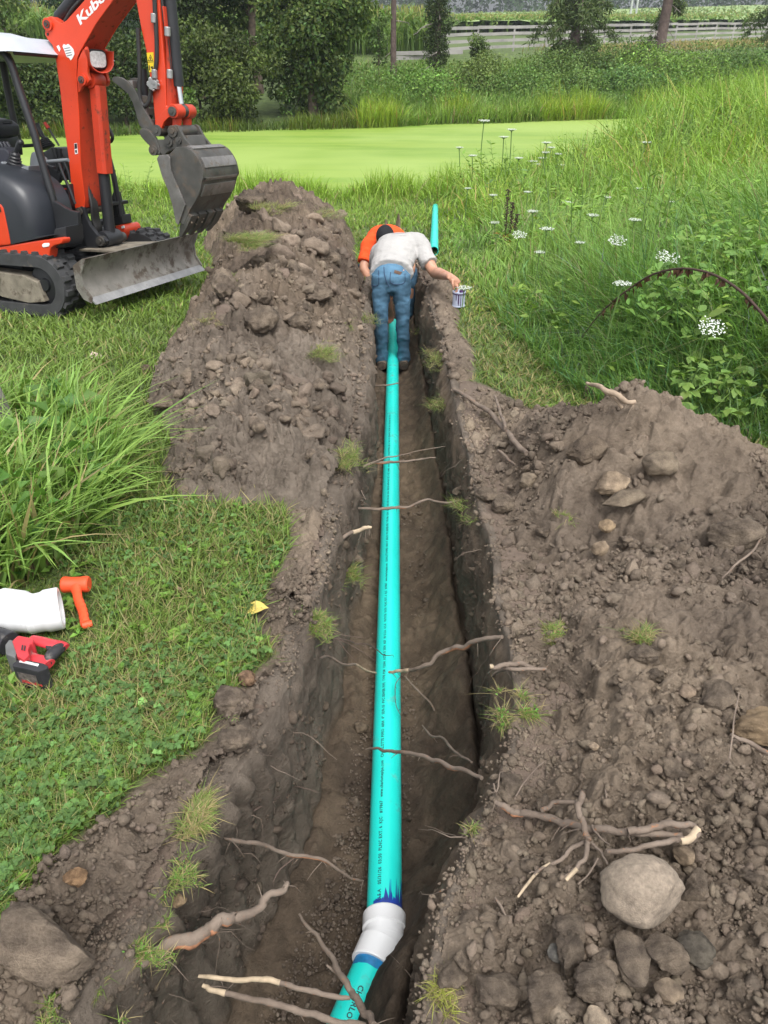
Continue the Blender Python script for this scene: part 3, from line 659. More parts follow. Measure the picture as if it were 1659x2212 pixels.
clump('tall_grass_clump', CLUMP, 3600, .16, .44, (.19, .33, .075), .0084, 'tall clump of long arching green grass blades around the old post at left', 'grass clump', -.25)
# ================================================================ pipes
def at_s(u, v, dz=0.0):
    """where a sight line meets the dug surface (heaps and trench included)"""
    d = ray(u, v); t = np.linspace(.5, 20, 4000)**1.0
    x, y, z = d[0]*t, d[1]*t, HC+d[2]*t
    below = z < soilz_smooth(x, y)+dz; i = int(np.argmax(below)) if below.any() else len(t)-1
    return np.array([x[i], y[i], z[i]])
def soilz_smooth(x, y):
    z = G(x, y); h = np.maximum.reduce([np.where(sdist(x, y, p) > 0, f(x, y)+.015, 0) for p, f in ((HEAP_L, hL), (HEAP_R, hR), (BERM_R, hB), (STRIP, hS))])
    inT = (x > XL(y)) & (x < XR(y)) & (y < 12.6); return np.where(inT, floorz(y)+.01, z+h)
M_TEAL = mat('teal_pvc', (.018, .70, .62), .30, .04, 3, spec=.5, dirt=(.12, .40, .34), damt=.40, dscale=9)
M_WPVC = mat('white_pvc', (.76, .77, .78), .35, .03, 5, dirt=(.45, .42, .38), damt=.30, dscale=14)
M_INK = mat('black_ink', (.02, .05, .06), .6, .1)
M_PRIMER = mat('blue_primer', (.020, .055, .33), .35, .3, 30)
M_PRIMER2 = mat('blue_primer_thin', (.02, .20, .45), .35, .3, 40)
M_BLACKIN = mat('pipe_inside', (.010, .03, .03), .6, .1)
RO = .0535
def pipe_obj(name, A, B, r, mat_, label=None, cat=None, parent=None, thick=.004):
    A, B = Vector(A), Vector(B); L = (B-A).length; bm = bmesh.new()
    pr = [(r, 0), (r, L*.25), (r, L*.5), (r, L*.75), (r, L-.004), (r-.002, L), (r-thick, L), (r-thick, L*.5), (r-thick, 0)]
    add_lathe(bm, pr, A, B-A, 40, close=True); return part(name, bm, mat_, parent, 40, 0, label, cat)
def wrap(A, B, r, roll, V, F, mat_, name, parent, lift=.0007, flip=1):
    """lay flat lettering (x along the pipe, y around it) on a pipe from A to B; roll 0 = top, positive to the left"""
    A, B = Vector(A), Vector(B); ax = (B-A).normalized(); up = (Vector((0, 0, 1))-ax*ax.z).normalized(); lf = up.cross(ax).normalized()
    W = []
    for x, y, *_ in V:
        a = roll+y*flip/r; W.append(A+ax*x+(up*math.cos(a)+lf*math.sin(a))*(r+lift))
    me = bpy.data.meshes.new(name); me.from_pydata([w_[:] for w_ in W], [], F); me.update(); return link(name, me, mat_, parent)
def pz(y): return -.6135-.07*y
def pxx(y): return .002+.0148*(y-1.39)
A1 = Vector((pxx(1.29), 1.29, pz(1.29))); B1 = Vector((pxx(8.1), 8.1, pz(8.1)))
p1 = pipe_obj('drain_pipe', A1, B1, RO, M_TEAL, 'long teal plastic drain pipe lying along the trench floor between the standing legs', 'pipe')
s1 = 'U.S.A   05/31/26  03:50  PLNC EXT. 6  KJC   #19867   www.charlottepipe.com   CHARLOTTE PIPE®  6004  4"  SDR-35  PVC SEWER PIPE  TYPE PSM  12364  ASTM D 3034  NSF  IN U.S.A  '
V, F = text_mesh(s1*3, .0150, .0004, 1.12); V = V[:, :2]; k = 6.6
keep = [f for f in F if max(V[i, 0] for i in f) < k]; V[:, 0] += .02; V[:, 1] -= .005
wrap(A1, B1, RO, math.radians(17), V, keep, M_INK, 'printed_line', p1)
# bend of two hubs, primer at both joints, lower pipe leaving to the left
J = Vector((.0, 1.228, pz(1.228))); d1 = (B1-A1).normalized(); D2 = Vector((-.40, -1.0, .05)).normalized()
fit = empty('pipe_bend', J[:], 0, 'white plastic pipe bend with two hubs joining the teal pipes in the trench', 'pipe fitting')
bm = bmesh.new(); add_lathe(bm, [(.0535, .070), (.0618, .070), (.0645, .066), (.0640, .026), (.0645, .024), (.0585, .020), (.0575, -.012), (.0535, -.012)], (0, 0, 0), d1, 40, close=True); part('hub', bm, M_WPVC, fit, 18)
bm = bmesh.new(); add_lathe(bm, [(.0535, .090), (.0618, .090), (.0645, .086), (.0640, .026), (.0645, .024), (.0585, .020), (.0575, -.012), (.0535, -.012)], (0, 0, 0), D2, 40, close=True); part('hub', bm, M_WPVC, fit, 18)
A2 = J+D2*.06; B2 = J+D2*.95
p2 = pipe_obj('drain_pipe', A2, B2, RO, M_TEAL, 'short teal pipe bending away left below the white fitting, under crossing roots', 'pipe')
V, F = text_mesh('CHARLOTTE PIPE®  6004  4"  SDR-35', .021, .0005, 1.1); V = V[:, :2]; V[:, 0] += .115; V[:, 1] -= .01
wrap(A2, B2, RO, math.radians(8), V, F, M_INK, 'printed_line', p2)
def stain(A, B, r, x0, f_edge, t0, t1, mat_, name, parent, s):
    A, B = Vector(A), Vector(B); nx, nt_ = 46, 120; V = []; Fq = []; ax = (B-A).normalized(); up = (Vector((0, 0, 1))-ax*ax.z).normalized(); lf = up.cross(ax).normalized()
    for j in range(nt_+1):
        a = t0+(t1-t0)*j/nt_; e = f_edge(a, j)
        for i in range(nx+1):
            V.append((A+ax*(x0+e*i/nx)+(up*math.cos(a)+lf*math.sin(a))*(r+.0005))[:])
    for j in range(nt_):
        for i in range(nx): k_ = j*(nx+1)+i; Fq.append((k_, k_+1, k_+nx+2, k_+nx+1))
    me = bpy.data.meshes.new(name); me.from_pydata(V, [], Fq); me.update(); return link(name, me, mat_, parent)
rr = np.random.default_rng(5); jag = np.interp(np.arange(200), np.sort(rr.choice(200, 70, False)), rr.uniform(.05, 1, 70)**2.2)
stain(A1, B1, RO, .012, lambda a, j: (.012+(.075*jag[j]*1.2)*max(0, math.sin(min(1, (-a+.75)/1.5)*math.pi/2))**1.5), -1.5, .65, M_PRIMER, 'primer_stain', p1, 1)
stain(A2, B2, RO, .024, lambda a, j: .030+.004*jag[j//2], -1.7, 1.7, M_PRIMER2, 'primer_stain', p2, 1)
# pipe on the grass to the right, pipe the two men are setting
a = at(937, 556); b_ = at(940, 456); dirn = (b_-a); A3 = Vector(a)+Vector((0, 0, .075)); B3 = Vector(b_)+Vector((0, 0, .085))
pipe_obj('drain_pipe', A3, B3, RO, M_TEAL, 'spare teal pipe lying on the grass right of the two men, open end towards us', 'pipe')
A4 = Vector(aty(843, 640, 8.75)); B4 = Vector((.12, 12.4, -1.14))
pipe_obj('drain_pipe', A4, B4, RO, M_TEAL, 'next teal pipe held in the trench by the crouching man, open end showing between legs', 'pipe')

# ================================================================ roots and sticks
def rootmat(name, c1, c2, c3):
    m, t, b = newmat(name); n = noise(t, 14, 5); n2 = noise(t, 60, 6, .7)
    c = mixc(t, ramp(t, n.outputs[0], .35, .6), c1, c2); c = mixc(t, ramp(t, n2.outputs[0], .60, .68), c, c3)
    t.links.new(c, b.inputs['Base Color']); b.inputs['Roughness'].default_value = .85; bump(t, b, n2.outputs[0], .7, .006); return m
M_ROOT = rootmat('root_bark', (.125, .094, .072), (.205, .16, .125), (.30, .14, .07))
M_ROOTD = rootmat('root_dark', (.075, .05, .038), (.14, .10, .08), (.2, .09, .04))
M_RAW = mat('raw_wood', (.40, .315, .215), .8, .3, 40)
M_RUST = mat('stripped_root', (.27, .125, .065), .8, .4, 60)
X2 = lambda x, y: (518.4+x*.3334, 1036.9+y*.3334)
X6 = lambda x, y: (414.8+x*.375, 1555.4+y*.375)
X5 = lambda x, y: (x*.3334, 1728+y*.3334)
X7 = lambda x, y: (950.5+x*.4271, 1641.8+y*.4271)
XD = lambda x, y: (x, y)
def trace(conv, pts, dz, surf=False):
    out = []
    for k, p in enumerate(pts):
        u, v = conv(p[0], p[1]); z = p[2] if len(p) > 2 else (dz if not hasattr(dz, '__len__') else dz[0]+(dz[1]-dz[0])*k/(len(pts)-1))
        out.append(at_s(u, v, z) if surf else at(u, v, z))
    return out
def wig(P, r, n=7, amp=.6):
    Q = curve_pts(P, n); s = random.randint(0, 9999); out = []
    for i, p in enumerate(Q):
        f = np.array([float(fbm(np.array([i*.23+s]), np.array([k*9.1]), 3, 400+k)[0]) for k in range(3)]); out.append(np.array(p)+f*r*amp*1.6)
    return out
def root(P, r0, r1, label, m_=M_ROOT, group=None, tip=None, strip=None, branches=(), name='root', cat='root'):
    r0 *= .74; r1 *= .74; Q = wig(P, (r0+r1)/2, amp=.7); n = len(Q)
    R = [(r0+(r1-r0)*i/(n-1))*(1.12-.35*abs(2*i/(n-1)-1)**3)*(1+.05*math.sin(i*1.1+r0*999)+random.gauss(0, .035)) for i in range(n)]
    bm = bmesh.new(); add_tube(bm, Q, R, 9)
    for bp, b0, b1 in branches:
        b0 *= .74; b1 *= .74; q = wig(bp, b0); add_tube(bm, q, [b0+(b1-b0)*i/(len(q)-1) for i in range(len(q))], 7)
    for k in range(int(3+n/8)):      # root hairs
        i = random.randrange(n); d_ = np.array([random.gauss(0, 1), random.gauss(0, 1), random.gauss(-.5, .7)]); L = random.uniform(1.5, 6)*max(r0, .004)
        add_tube(bm, [Q[i], Q[i]+d_*L*.5, Q[i]+d_*L*.8+np.array([0, 0, -L*.3])], [min(.0014, r0*.3), .001, .0005], 4)
    o = part(name, bm, m_, None, 60, 0, label, cat, group)
    if tip:                           # pale torn wood at one end
        e = Q[:max(2, n//tip)] if tip > 0 else Q[-max(2, n//-tip):]; rr_ = R[:len(e)] if tip > 0 else R[-len(e):]
        bm = bmesh.new(); add_tube(bm, e, [x*1.06+.0003 for x in rr_], 9); part('torn_end', bm, M_RAW, o, 60)
    if strip:
        i0, i1 = int(strip[0]*n), int(strip[1]*n); e = [q+np.array([-.0, -.35*R[i], -.25*R[i]]) for i, q in list(enumerate(Q))[i0:i1+1]]
        bm = bmesh.new(); add_tube(bm, e, [R[i]*.8*math.sin(math.pi*(k+.6)/(len(e)+.4))**.4 for k, i in enumerate(range(i0, i1+1))], 9); part('stripped_bark', bm, M_RUST, o, 60)
    return o
GR = 'roots sticking out across the trench'
root(trace(X2, [(600, 185), (740, 185), (860, 192), (920, 188), (1030, 178), (1090, 172), (1210, 128), (1280, 145), (1430, 136)], -.22), .010, .007, 'long grey root crossing right over the pipe below the leaning broken stick', group=GR, strip=(.45, .62))
root(trace(X2, [(615, 150), (700, 140), (800, 132)], -.2), .005, .003, 'short grey root stub beside the root that spans the whole trench', group=GR)
root(trace(X2, [(560, 450), (640, 395), (720, 345), (800, 315), (850, 308)], -.12), .012, .010, 'broken stick with pale splintered wood slanting from the left wall', group=GR, tip=-2, name='stick', cat='stick')
root(trace(XD, [(762, 1018), (800, 1002), (832, 998), (862, 997), (910, 992), (942, 988)], -.22), .011, .006, 'forked reddish root crossing the pipe at mid trench', group=GR, strip=(.2, .5), branches=[(trace(XD, [(800, 1002), (830, 990), (862, 984), (905, 974), (962, 964)], -.2), .006, .003)])
root(trace(XD, [(772, 836), (830, 832), (862, 828)], -.3), .008, .006, 'short thin root crossing the pipe just below the standing man', group=GR)
root(trace(XD, [(765, 1030), (778, 1055), (790, 1080)], -.15), .005, .003, 'drooping thin root below the forked root on the left wall', group=GR)
root(trace(XD, [(936, 828), (990, 850), (1040, 876), (1080, 912), (1110, 950), (1137, 980)], .03, True), .013, .018, 'grey forked branch lying down the soil from the right lip', branches=[(trace(XD, [(1068, 856), (1080, 886), (1092, 926)], .05, True), .009, .012)], name='branch', cat='branch')
root(trace(XD, [(1075, 975), (1095, 990), (1115, 1004)], .02, True), .010, .007, 'short brown stick on the soil below the grey forked branch', name='stick', cat='stick')
root(trace(X2, [(972, 1247), (1060, 1240), (1140, 1225), (1220, 1190), (1300, 1130), (1400, 1085), (1480, 1065), (1560, 1035), (1700, 1020)], (-.42, -.02)), .008, .012, 'thick orange-brown root from the right wall ending on top of the pipe', group=GR, strip=(.45, .85), tip=5)
root(trace(X2, [(440, 1168), (540, 1150), (600, 1155), (680, 1190), (740, 1195), (800, 1225), (878, 1252)], (-.1, -.5)), .007, .004, 'pale root drooping from the left wall to the edge of the pipe', group=GR, tip=-3)
root(trace(X2, [(590, 1025), (700, 1040), (760, 1060), (830, 1065), (880, 1095), (935, 1135), (992, 1135)], (-.12, -.53)), .0035, .002, 'hair-thin dark root curling onto the pipe from the left', M_ROOTD, GR, branches=[(trace(X2, [(600, 990), (700, 1010), (790, 1020)], -.2), .002, .001), (trace(X2, [(600, 1025), (720, 1070), (800, 1120), (880, 1170)], -.35), .003, .001), (trace(X2, [(640, 1040), (700, 1120), (760, 1180)], -.3), .002, .001)])
root(trace(X2, [(1042, 1275), (1010, 1320), (1004, 1390), (1016, 1470), (1040, 1525)], -.545), .0022, .0015, 'dark hair root looped over the right side of the pipe', M_ROOTD, GR)
root(trace(X2, [(1075, 1280), (1130, 1340), (1200, 1410), (1262, 1492)], (-.5, -.62)), .004, .006, 'pale thin root lying on the trench floor right of the pipe', group=GR)
root(trace(X2, [(1620, 1215), (1680, 1200), (1760, 1190), (1900, 1215)], 0.05), .009, .010, 'bent root poking from the soil above the right lip grass tuft', tip=6)
root(trace(X6, [(1003, 172), (1080, 163), (1160, 185), (1230, 190), (1350, 215), (1440, 245), (1540, 285), (1670, 335)], (-.42, -.06)), .006, .009, 'long thin root reaching over the pipe from the lower right wall', group=GR, strip=(.6, .9))
root(trace(X6, [(1325, 28), (1370, 80), (1450, 110), (1530, 190), (1610, 250)], (-.5, -.2)), .004, .006, 'grey wavy root running down the right wall behind the long thin root', group=GR)
root(trace(X6, [(140, 655), (250, 690), (380, 710), (480, 745), (600, 780), (740, 800), (830, 860), (920, 910), (988, 932)], (-.08, -.5)), .0085, .004, 'long root hanging from the left wall down towards the white fitting', group=GR, strip=(.4, .75))
root(trace(X6, [(160, 610), (300, 550), (420, 490), (530, 420), (600, 385), (735, 420)], (-.1, -.4)), .004, .002, 'fine grey root clinging to the left wall above the long hanging root', M_ROOTD, GR, branches=[(trace(X6, [(300, 460), (420, 400), (560, 380)], -.25), .002, .001)])
root(trace(X6, [(592, 788), (510, 860), (465, 935)], -.38), .003, .002, 'thin root curving down the left wall above the thick cut root', M_ROOTD, GR)
root([*trace(X5, [(820, 1100), (950, 1030), (1050, 975), (1230, 890), (1400, 815), (1500, 770)], (-.04, -.06)), *trace(X6, [(250, 1150), (400, 1062), (500, 990), (552, 948)], (-.07, -.09))], .0215, .009, 'thickest cut root jutting from the near left wall with a splintered tip', group=GR, strip=(.12, .62), name='root')
root(trace(X6, [(38, 1470), (220, 1495), (440, 1500), (600, 1540), (750, 1580), (905, 1592)], -.28), .0062, .0085, 'upper of two pale-ended roots at the bottom of the trench', group=GR, tip=2)
root(trace(X6, [(62, 1530), (160, 1565), (300, 1600), (500, 1630), (700, 1690), (850, 1740), (1000, 1765)], -.24), .0072, .0105, 'lower of two pale-ended roots at the bottom of the trench', group=GR, tip=4)
root(trace(X6, [(618, 1115), (700, 1220), (780, 1330), (840, 1430), (900, 1530), (950, 1620), (1000, 1700), (1060, 1775)], (-.4, -.2)), .006, .0125, 'brown root leaning over the short lower pipe, tip pointing up the trench', group=GR, strip=(.12, .3), branches=[(trace(X6, [(775, 1415), (820, 1450), (880, 1500)], -.33), .004, .006)])
tg = root(trace(X7, [(272, 212), (330, 240), (400, 265), (520, 290), (640, 320), (760, 345), (900, 365), (1050, 378), (1210, 385)], .03, True), .011, .010, 'tangle of torn roots with pale tips lying on the soil behind the boulder', name='root_tangle', cat='root', strip=(.05, .3), branches=[
    (trace(X7, [(960, 360), (1050, 335), (1180, 322), (1270, 328), (1300, 355), (1262, 400), (1200, 412), (1100, 430), (950, 463), (840, 468)], .05, True), .011, .007),
    (trace(X7, [(732, 178, .12), (705, 215, .10), (715, 280, .08), (735, 350, .06), (745, 405, .04)], .06, True), .010, .009),
    (trace(X7, [(745, 400), (690, 430), (600, 500), (500, 560), (440, 630), (393, 694)], .03, True), .008, .003),
    (trace(X7, [(745, 405), (742, 480), (692, 550), (636, 608)], .035, True), .008, .005),
    (trace(X7, [(755, 415), (815, 458), (842, 525)], .03, True), .005, .003), (trace(X7, [(520, 262), (560, 222), (640, 210), (705, 214)], .05, True), .008, .006),
    (trace(X7, [(760, 330), (800, 380), (860, 430)], .04, True), .005, .002), (trace(X7, [(800, 500), (760, 560), (700, 632)], .03, True), .003, .002), (trace(X7, [(500, 560), (470, 565), (452, 572)], .03, True), .003, .002)])
bm = bmesh.new()
for pp, r0, r1 in ((trace(X7, [(560, 525), (500, 560), (440, 630), (393, 694)], .032, True), .0058, .0035), (trace(X7, [(692, 550), (636, 608)], .037, True), .0065, .0054), (trace(X7, [(1303, 350), (1262, 400), (1215, 410)], .053, True), .011, .0105)):
    q = curve_pts(pp, 5); bm = bmesh.new(); add_tube(bm, q, [(r0+(r1-r0)*i/(len(q)-1))*.76 for i in range(len(q))], 8); part('torn_end', bm, M_RAW, tg, 60)
for k, (pp, r0, r1, lb) in enumerate(((trace(X7, [(382, 185), (430, 110), (480, 50), (540, 0)], .03, True), .003, .002, 'thin twig standing up from the soil left of the root tangle'),
        (trace(X7, [(270, 120), (285, 160), (305, 60)], .03, True), .003, .002, 'tiny dark twig at the right lip beside the root tangle'),
        (trace(X7, [(840, 190), (838, 130), (845, 85)], .03, True), .003, .002, 'tiny dark twig upright in the crumbs above the root tangle'),
        (trace(X7, [(275, 700), (320, 760), (350, 840)], .02, True), .004, .003, 'short grey twig lying in the crumbs left of the boulder'),
        ([at_s(1575, 1640, .02), at_s(1585, 1560, .06), at_s(1597, 1495, .10)], .003, .002, 'pale upright twig on the right heap at the frame edge'),
        ([at_s(1580, 1590, .03), at_s(1625, 1605, .03), at_s(1680, 1640, .03)], .006, .008, 'cut reddish root end entering from the right frame edge'),
        ([at_s(1655, 1140, .03), at_s(1630, 1185, .04), at_s(1585, 1225, .03), at_s(1560, 1250, .02)], .005, .004, 'weathered grey twig on the right heap above the red root end'),
        ([at_s(1060, 1468, .05), at_s(1075, 1450, .06), at_s(1110, 1445, .05), at_s(1178, 1446, .03)], .005, .008, 'curved brown root stub on the right lip behind the grass tuft'))):
    root(pp, r0, r1, lb, name='twig', cat='twig')
# two bleached snags on the crest of the right heap
root([at_s(1278, 862, .0), at_s(1272, 845, .05), at_s(1268, 826, .10)], .016, .014, 'dark snag stub on top of the right heap', M_ROOTD, name='snag', cat='stump', branches=[])
root([at_s(1268, 826, .12), at_s(1300, 838, .12), at_s(1335, 856, .09), at_s(1368, 872, .02)], .012, .016, 'bleached fork of dead wood leaning on the right heap crest', mat('bleached_wood', (.33, .25, .18), .85, .35, 20, bmp=.6), name='snag', cat='branch', branches=[([at_s(1300, 838, .11), at_s(1325, 862, .07), at_s(1345, 884, .02)], .010, .008)])

# hair roots hanging out of both walls, past counting
bm = bmesh.new(); random.seed(31)
for k in range(230):
    y_ = .6+random.random()**1.7*6.5; lf = random.random() < .6; x_ = float(lipL(np.array(y_)) if lf else lipR(np.array(y_))); z_ = float(G(x_, y_))-random.uniform(.02, .35); s_ = 1 if lf else -1; L = random.uniform(.04, .20); p = Vector((x_-s_*.03, y_, z_)); q = [p]; d_ = Vector((s_*random.uniform(.3, 1), random.gauss(0, .7), random.uniform(-.8, .3))).normalized()
    for j in range(6): d_ = (d_+Vector((random.gauss(0, .35), random.gauss(0, .35), -.22+random.gauss(0, .25)))).normalized(); q.append(q[-1]+d_*L/6)
    r_ = random.uniform(.0006, .0019)*(1+y_*.12); add_tube(bm, q, [r_*(1-.13*j) for j in range(7)], 4)
o = part('fine_roots', bm, M_ROOT, None, 60); tag(o, kind='stuff')
# ================================================================ stones
def stone(u, v, r_, label, c=None, seed=1, flat=.8, amp=.16, sc=(1, 1, 1), rz=0., sub=5, m_=M_STONE, name='stone', fine=.02, facets=7, sink=.22, cat='stone', dz=0):
    r = r_*.84; V, F = rockV(sub, seed, amp*1.3, 1.0, flat, facets, fine); p = at_s(u, v, dz)
    o = link(name, np_mesh(name, V*np.array(sc), F, True, np.tile(c if c is not None else [1, 1, 1], (len(V), 1))), m_)
    o.location = (p[0], p[1], p[2]+r*flat*(1-sink*2)*.6); o.scale = (r, r, r); o.rotation_euler = (0, 0, rz); return tag(o, label, cat)
bo = mat('boulder', (.235, .19, .145), .85, .25, 9, dirt=(.17, .135, .105), damt=.45, dscale=3, bmp=.5, bscale=28, bdist=.006)
stone(1378, 1945, .089, 'largest smooth rounded tan boulder below the root tangle', seed=3, flat=.90, amp=.11, sc=(1.10, .96, 1.0), m_=bo, fine=.03, facets=4, name='boulder', cat='boulder', sink=.05)
stone(1500, 1925, .055, 'upright flat slab of clay leaning on the right side of the boulder', seed=14, sc=(.62, .55, 1.5), m_=M_CLOD, fine=.12, amp=.2)
stone(1478, 1850, .032, 'square tan stone behind the boulder', [1.1, 1.05, 1], 15)
stone(1208, 2062, .021, 'smooth blue-grey pebble among the crumbs lower right', [.75, .88, 1.05], 21, m_=M_STONE, fine=0, facets=1)
stone(1500, 2055, .04, 'dark bluish rough rock below the clay slab', [.42, .46, .5], 22, fine=.1)
stone(1435, 2060, .046, 'large brown clod left of the dark bluish rock', seed=23, m_=M_CLOD, fine=.1)
stone(1365, 2070, .046, 'flat tan slab of soil below the boulder', seed=24, m_=M_CLOD, sc=(.8, 1.3, .6), fine=.06)
stone(1230, 2015, .045, 'pointed brown clod between boulder and pebble', seed=25, m_=M_CLOD, fine=.12)
stone(1290, 2125, .048, 'rough angular clod at the bottom right middle', seed=26, m_=M_CLOD, fine=.14)
stone(1075, 2150, .056, 'big rough clod at the bottom beside the lower pipe', seed=27, m_=M_CLOD, fine=.14)
stone(1175, 2165, .055, 'tall knobbly clod at the bottom edge right of the rough clod', seed=28, m_=M_CLOD, fine=.14, sc=(.75, .8, 1.2))
stone(1440, 2150, .032, 'rounded stone near the bottom right corner', [.95, .92, .9], 29)
stone(1020, 2000, .040, 'tan slab of soil on the right lip above the lower pipe', seed=30, m_=M_CLOD, fine=.08)
stone(975, 2110, .036, 'round clod at the right lip beside the lower pipe', seed=31, m_=M_CLOD, fine=.1)
stone(1320, 1055, .070, 'largest pale tan stone in the middle of the right heap', [1.25, 1.2, 1.15], 33, fine=.08, facets=6)
stone(1425, 1010, .075, 'rounded brown lump high on the right heap', [.85, .85, .85], 34, fine=.03)
stone(1340, 1088, .085, 'long flat brown rock just below the pale tan stone', [.8, .8, .8], 35, sc=(1.5, .7, .55), fine=.06, rz=.4)
stone(1265, 985, .10, 'dark overhanging slab of earth on the right heap', [.8, .78, .76], 36, sc=(1.3, .8, .8), m_=M_CLOD, fine=.08, rz=.5)
stone(1295, 1190, .045, 'upright pale grey stone low on the right heap', [1.2, 1.15, 1.1], 37, sc=(.7, .7, 1.2))
stone(1590, 1165, .11, 'large half buried clod at the right edge of the heap', [.95, .95, .95], 38, m_=M_CLOD, fine=.1)
stone(1085, 1095, .062, 'rounded clod on the right lip beside the grass tuft', seed=39, m_=M_CLOD, fine=.1)
stone(1050, 1075, .060, 'broad clod at the left foot of the right heap', seed=40, m_=M_CLOD, fine=.1)
stone(1140, 1045, .050, 'smooth grey clod at the left flank of the right heap', seed=41, fine=.03)
stone(1310, 1140, .034, 'small pale stone below the long flat rock', [1.3, 1.2, 1.05], 42)
stone(1480, 1498, .030, 'pale blocky stone in the middle of the right soil', [1.1, 1.05, 1.05], 43)
stone(1545, 1512, .055, 'big brown clod right of the pale blocky stone', seed=44, m_=M_CLOD, fine=.09)
stone(1645, 1580, .075, 'large rough lump cut by the right frame edge', [1.15, 1.05, .9], 45, fine=.12)
stone(1390, 1420, .040, 'knobbly clod below the second grass tuft of the right heap', seed=46, m_=M_CLOD, fine=.12)
stone(1285, 1615, .016, 'small whitish pebble in the crumbs of the lower right', [1.7, 1.65, 1.6], 47, fine=0)
stone(780, 1573, .034, 'grey half buried stone on the trench floor left of the pipe', [.7, .68, .66], 48, m_=M_STONE, fine=.03)
stone(972, 1325, .022, 'pale pebble on the trench floor right of the pipe', [1.1, 1.05, 1], 49)
stone(990, 1065, .032, 'round stone at the right lip foot near mid trench', seed=50)
stone(535, 1470, .034, 'tan faced clod on the near left lip', [1.6, 1.3, 1.1], 51, m_=M_CLOD, fine=.1)
stone(85, 2055, .105, 'big pale slab of packed soil in the bottom left corner', [1.15, 1.15, 1.15], 52, sc=(1.35, .85, .85), m_=M_CLOD, fine=.07, rz=-.35, sub=5, facets=6, sink=.1)
stone(72, 1995, .040, 'dark knobbly clod behind the big pale slab', [.85, .85, .85], 53, sc=(1.3, .9, .9), m_=M_CLOD, fine=.15)
stone(165, 1900, .028, 'orange-tan crumbling lump on the near left soil spread', [1.7, 1.35, 1.0], 54, m_=M_CLOD, fine=.12)
stone(388, 1950, .020, 'small square brown stone on the soil near the left lip', [1.0, .9, .75], 55, fine=.03, facets=7)
stone(500, 1520, .060, 'knobbly heap of clods on the near left lip', seed=56, m_=M_CLOD, fine=.16)
stone(505, 1600, .045, 'second knobbly clod farther along the near left lip', seed=57, m_=M_CLOD, fine=.16)
stone(1285, 2210, .03, 'whitish stone cut by the bottom edge', [1.5, 1.5, 1.5], 58, fine=0)
stone(570, 700, .11, 'big dark clod at the foot of the left ridge', [.9, .9, .9], 59, m_=M_CLOD, fine=.12)
stone(650, 700, .10, 'dark blocky clod on the slope of the left ridge', [.88, .88, .88], 60, m_=M_CLOD, fine=.12)
stone(690, 640, .09, 'dark clod high on the left ridge', [.88, .88, .88], 61, m_=M_CLOD, fine=.14)
stone(540, 445, .20, 'dark lumpy sod at the far end of the left ridge', [.6, .6, .6], 62, m_=M_CLOD, fine=.18, dz=.05)
stone(720, 565, .10, 'grey clod beside the orange shirt on the left ridge', [.95, .95, .95], 63, m_=M_CLOD, fine=.1)
stone(350, 875, .09, 'flat clod on the grass at the left foot of the ridge', [.9, .9, .9], 64, m_=M_CLOD, sc=(1.2, .8, .6), fine=.1)
stone(315, 805, .06, 'lone clod on the lawn left of the ridge', [.9, .85, .8], 65, m_=M_CLOD, fine=.1)
for k, (u, v) in enumerate([(672, 985), (700, 1000), (560, 925), (615, 905), (660, 880), (690, 835)]):
    stone(u, v, .035+.006*(k % 3), 'loose clod on the pale near end of the left ridge', [1.1, 1.1, 1.1], 66+k, m_=M_CLOD, sub=4, fine=.1, cat='clod', name='earth_clod')['group'] = 'clods on the pale near end of the ridge'

# ================================================================ grass tufts and lone plants
def tuft(u, v, r, h, n, label, col=(.13, .205, .05), w=.0026, surf=True, bendk=.6, broad=0, dry=.18, dz=0, clod=True, az=None, cat='grass tuft', name='grass_tuft', group=None):
    n = int(n*3.2); w *= .42; h *= .25; r *= 1.15; p = at_s(u, v, dz) if surf else at(u, v, dz); a = RNG.uniform(0, 6.283, n); q = r*np.sqrt(RNG.uniform(0, 1, n))*(.75+.3*np.sin(a*3+u)); x = q*np.cos(a)*.85; y = q*np.sin(a)*1.2; gap = vn(x*24+u, y*24+v, 701) > .42; x, y, q, a = x[gap], y[gap], q[gap], a[gap]; n = len(x)
    P = np.stack([x, y, .012*np.cos(q/r*1.5)-.012], 1); az_ = np.where(RNG.uniform(0, 1, n) < .15, np.arctan2(y, x)+RNG.normal(0, 1, n), RNG.uniform(0, 6.283, n)) if az is None else np.where(RNG.uniform(0, 1, n) < .6, az+RNG.normal(0, .9, n), RNG.uniform(0, 6.283, n)); n0 = n
    pt = [blades(P, (.3+.9*RNG.uniform(0, 1, n)**1.5)*h, az_, np.abs(RNG.normal(.85, .5, n))+q/r*.3, np.abs(RNG.normal(bendk*1.8, .6, n)), RNG.uniform(.7, 1.2, n)*w, greens(n, col, .3, .35, dry+.12), 3)]
    if broad:
        aa = RNG.uniform(0, 6.283, broad); L = RNG.uniform(.4, 1, broad)*h*.5; i = RNG.integers(0, n, broad)
        pt.append(leaves(P[i]+np.stack([aa*0, aa*0, RNG.uniform(.1, .8, broad)*h], 1), rdir(broad, 1.5), np.stack([np.cos(aa), np.sin(aa), RNG.uniform(-.2, .6, broad)], 1), L, L*.62, greens(broad, (.10, .27, .04), .2, .2)))
    V, F, c = merge(pt); o = link(name, np_mesh(name, V, F, False, c), M_GRASS); o.location = p; tag(o, label, cat, group); return o
tuft(745, 992, .13, .12, 420, 'round grass tuft on the left lip beside the forked root')
tuft(745, 1250, .085, .11, 520, 'grass tuft overhanging the left lip above the pale drooping root', az=.4)
tuft(690, 1345, .07, .07, 420, 'grass sod on the left lip beside the yellow leaf', broad=30)
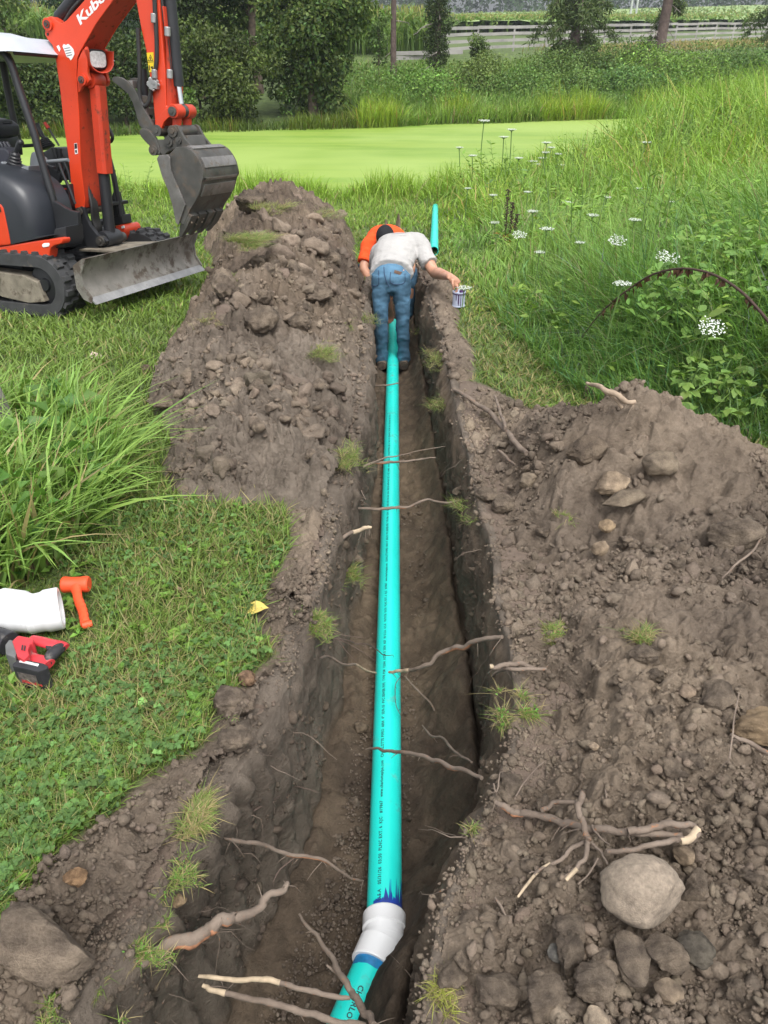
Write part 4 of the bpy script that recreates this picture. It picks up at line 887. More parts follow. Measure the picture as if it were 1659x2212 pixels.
tuft(430, 1765, .055, .085, 420, 'ragged tuft on the near left lip above the long hanging root', az=.5, dry=.4)
tuft(392, 1900, .05, .06, 150, 'weeds with broad leaves on the near left lip', broad=60)
tuft(330, 2030, .06, .06, 260, 'green sod above the thickest cut root', broad=50)
tuft(250, 2120, .07, .07, 420, 'sod at the bottom left lip below the thickest root', broad=40, dry=.3)
tuft(110, 2190, .05, .05, 160, 'clover sod in the bottom left corner', broad=50)
0 and tuft(520, 1695, .035, .06, 150, 'thin yellowing tuft below the knobbly clods', dry=.5)
tuft(1012, 1098, .085, .10, 260, 'tuft on the right lip level with the spanning root', az=3.4)
0 and tuft(1022, 1160, .03, .05, 70, 'tiny green sprig low on the right lip')
tuft(1108, 1520, .075, .10, 560, 'large weedy tuft on the right lip beside the orange-brown root', broad=70, dry=.35)
tuft(1200, 1370, .055, .07, 320, 'bright green tuft on the right soil, left of two', broad=40, dry=.3)
tuft(1382, 1375, .055, .07, 320, 'dull green tuft on the right soil, right of two', (.11, .19, .05), dry=.35)
tuft(1215, 1120, .05, .07, 110, 'small tuft in the middle of the right heap')
tuft(950, 775, .16, .14, 560, 'grassy sod on the right lip beside the standing boots', dry=.3)
tuft(965, 870, .12, .15, 420, 'drooping tuft on the right lip just below the grassy sod', az=3.6)
tuft(915, 715, .12, .10, 300, 'short grass on the right lip beside the standing legs')
tuft(1020, 1775, .03, .05, 130, 'tuft on the right lip left of the root tangle', dry=.3)
0 and tuft(925, 1850, .04, .05, 220, 'pale mossy grass on the right lip above the white fitting', dry=.4)
0 and tuft(893, 1925, .04, .05, 240, 'pale grass on the right lip beside the blue primer', dry=.45)
0 and tuft(868, 2010, .03, .04, 120, 'thin dry grass hanging by the white fitting', dry=.6)
tuft(960, 2140, .035, .06, 130, 'yellowing tuft at the bottom beside the lower pipe', (.26, .28, .06), dry=.3)
tuft(540, 520, .18, .18, 1300, 'large overturned sod with long grass at the left foot of the ridge', w=.004, dz=.18, bendk=1.0)
tuft(590, 450, .28, .24, 700, 'grass sod on the crest of the left ridge', (.20, .27, .08), w=.004, dry=.3)
tuft(695, 760, .13, .11, 420, 'round green sod low on the left ridge near the trench', bendk=.9)
tuft(740, 700, .11, .08, 150, 'thin grass patch on the ridge beside the trench')
tuft(520, 600, .15, .12, 260, 'sparse tuft on the outer slope of the left ridge')
tuft(455, 695, .14, .14, 240, 'pale tuft at the outer foot of the left ridge', (.24, .28, .10), dry=.4)
tuft(700, 465, .30, .28, 420, 'flattened pale grass near the far end of the ridge', (.22, .28, .12), w=.004, dry=.3, az=-.5)
tuft(770, 520, .40, .22, 900, 'bright lawn patch between the ridge and the orange shirt', w=.004)
0 and tuft(780, 915, .12, .10, 200, 'thin pale grass on the left lip below the standing man', dry=.4)
tuft(795, 690, .12, .14, 180, 'grass hanging over the left lip beside the jeans')
for k, (u, v) in enumerate([(560, 1090), (600, 1082), (640, 1320), (180, 1700), (150, 1690), (500, 1560)]):
    tuft(u, v, .04, .03, 12, ['low broadleaf weed at the near edge of the left ridge', 'second low broadleaf weed at the near edge of the left ridge', 'small weed right of the yellow leaf', 'bright broad leaf plant in the near lawn', 'paired broad leaves in the near lawn beside the bright plant', 'sprig on the lawn edge behind the knobbly clods'][k], broad=16, w=.002, cat='weed', name='broadleaf_weed')
# ================================================================ tools and small things on the lawn
M_MALLET = mat('orange_rubber', (.80, .085, .025), .55, .12, 8, dirt=(.35, .07, .03), damt=.36, dscale=25)
M_REDPL = mat('red_plastic', (.50, .035, .045), .5, .15, 10, dirt=(.36, .22, .2), damt=.40, dscale=25)
M_BLKPL = mat('black_rubber', (.022, .022, .026), .6, .3, 20, dirt=(.12, .11, .10), damt=.42, dscale=30)
M_GRYPL = mat('grey_plastic', (.12, .12, .12), .6, .2, 20)
def zb(u, v, z): return Vector(at(u, v, z+.02))
TL = lambda x, y: (x/6.0, 1192.4+y/6.0)          # close-up of the tools
t_ = empty('mallet', at(165, 1290), 0, 'bright orange rubber mallet lying on the grass by the tall clump', 'mallet')
def loc(o, p): return Vector(p)-Vector(o.location)
h0, h1 = zb(*TL(806, 425), .045), zb(*TL(1158, 415), .045); bm = bmesh.new()
ax = h1-h0; Lh = ax.length; add_lathe(bm, [(.024, 0), (.0275, .004), (.0285, .012), (.026, .03), (.026, Lh-.03), (.0285, Lh-.012), (.0275, Lh-.004), (.024, Lh)], loc(t_, h0), ax, 28)
part('head', bm, M_MALLET, t_, 30)
hc = (h0+h1)/2; g1, g2, g3 = zb(*TL(1015, 620), .03), zb(*TL(1070, 760), .022), zb(*TL(1105, 935), .018)
bm = bmesh.new(); q = curve_pts([hc, (hc+g1)/2, g1, g2, g3], 8); n = len(q)
rad = [(.024-.009*min(1, i/(n*.28)) if i < n*.28 else .015+.0012*math.sin(i*2.1)*(i > n*.5)) for i in range(n)]
add_tube(bm, [loc(t_, Vector(p)) for p in q], [(r*1.15, r*.9) for r in rad], 14); part('handle', bm, M_MALLET, t_, 50)
bm = bmesh.new(); e1 = zb(*TL(1068, 955), .015); e2 = zb(*TL(1195, 925), .015); add_tube(bm, [loc(t_, e1), loc(t_, (e1+e2)/2), loc(t_, e2)], [.011, .013, .010], 12); part('grip_flare', bm, M_MALLET, t_, 50)
for k in range(9):   # ribs of the grip
    f = .5+.045*k; i = int(f*(n-1)); p = loc(t_, Vector(q[i])); d_ = (Vector(q[min(i+1, n-1)])-Vector(q[i-1])).normalized(); bm = bmesh.new()
    if k == 0: ribs = bmesh.new()
    add_tube(ribs, [p-d_*.0012, p+d_*.0012], [(.0150, .0118)]*2, 14)
part('grip_ribs', ribs, M_MALLET, t_, 50)

# white elbow
el = empty('pipe_elbow', at(60, 1325), 0, 'white plastic pipe elbow lying on the grass between mallet and power tool', 'pipe fitting')
c0 = zb(*TL(430, 800), .062); R = .066
dl = (zb(*TL(-60, 735), .062)-c0); dl.z = 0; dl.normalize(); drr = (zb(*TL(770, 735), .062)-c0); drr.z = 0; drr.normalize()
bm = bmesh.new()
for d_, L in ((dl, .115), (drr, .085)):
    add_lathe(bm, [(.056, L), (R, L), (R+.003, L-.004), (R+.003, .042), (R-.002, .030), (R-.004, -.016), (.056, -.016)], loc(el, c0), d_, 40, close=True)
add_ball(bm, loc(el, c0), R-.003, sub=4)
part('body', bm, M_WPVC, el, 30)

# battery saw
sw = empty('reciprocating_saw', at(60, 1420), 0, 'red and black battery saw with a loop handle lying on the grass at left', 'power tool')
def slab(pts, z0, z1, name, m_, bev=.006, hole=None, par=sw, org=None):
    bm = bmesh.new(); hi = [loc(par, zb(*TL(*p), z1)) for p in pts]; add_prism(bm, [p-Vector((0, 0, z1-z0)) for p in hi], hi); return part(name, bm, m_, par, 40, bev)
bm = bmesh.new(); b0, b1 = zb(*TL(-330, 1010), .045), zb(*TL(130, 1190), .045); add_lathe(bm, [(.03, 0), (.034, .01), (.036, .06), (.038, (b1-b0).length-.02), (.036, (b1-b0).length)], loc(sw, b0), b1-b0, 28); part('gear_nose', bm, M_BLKPL, sw, 35)
slab([(60, 1200), (120, 1120), (190, 1150), (220, 1290), (200, 1375), (70, 1320)], .012, .085, 'boot_collar', M_GRYPL)
slab([(150, 1150), (230, 1075), (420, 1110), (440, 1160), (395, 1180), (365, 1260), (380, 1330), (300, 1395), (220, 1350), (190, 1260)], .010, .088, 'motor_housing', M_REDPL, .012)
bm = bmesh.new(); add_tube(bm, [loc(sw, Vector(p)) for p in curve_pts([zb(*TL(400, 1140), .055), zb(*TL(520, 1160), .055), zb(*TL(660, 1195), .055), zb(*TL(780, 1215), .052), zb(*TL(838, 1250), .048)], 6)], [(.011, .019)]*25, 14, ref=(0, 0, 1), flat=1); part('top_bridge', bm, M_REDPL, sw, 50)
bm = bmesh.new(); add_tube(bm, [loc(sw, Vector(p)) for p in curve_pts([zb(*TL(330, 1350), .045), zb(*TL(430, 1400), .045), zb(*TL(560, 1430), .045), zb(*TL(625, 1470), .043)], 6)], [(.014, .024)]*19, 14, ref=(0, 0, 1)); part('lower_bridge', bm, M_REDPL, sw, 50)
bm = bmesh.new(); q = curve_pts([zb(*TL(815, 1225), .05), zb(*TL(745, 1270), .05), zb(*TL(660, 1350), .048), zb(*TL(610, 1440), .045)], 7); add_tube(bm, [loc(sw, Vector(p)) for p in q], [.013+.006*math.sin(math.pi*i/(len(q)-1)) for i in range(len(q))], 16, ref=(0, 0, 1)); part('grip', bm, M_BLKPL, sw, 50)
bm = bmesh.new(); add_box(bm, loc(sw, zb(*TL(640, 1245), .05)), (.018, .03, .022), Matrix.Rotation(.6, 3, 'Z')); part('trigger', bm, M_BLKPL, sw, 40, .004)
for k in range(2):
    p = [TL(285+k*32, 1205+k*8), TL(303+k*32, 1210+k*8), TL(293+k*32, 1275+k*8), TL(275+k*32, 1270+k*8)]; bm = bmesh.new(); lo = [loc(sw, zb(u, v, .0895)) for u, v in p]; add_prism(bm, lo, [a+Vector((0, 0, .0012)) for a in lo]); part('vent_slot', bm, M_BLKPL, sw)
bt = slab([(150, 1445), (255, 1372), (560, 1435), (625, 1470), (620, 1502), (490, 1548), (165, 1478)], -.005, .075, 'battery', M_BLKPL, .008)
# battery face towards us with its worn badge, pale label strip on top
f0, f1 = zb(*TL(165, 1478), .075), zb(*TL(490, 1548), .075); f0.z -= .075; f1.z -= .075; fd = (f1-f0); fw = fd.length; fd.normalize(); fn = Vector((fd.y, -fd.x, 0))
if fn.y > 0: fn = -fn
M_BADGE = mat('worn_badge', (.10, .085, .08), .6, .5, 90); M_BADGER = mat('badge_red', (.55, .05, .05), .6, .5, 120)
bm = bmesh.new(); o_ = loc(sw, f0)+fn*.0006+fd*fw*.12
add_prism(bm, [o_+Vector((0, 0, .012)), o_+fd*fw*.74+Vector((0, 0, .012)), o_+fd*fw*.74+Vector((0, 0, .055)), o_+Vector((0, 0, .055))], [p+fn*.001 for p in (o_+Vector((0, 0, .012)), o_+fd*fw*.74+Vector((0, 0, .012)), o_+fd*fw*.74+Vector((0, 0, .055)), o_+Vector((0, 0, .055)))]); bd = part('badge', bm, M_BADGE, bt)
V, F = text_mesh('Milwaukee', .016, .0006); me = bpy.data.meshes.new('badge_lettering'); me.from_pydata([(o_+fn*.0018+fd*(x+.008)+Vector((0, 0, y+.018)))[:] for x, y, *_ in V], [], F); link('badge_lettering', me, M_BADGER, bd)
M_LABEL = mat('pale_label', (.55, .55, .55), .5, .3, 60)
slab([(262, 1398), (505, 1450), (490, 1480), (245, 1425)], .0755, .0768, 'label_strip', M_LABEL, 0)

# heart-shaped yellow leaf, dry leaves
M_YLEAF = mat('yellow_leaf', (.56, .44, .11), .5, .12, 30); M_DLEAF = mat('dry_leaf', (.30, .20, .14), .8, .3, 30)
def flatleaf(u, v, size, rz, m_, label, tilt=.15, stem=True):
    pr = [(0, -.5), (.12, -.55), (.36, -.5), (.50, -.28), (.46, -.05), (.30, .2), (.10, .42), (0, .62)]; pts = pr+[(-x, y) for x, y in pr[-2:0:-1]]
    bm = bmesh.new(); c = bm.verts.new((0, -.1, -.02)); vs = [bm.verts.new((x*1.05, y, .07*abs(x)+.03*math.sin(5*y+x*3))) for x, y in pts]
    for i in range(len(vs)): bm.faces.new((c, vs[i], vs[(i+1) % len(vs)]))
    bmesh.ops.subdivide_edges(bm, edges=bm.edges[:], cuts=1)
    if stem: add_tube(bm, [(0, -.48, 0), (.02, -.8, .02), (-.03, -1.1, .05)], [.022, .016, .013], 5)
    o = link('fallen_leaf', bm_mesh('fallen_leaf', bm, 60), m_); p = at_s(u, v, .02); o.location = p; o.scale = (size,)*3; o.rotation_euler = (tilt, .1, rz); return tag(o, label, 'leaf')
flatleaf(558, 1313, .062, -1.75, M_YLEAF, 'heart-shaped yellow leaf lying on the left lip of the trench')
flatleaf(500, 1358, .034, .5, M_DLEAF, 'curled brown dry leaf on the lawn below the yellow leaf', .5, False)
flatleaf(326, 1605, .026, 1.5, M_DLEAF, 'small pinkish dry leaf in the clover', .1, False)
flatleaf(388, 1272, .026, 2.2, M_DLEAF, 'small dark dry leaf in the grass left of the yellow leaf', .5, False)
flatleaf(205, 767, .075, .7, mat('pale_dry_leaf', (.5, .38, .33), .8, .2, 30), 'pale dry leaf on the lawn behind the grass clump', .3, False)

# grey weathered post at the left edge
pp = at(30, 968); bm = bmesh.new(); add_tube(bm, [(0, 0, -.05), (-.01, -.01, .15), (-.035, -.02, .36), (-.06, -.03, .56)], [.062, .058, .055, .05], 9)
for vv in bm.verts: vv.co += vv.co.normalized()*random.uniform(-.006, .006)
po = part('old_post', bm, mat('weathered_wood', (.20, .185, .165), .9, .35, 12, dirt=(.08, .07, .06), damt=.45, dscale=18, bmp=.8, bscale=30, bdist=.01), None, 40, 0, 'grey weathered wooden post in the tall grass at the left edge', 'post'); po.location = pp
# ================================================================ the mini excavator (local axes: x forward, y to its left, z up)
EO = Vector((-1.96, 6.6, -.485))
eL = Vector((.334, .938, -.085)).normalized(); eF = Vector((.942, -.335, .028)); eF = (eF-eL*eF.dot(eL)).normalized(); eU = eF.cross(eL).normalized()
EM = Matrix.Translation(EO) @ Matrix((eF, eL, eU)).transposed().to_4x4(); EI = EM.inverted()
EX = empty('mini_excavator'); EX.matrix_world = EM
tag(EX, 'orange and black tracked mini excavator with raised arm and open canopy at left', 'excavator')
def ex(u, v, l):
    """image direction -> point of the machine on its fore-and-aft plane y = l"""
    d = EI.to_3x3() @ Vector(ray(u, v)); o = EI @ Vector((0, 0, HC)); t = (l-o.y)/d.y; return o+d*t
def exz(u, v, z):
    d = EI.to_3x3() @ Vector(ray(u, v)); o = EI @ Vector((0, 0, HC)); t = (z-o.z)/d.z; return o+d*t
E1 = lambda x, y: (x/3.0, y/3.0); E2 = lambda x, y: (x/3.0, 345.6+y/3.0)
EA = lambda x, y: (x/5.647, 51.8+y/5.647); EB = lambda x, y: (x/5.647, 241.9+y/5.647); EC = lambda x, y: (x/5.647, 414.8+y/5.647); ED = lambda x, y: (224.7+x/5.647, 155.5+y/5.647)
M_ORG = mat('orange_paint', (.62, .050, .014), .38, .10, 3, coat=.25, dirt=(.16, .035, .015), damt=.30, dscale=14)
M_ORGD = mat('orange_paint_worn', (.50, .042, .014), .5, .15, 4, dirt=(.09, .04, .025), damt=.44, dscale=12)
M_BLK = mat('black_paint', (.018, .019, .022), .42, .25, 5, dirt=(.10, .095, .09), damt=.34, dscale=22)
M_HOOD = mat('black_hood', (.022, .025, .032), .42, .15, 3, coat=.1, dirt=(.16, .17, .18), damt=.26, dscale=45)
M_IRON = mat('worn_iron', (.095, .092, .085), .5, .35, 7, metal=.5, dirt=(.13, .105, .085), damt=.48, dscale=10)
M_IRONL = mat('polished_iron', (.22, .21, .20), .42, .3, 9, metal=.6, dirt=(.20, .165, .13), damt=.45, dscale=14)
M_EDGE = mat('scoured_steel', (.36, .36, .36), .4, .2, 12, metal=.5, dirt=(.22, .19, .16), damt=.38, dscale=25)
M_BLADE = mat('blade_steel', (.25, .235, .21), .5, .3, 6, metal=.4, dirt=(.11, .088, .07), damt=.5, dscale=8)
M_CHROME = mat('chrome_rod', (.55, .57, .58), .15, .05, 5, metal=1)
M_RUB = mat('track_rubber', (.040, .041, .043), .75, .25, 10, dirt=(.10, .088, .075), damt=.42, dscale=12)
M_MUD = mat('muddy_steel', (.20, .175, .135), .85, .3, 10, dirt=(.10, .08, .06), damt=.48, dscale=14, bmp=.6, bscale=50)
M_HOSE = mat('hose_rubber', (.025, .024, .024), .6, .2, 20, dirt=(.10, .085, .07), damt=.4, dscale=20)
M_SEAT = mat('seat_vinyl', (.030, .031, .042), .45, .15, 8)
M_GREY = mat('grey_panel', (.17, .185, .20), .55, .12, 6)
M_CANOPY = mat('canopy_white', (.40, .43, .48), .4, .08, 4, dirt=(.34, .35, .36), damt=.34, dscale=12)
M_WHITE = mat('white_decal', (.78, .78, .78), .4, .05); M_YEL = mat('yellow_decal', (.72, .52, .02), .45, .06); M_BLKD = mat('black_decal', (.015, .015, .015), .5, .1); M_REDD = mat('red_decal', (.55, .05, .03), .5, .1)
M_GLASS = mat('lamp_glass', (.62, .64, .64), .12, .25, 60, spec=.8)
def plate(name, conv, pts, l0, l1, m_, par=None, bev=.006, org=None):
    """outline taken on the near plane y=l0, carried straight through to y=l1"""
    bm = bmesh.new(); a = [ex(*conv(*p), l0) for p in pts]; b_ = [p+Vector((0, l1-l0, 0)) for p in a]; add_prism(bm, a, b_); return part(name, bm, m_, par or EX, 35, bev)
def bar(name, P, r, m_, par=None, n=12, smooth_=0, flat=1.0, ref=None):
    if smooth_: P = curve_pts(P, smooth_)
    bm = bmesh.new(); add_tube(bm, P, r, n, ref=ref, flat=flat); return part(name, bm, m_, par or EX, 50)
def pin(c, r, l0, l1, m_=None, par=None, name='pin', hub=True):
    bm = bmesh.new(); c = Vector((c.x, l0, c.z)); add_lathe(bm, [(r*.45, -.012), (r*.5, -.004), (r, -.004), (r, l1-l0+.004), (r*.5, l1-l0+.004), (r*.45, l1-l0+.012)], c, (0, 1, 0), 22); return part(name, bm, m_ or M_IRON, par or EX, 35)

# ---- tracks
def stadium(f0, f1, z0, z1, r, n=14):
    pts = []
    for k in range(n+1): a = -math.pi/2+math.pi*k/n; pts.append((f1+r*math.cos(a), z0+r+r*math.sin(a)) if True else 0)
    for k in range(n+1): a = math.pi/2+math.pi*k/n; pts.append((f0+r*math.cos(a), z0+r+r*math.sin(a)))
    return pts
def track(l0, l1):
    tr = link('track', None, None, EX); tr.name = 'track'
    f0, f1, r = -2.0, -.50, .232; pts = stadium(f0, f1, .01, .47, r, 16); n = len(pts)
    # resample by length
    P = [Vector((p[0], 0, p[1])) for p in pts]+[Vector((pts[0][0], 0, pts[0][1]))]; S_ = [0]
    for a, b_ in zip(P[:-1], P[1:]): S_.append(S_[-1]+(b_-a).length)
    def pos(s):
        s %= S_[-1]; i = max(0, min(len(P)-2, int(np.searchsorted(S_, s))-1)); t = (s-S_[i])/max(1e-9, S_[i+1]-S_[i]); p = P[i].lerp(P[i+1], t); d_ = (P[i+1]-P[i]).normalized(); return p, d_
    bm = bmesh.new(); m_ = 120; th = .085; rings = []
    for k in range(m_):
        p, d_ = pos(S_[-1]*k/m_); nrm = Vector((d_.z, 0, -d_.x)); rings.append([bm.verts.new(p+nrm*o_+Vector((0, y, 0))) for y, o_ in ((l0, 0), (l0+.02, .006), (l1-.02, .006), (l1, 0), (l1, -th), (l0, -th))])
    for a, b_ in zip(rings, rings[1:]+rings[:1]):
        for k in range(6): bm.faces.new((a[k], a[(k+1) % 6], b_[(k+1) % 6], b_[k]))
    nl = 44; w_ = l1-l0
    for k in range(nl):          # staggered chevron lugs
        for sd in (0, 1):
            s0 = S_[-1]*(k+.5*sd)/nl
            for y0, y1, ds in ((0.02, .30, 0), (.26, .52, .028)):
                ya, yb = (l0+w_*y0, l0+w_*y1) if sd == 0 else (l1-w_*y1, l1-w_*y0); fr = []
                for s_, hh in ((s0+ds, 0), (s0+ds+.048, 0), (s0+ds+.040, .024), (s0+ds+.008, .024)):
                    p, d_ = pos(s_); nrm = Vector((d_.z, 0, -d_.x)); fr.append((p+nrm*(hh+.004)+Vector((0, ya, 0)), p+nrm*(hh+.004)+Vector((0, yb, 0))))
                A_ = [bm.verts.new(a) for a, _ in fr]; B_ = [bm.verts.new(b2) for _, b2 in fr]; bm.faces.new(A_[::-1]); bm.faces.new(B_)
                for i in range(4): bm.faces.new((A_[i], A_[(i+1) % 4], B_[(i+1) % 4], B_[i]))
    me = bm_mesh('belt', bm, 30); link('belt', me, M_RUB, tr)
    yo = l0+.015 if l0 < 0 else l1-.015; sg = -1 if l0 < 0 else 1; bm = bmesh.new()
    prof = [(-2.05, .30), (-1.95, .36), (-1.3, .345), (-.66, .315), (-.53, .27), (-.50, .12), (-.66, .10), (-.92, .13), (-1.02, .17), (-1.18, .10), (-1.42, .10), (-1.52, .17), (-1.7, .17), (-1.9, .12), (-2.05, .2)]
    add_prism(bm, [(f, yo+.0*sg, z) for f, z in prof], [(f, yo-sg*.16, z) for f, z in prof]); fr = part('track_frame', bm, M_MUD, tr, 30, .008)
    bm = bmesh.new(); add_tube(bm, curve_pts([(-1.02, yo+sg*.004, .29), (-1.0, yo+sg*.03, .20), (-.93, yo+sg*.03, .20), (-.90, yo+sg*.004, .29)], 4), .009, 8); add_box(bm, (-.96, yo+sg*.006, .30), (.14, .02, .05)); part('tie_down', bm, M_MUD, fr, 40)
    for f, rr_, nm in ((f1, .15, 'idler_wheel'), (f0, .15, 'drive_sprocket'), (-.85, .07, 'track_roller'), (-1.22, .07, 'track_roller'), (-1.6, .07, 'track_roller')):
        bm = bmesh.new(); add_lathe(bm, [(rr_*.3, -.02), (rr_*.35, .0), (rr_*.8, .01), (rr_, .02), (rr_, w_*.6), (rr_*.3, w_*.62)], (f, yo-sg*.05, .245 if rr_ > .1 else .085), (0, -sg, 0), 26); part(nm, bm, M_BLK if 'roller' in nm or 'idler' in nm else M_MUD, tr, 35)
    for c in [tr]: pass
    return tr
track(-.80, -.53); track(.53, .80)
bm = bmesh.new(); add_box(bm, (-1.25, 0, .30), (.75, 1.1, .20)); add_box(bm, (-.75, 0, .33), (.5, .55, .16)); part('undercarriage', bm, M_BLK, EX, 35, .02)
bm = bmesh.new(); add_lathe(bm, [(.36, 0), (.40, .02), (.40, .10), (.36, .12)], (-1.30, 0, .40), (0, 0, 1), 40); part('slew_ring', bm, M_BLK, EX, 35)

# ---- dozer blade: curved sheet, bright cutting edge, end plates, two arms
prof = [(-.035, .475), (-.050, .46), (-.085, .40), (-.098, .33), (-.090, .26), (-.062, .205), (-.035, .178)]
def sheet(prof, th, l0, l1):
    bm = bmesh.new(); a = [Vector((f, l0, z)) for f, z in prof]; b_ = [Vector((f-th, l0, z)) for f, z in prof[::-1]]; pts = a+b_; add_prism(bm, pts, [p+Vector((0, l1-l0, 0)) for p in pts]); return bm
bl = link('dozer_blade', None, None, EX)
part('moldboard', sheet(prof, .02, -.785, .785), M_BLADE, bl, 50)
part('cutting_edge', sheet([(-.036, .186), (.004, .148), (.010, .140)], .018, -.79, .79), M_EDGE, bl, 30)
for l in (-.80, .785):
    bm = bmesh.new(); pr = [(-.02, .478), (-.05, .478), (-.15, .42), (-.15, .25), (-.10, .17), (-.03, .145), (-.02, .19), (-.075, .27), (-.08, .37)]; add_prism(bm, [(f, l, z) for f, z in pr], [(f, l+.015, z) for f, z in pr]); part('end_plate', bm, M_BLADE, bl, 30, .003)
for l in (-.34, .34):
    bm = bmesh.new(); add_prism(bm, [(-.10, l-.05, .44), (-.10, l-.05, .26), (-1.0, l*.95-.05, .20), (-1.0, l*.95-.05, .33)], [(-.10, l+.05, .44), (-.10, l+.05, .26), (-1.0, l*.95+.05, .20), (-1.0, l*.95+.05, .33)]); part('push_arm', bm, M_BLK, bl, 30, .01)
bm = bmesh.new(); add_prism(bm, [(-.10, -.30, .46), (-.10, .30, .46), (-.55, .22, .44), (-.55, -.22, .44)], [(-.10, -.30, .445), (-.10, .30, .445), (-.55, .22, .425), (-.55, -.22, .425)]); part('top_gusset', bm, M_MUD, bl, 30)
bar('blade_cylinder', [(-.14, 0, .40), (-.9, 0, .46)], .04, M_BLK, bl)

# ---- house: orange skirt, black hood, orange rear panels
plate('skirt', EC, [(-260, 700), (0, 665), (100, 650), (400, 600), (745, 555), (765, 600), (750, 632), (660, 655), (612, 690), (598, 810), (560, 825), (0, 822), (-260, 830)], -.76, -.66, M_ORG, bev=.02)
plate('rear_skirt', EC, [(-260, 700), (0, 665), (100, 650), (160, 700), (150, 822), (-260, 830)], -.66, .66, M_BLK, bev=.01)
plate('front_crossmember', EC, [(660, 450), (800, 420), (815, 600), (790, 680), (640, 690)], -.70, -.50, M_BLK, bev=.01)
# rounded black engine hood: three outlines lofted from the flank to the crown
def loft_l(name, secs, m_, par=None, bev=0, ang=50, close=True):
    bm = bmesh.new(); rings = [[bm.verts.new(p) for p in s] for s in secs]; n = len(rings[0])
    for a, b_ in zip(rings[:-1], rings[1:]):
        for k in range(n): bm.faces.new((a[k], a[(k+1) % n], b_[(k+1) % n], b_[k]))
    f1 = bm.faces.new(rings[0][::-1]); f2 = bm.faces.new(rings[-1]); return part(name, bm, m_, par or EX, ang, bev)
top = curve_pts([(-420, 600, 0), (-200, 625, 0), (0, 655, 0), (150, 690, 0), (300, 755, 0), (420, 840, 0), (510, 940, 0), (575, 1060, 0), (615, 1180, 0), (650, 1340, 0), (664, 1490, 0)], 3)
o_ = [ex(*EB(p[0], p[1]), -.55) for p in top]; bot = [ex(*EC(p[0], p[1]), -.74) for p in ((660, 525), (400, 585), (150, 637), (-420, 700))]
cz = .62; cf = o_[0].x
def inset(s, l, k): return [Vector((p.x-(p.x-cf)*k*.55, l, p.z-(p.z-cz)*k)) for p in s]
base = lambda l, k=0: [Vector((p.x-k*.02, l, p.z)) for p in bot]
loft_l('engine_hood', [inset(o_, -.765, .26)+base(-.765, .6), inset(o_, -.745, .12)+base(-.745), inset(o_, -.70, .045)+base(-.74), inset(o_, -.62, .01)+base(-.74), inset(o_, -.45, -.01)+base(-.6), inset(o_, -.30, .02)+base(-.4)], M_HOOD, ang=60)
plate('rear_panel', EC, [(-420, 130), (0, 140), (35, 195), (60, 300), (105, 520), (128, 650), (-420, 700)], -.775, -.40, M_ORG, bev=.02)
pl = plate('panel_badge', EC, [(-60, 150), (0, 185), (14, 240), (-60, 262)], -.7785, -.776, M_BLKD, bev=0)
V, F = text_mesh('U35', .07, .002)
plate('marker_lamp', EC, [(510, 640), (530, 625), (590, 622), (600, 640), (595, 665), (530, 678), (512, 668)], -.766, -.74, M_WHITE, bev=.004)
plate('near_fender', EB, [(640, 1080), (700, 1110), (780, 1165), (860, 1205), (945, 1222), (960, 1400), (800, 1480), (690, 1510)], -.56, -.52, M_BLK, bev=.008)
plate('far_fender', EB, [(1255, 1180), (1345, 1060), (1385, 960), (1425, 980), (1490, 1270), (1500, 1350), (1345, 1380), (1290, 1330)], .50, .56, M_BLK, bev=.008)
plate('far_step', EC, [(1310, 305), (1480, 280), (1500, 390), (1340, 425)], .48, .62, M_BLK, bev=.008)
fp = plate('far_corner_panel', EC, [(1335, 430), (1480, 395), (1515, 440), (1522, 520), (1495, 590), (1440, 625), (1330, 600)], .46, .72, M_ORG, bev=.02)
for k in range(5): plate('vent_slot', EC, [(1368+k*2, 425+k*11), (1416, 418+k*10.5), (1417, 423+k*10.5), (1369+k*2, 431+k*11)], .4585, .4600, M_BLKD, fp, 0)
plate('corner_lamp', EC, [(1478, 418), (1508, 408), (1512, 440), (1480, 446)], .457, .47, M_WHITE, fp, .002)
bm = bmesh.new(); a = [exz(*EB(x, y), .93) for x, y in ((-300, 1000), (560, 1010), (880, 1150), (1280, 1150), (900, 900), (-300, 700))]
fl = [(-2.1, -.60), (-.62, -.60), (-.62, .62), (-2.1, .62)]; add_prism(bm, [(f, l, .72) for f, l in fl], [(f, l, .75) for f, l in fl]); part('cab_floor', bm, M_BLK, EX, 35, .006)
# battery/valve box with warning labels between hood and boom
vb = plate('valve_box', EB, [(600, 905), (820, 880), (850, 1130), (830, 1200), (640, 1190)], -.20, .12, M_BLK, bev=.008)
for nm, mm, pts in (('warning_label', M_WHITE, [(628, 968), (712, 953), (718, 1015), (634, 1030)]), ('warning_label', M_WHITE, [(714, 938), (752, 932), (772, 1040), (735, 1050)]), ('warning_label', M_REDD, [(752, 932), (808, 926), (810, 945), (754, 950)]), ('warning_label', M_WHITE, [(640, 1040), (700, 1030), (712, 1115), (650, 1085)]), ('warning_label', M_WHITE, [(720, 1080), (778, 1070), (784, 1140), (728, 1150)]), ('warning_label', M_REDD, [(720, 1068), (776, 1060), (778, 1072), (722, 1082)]), ('warning_label', M_WHITE, [(812, 1055), (830, 1052), (836, 1130), (818, 1136)])):
    plate(nm, EB, pts, -.2025, -.2005, mm, vb, 0)
for j in range(6): plate('label_print', EB, [(638, 975+j*8), (706, 963+j*8), (706, 965+j*8), (638, 977+j*8)], -.2034, -.2028, M_BLKD, vb, 0)

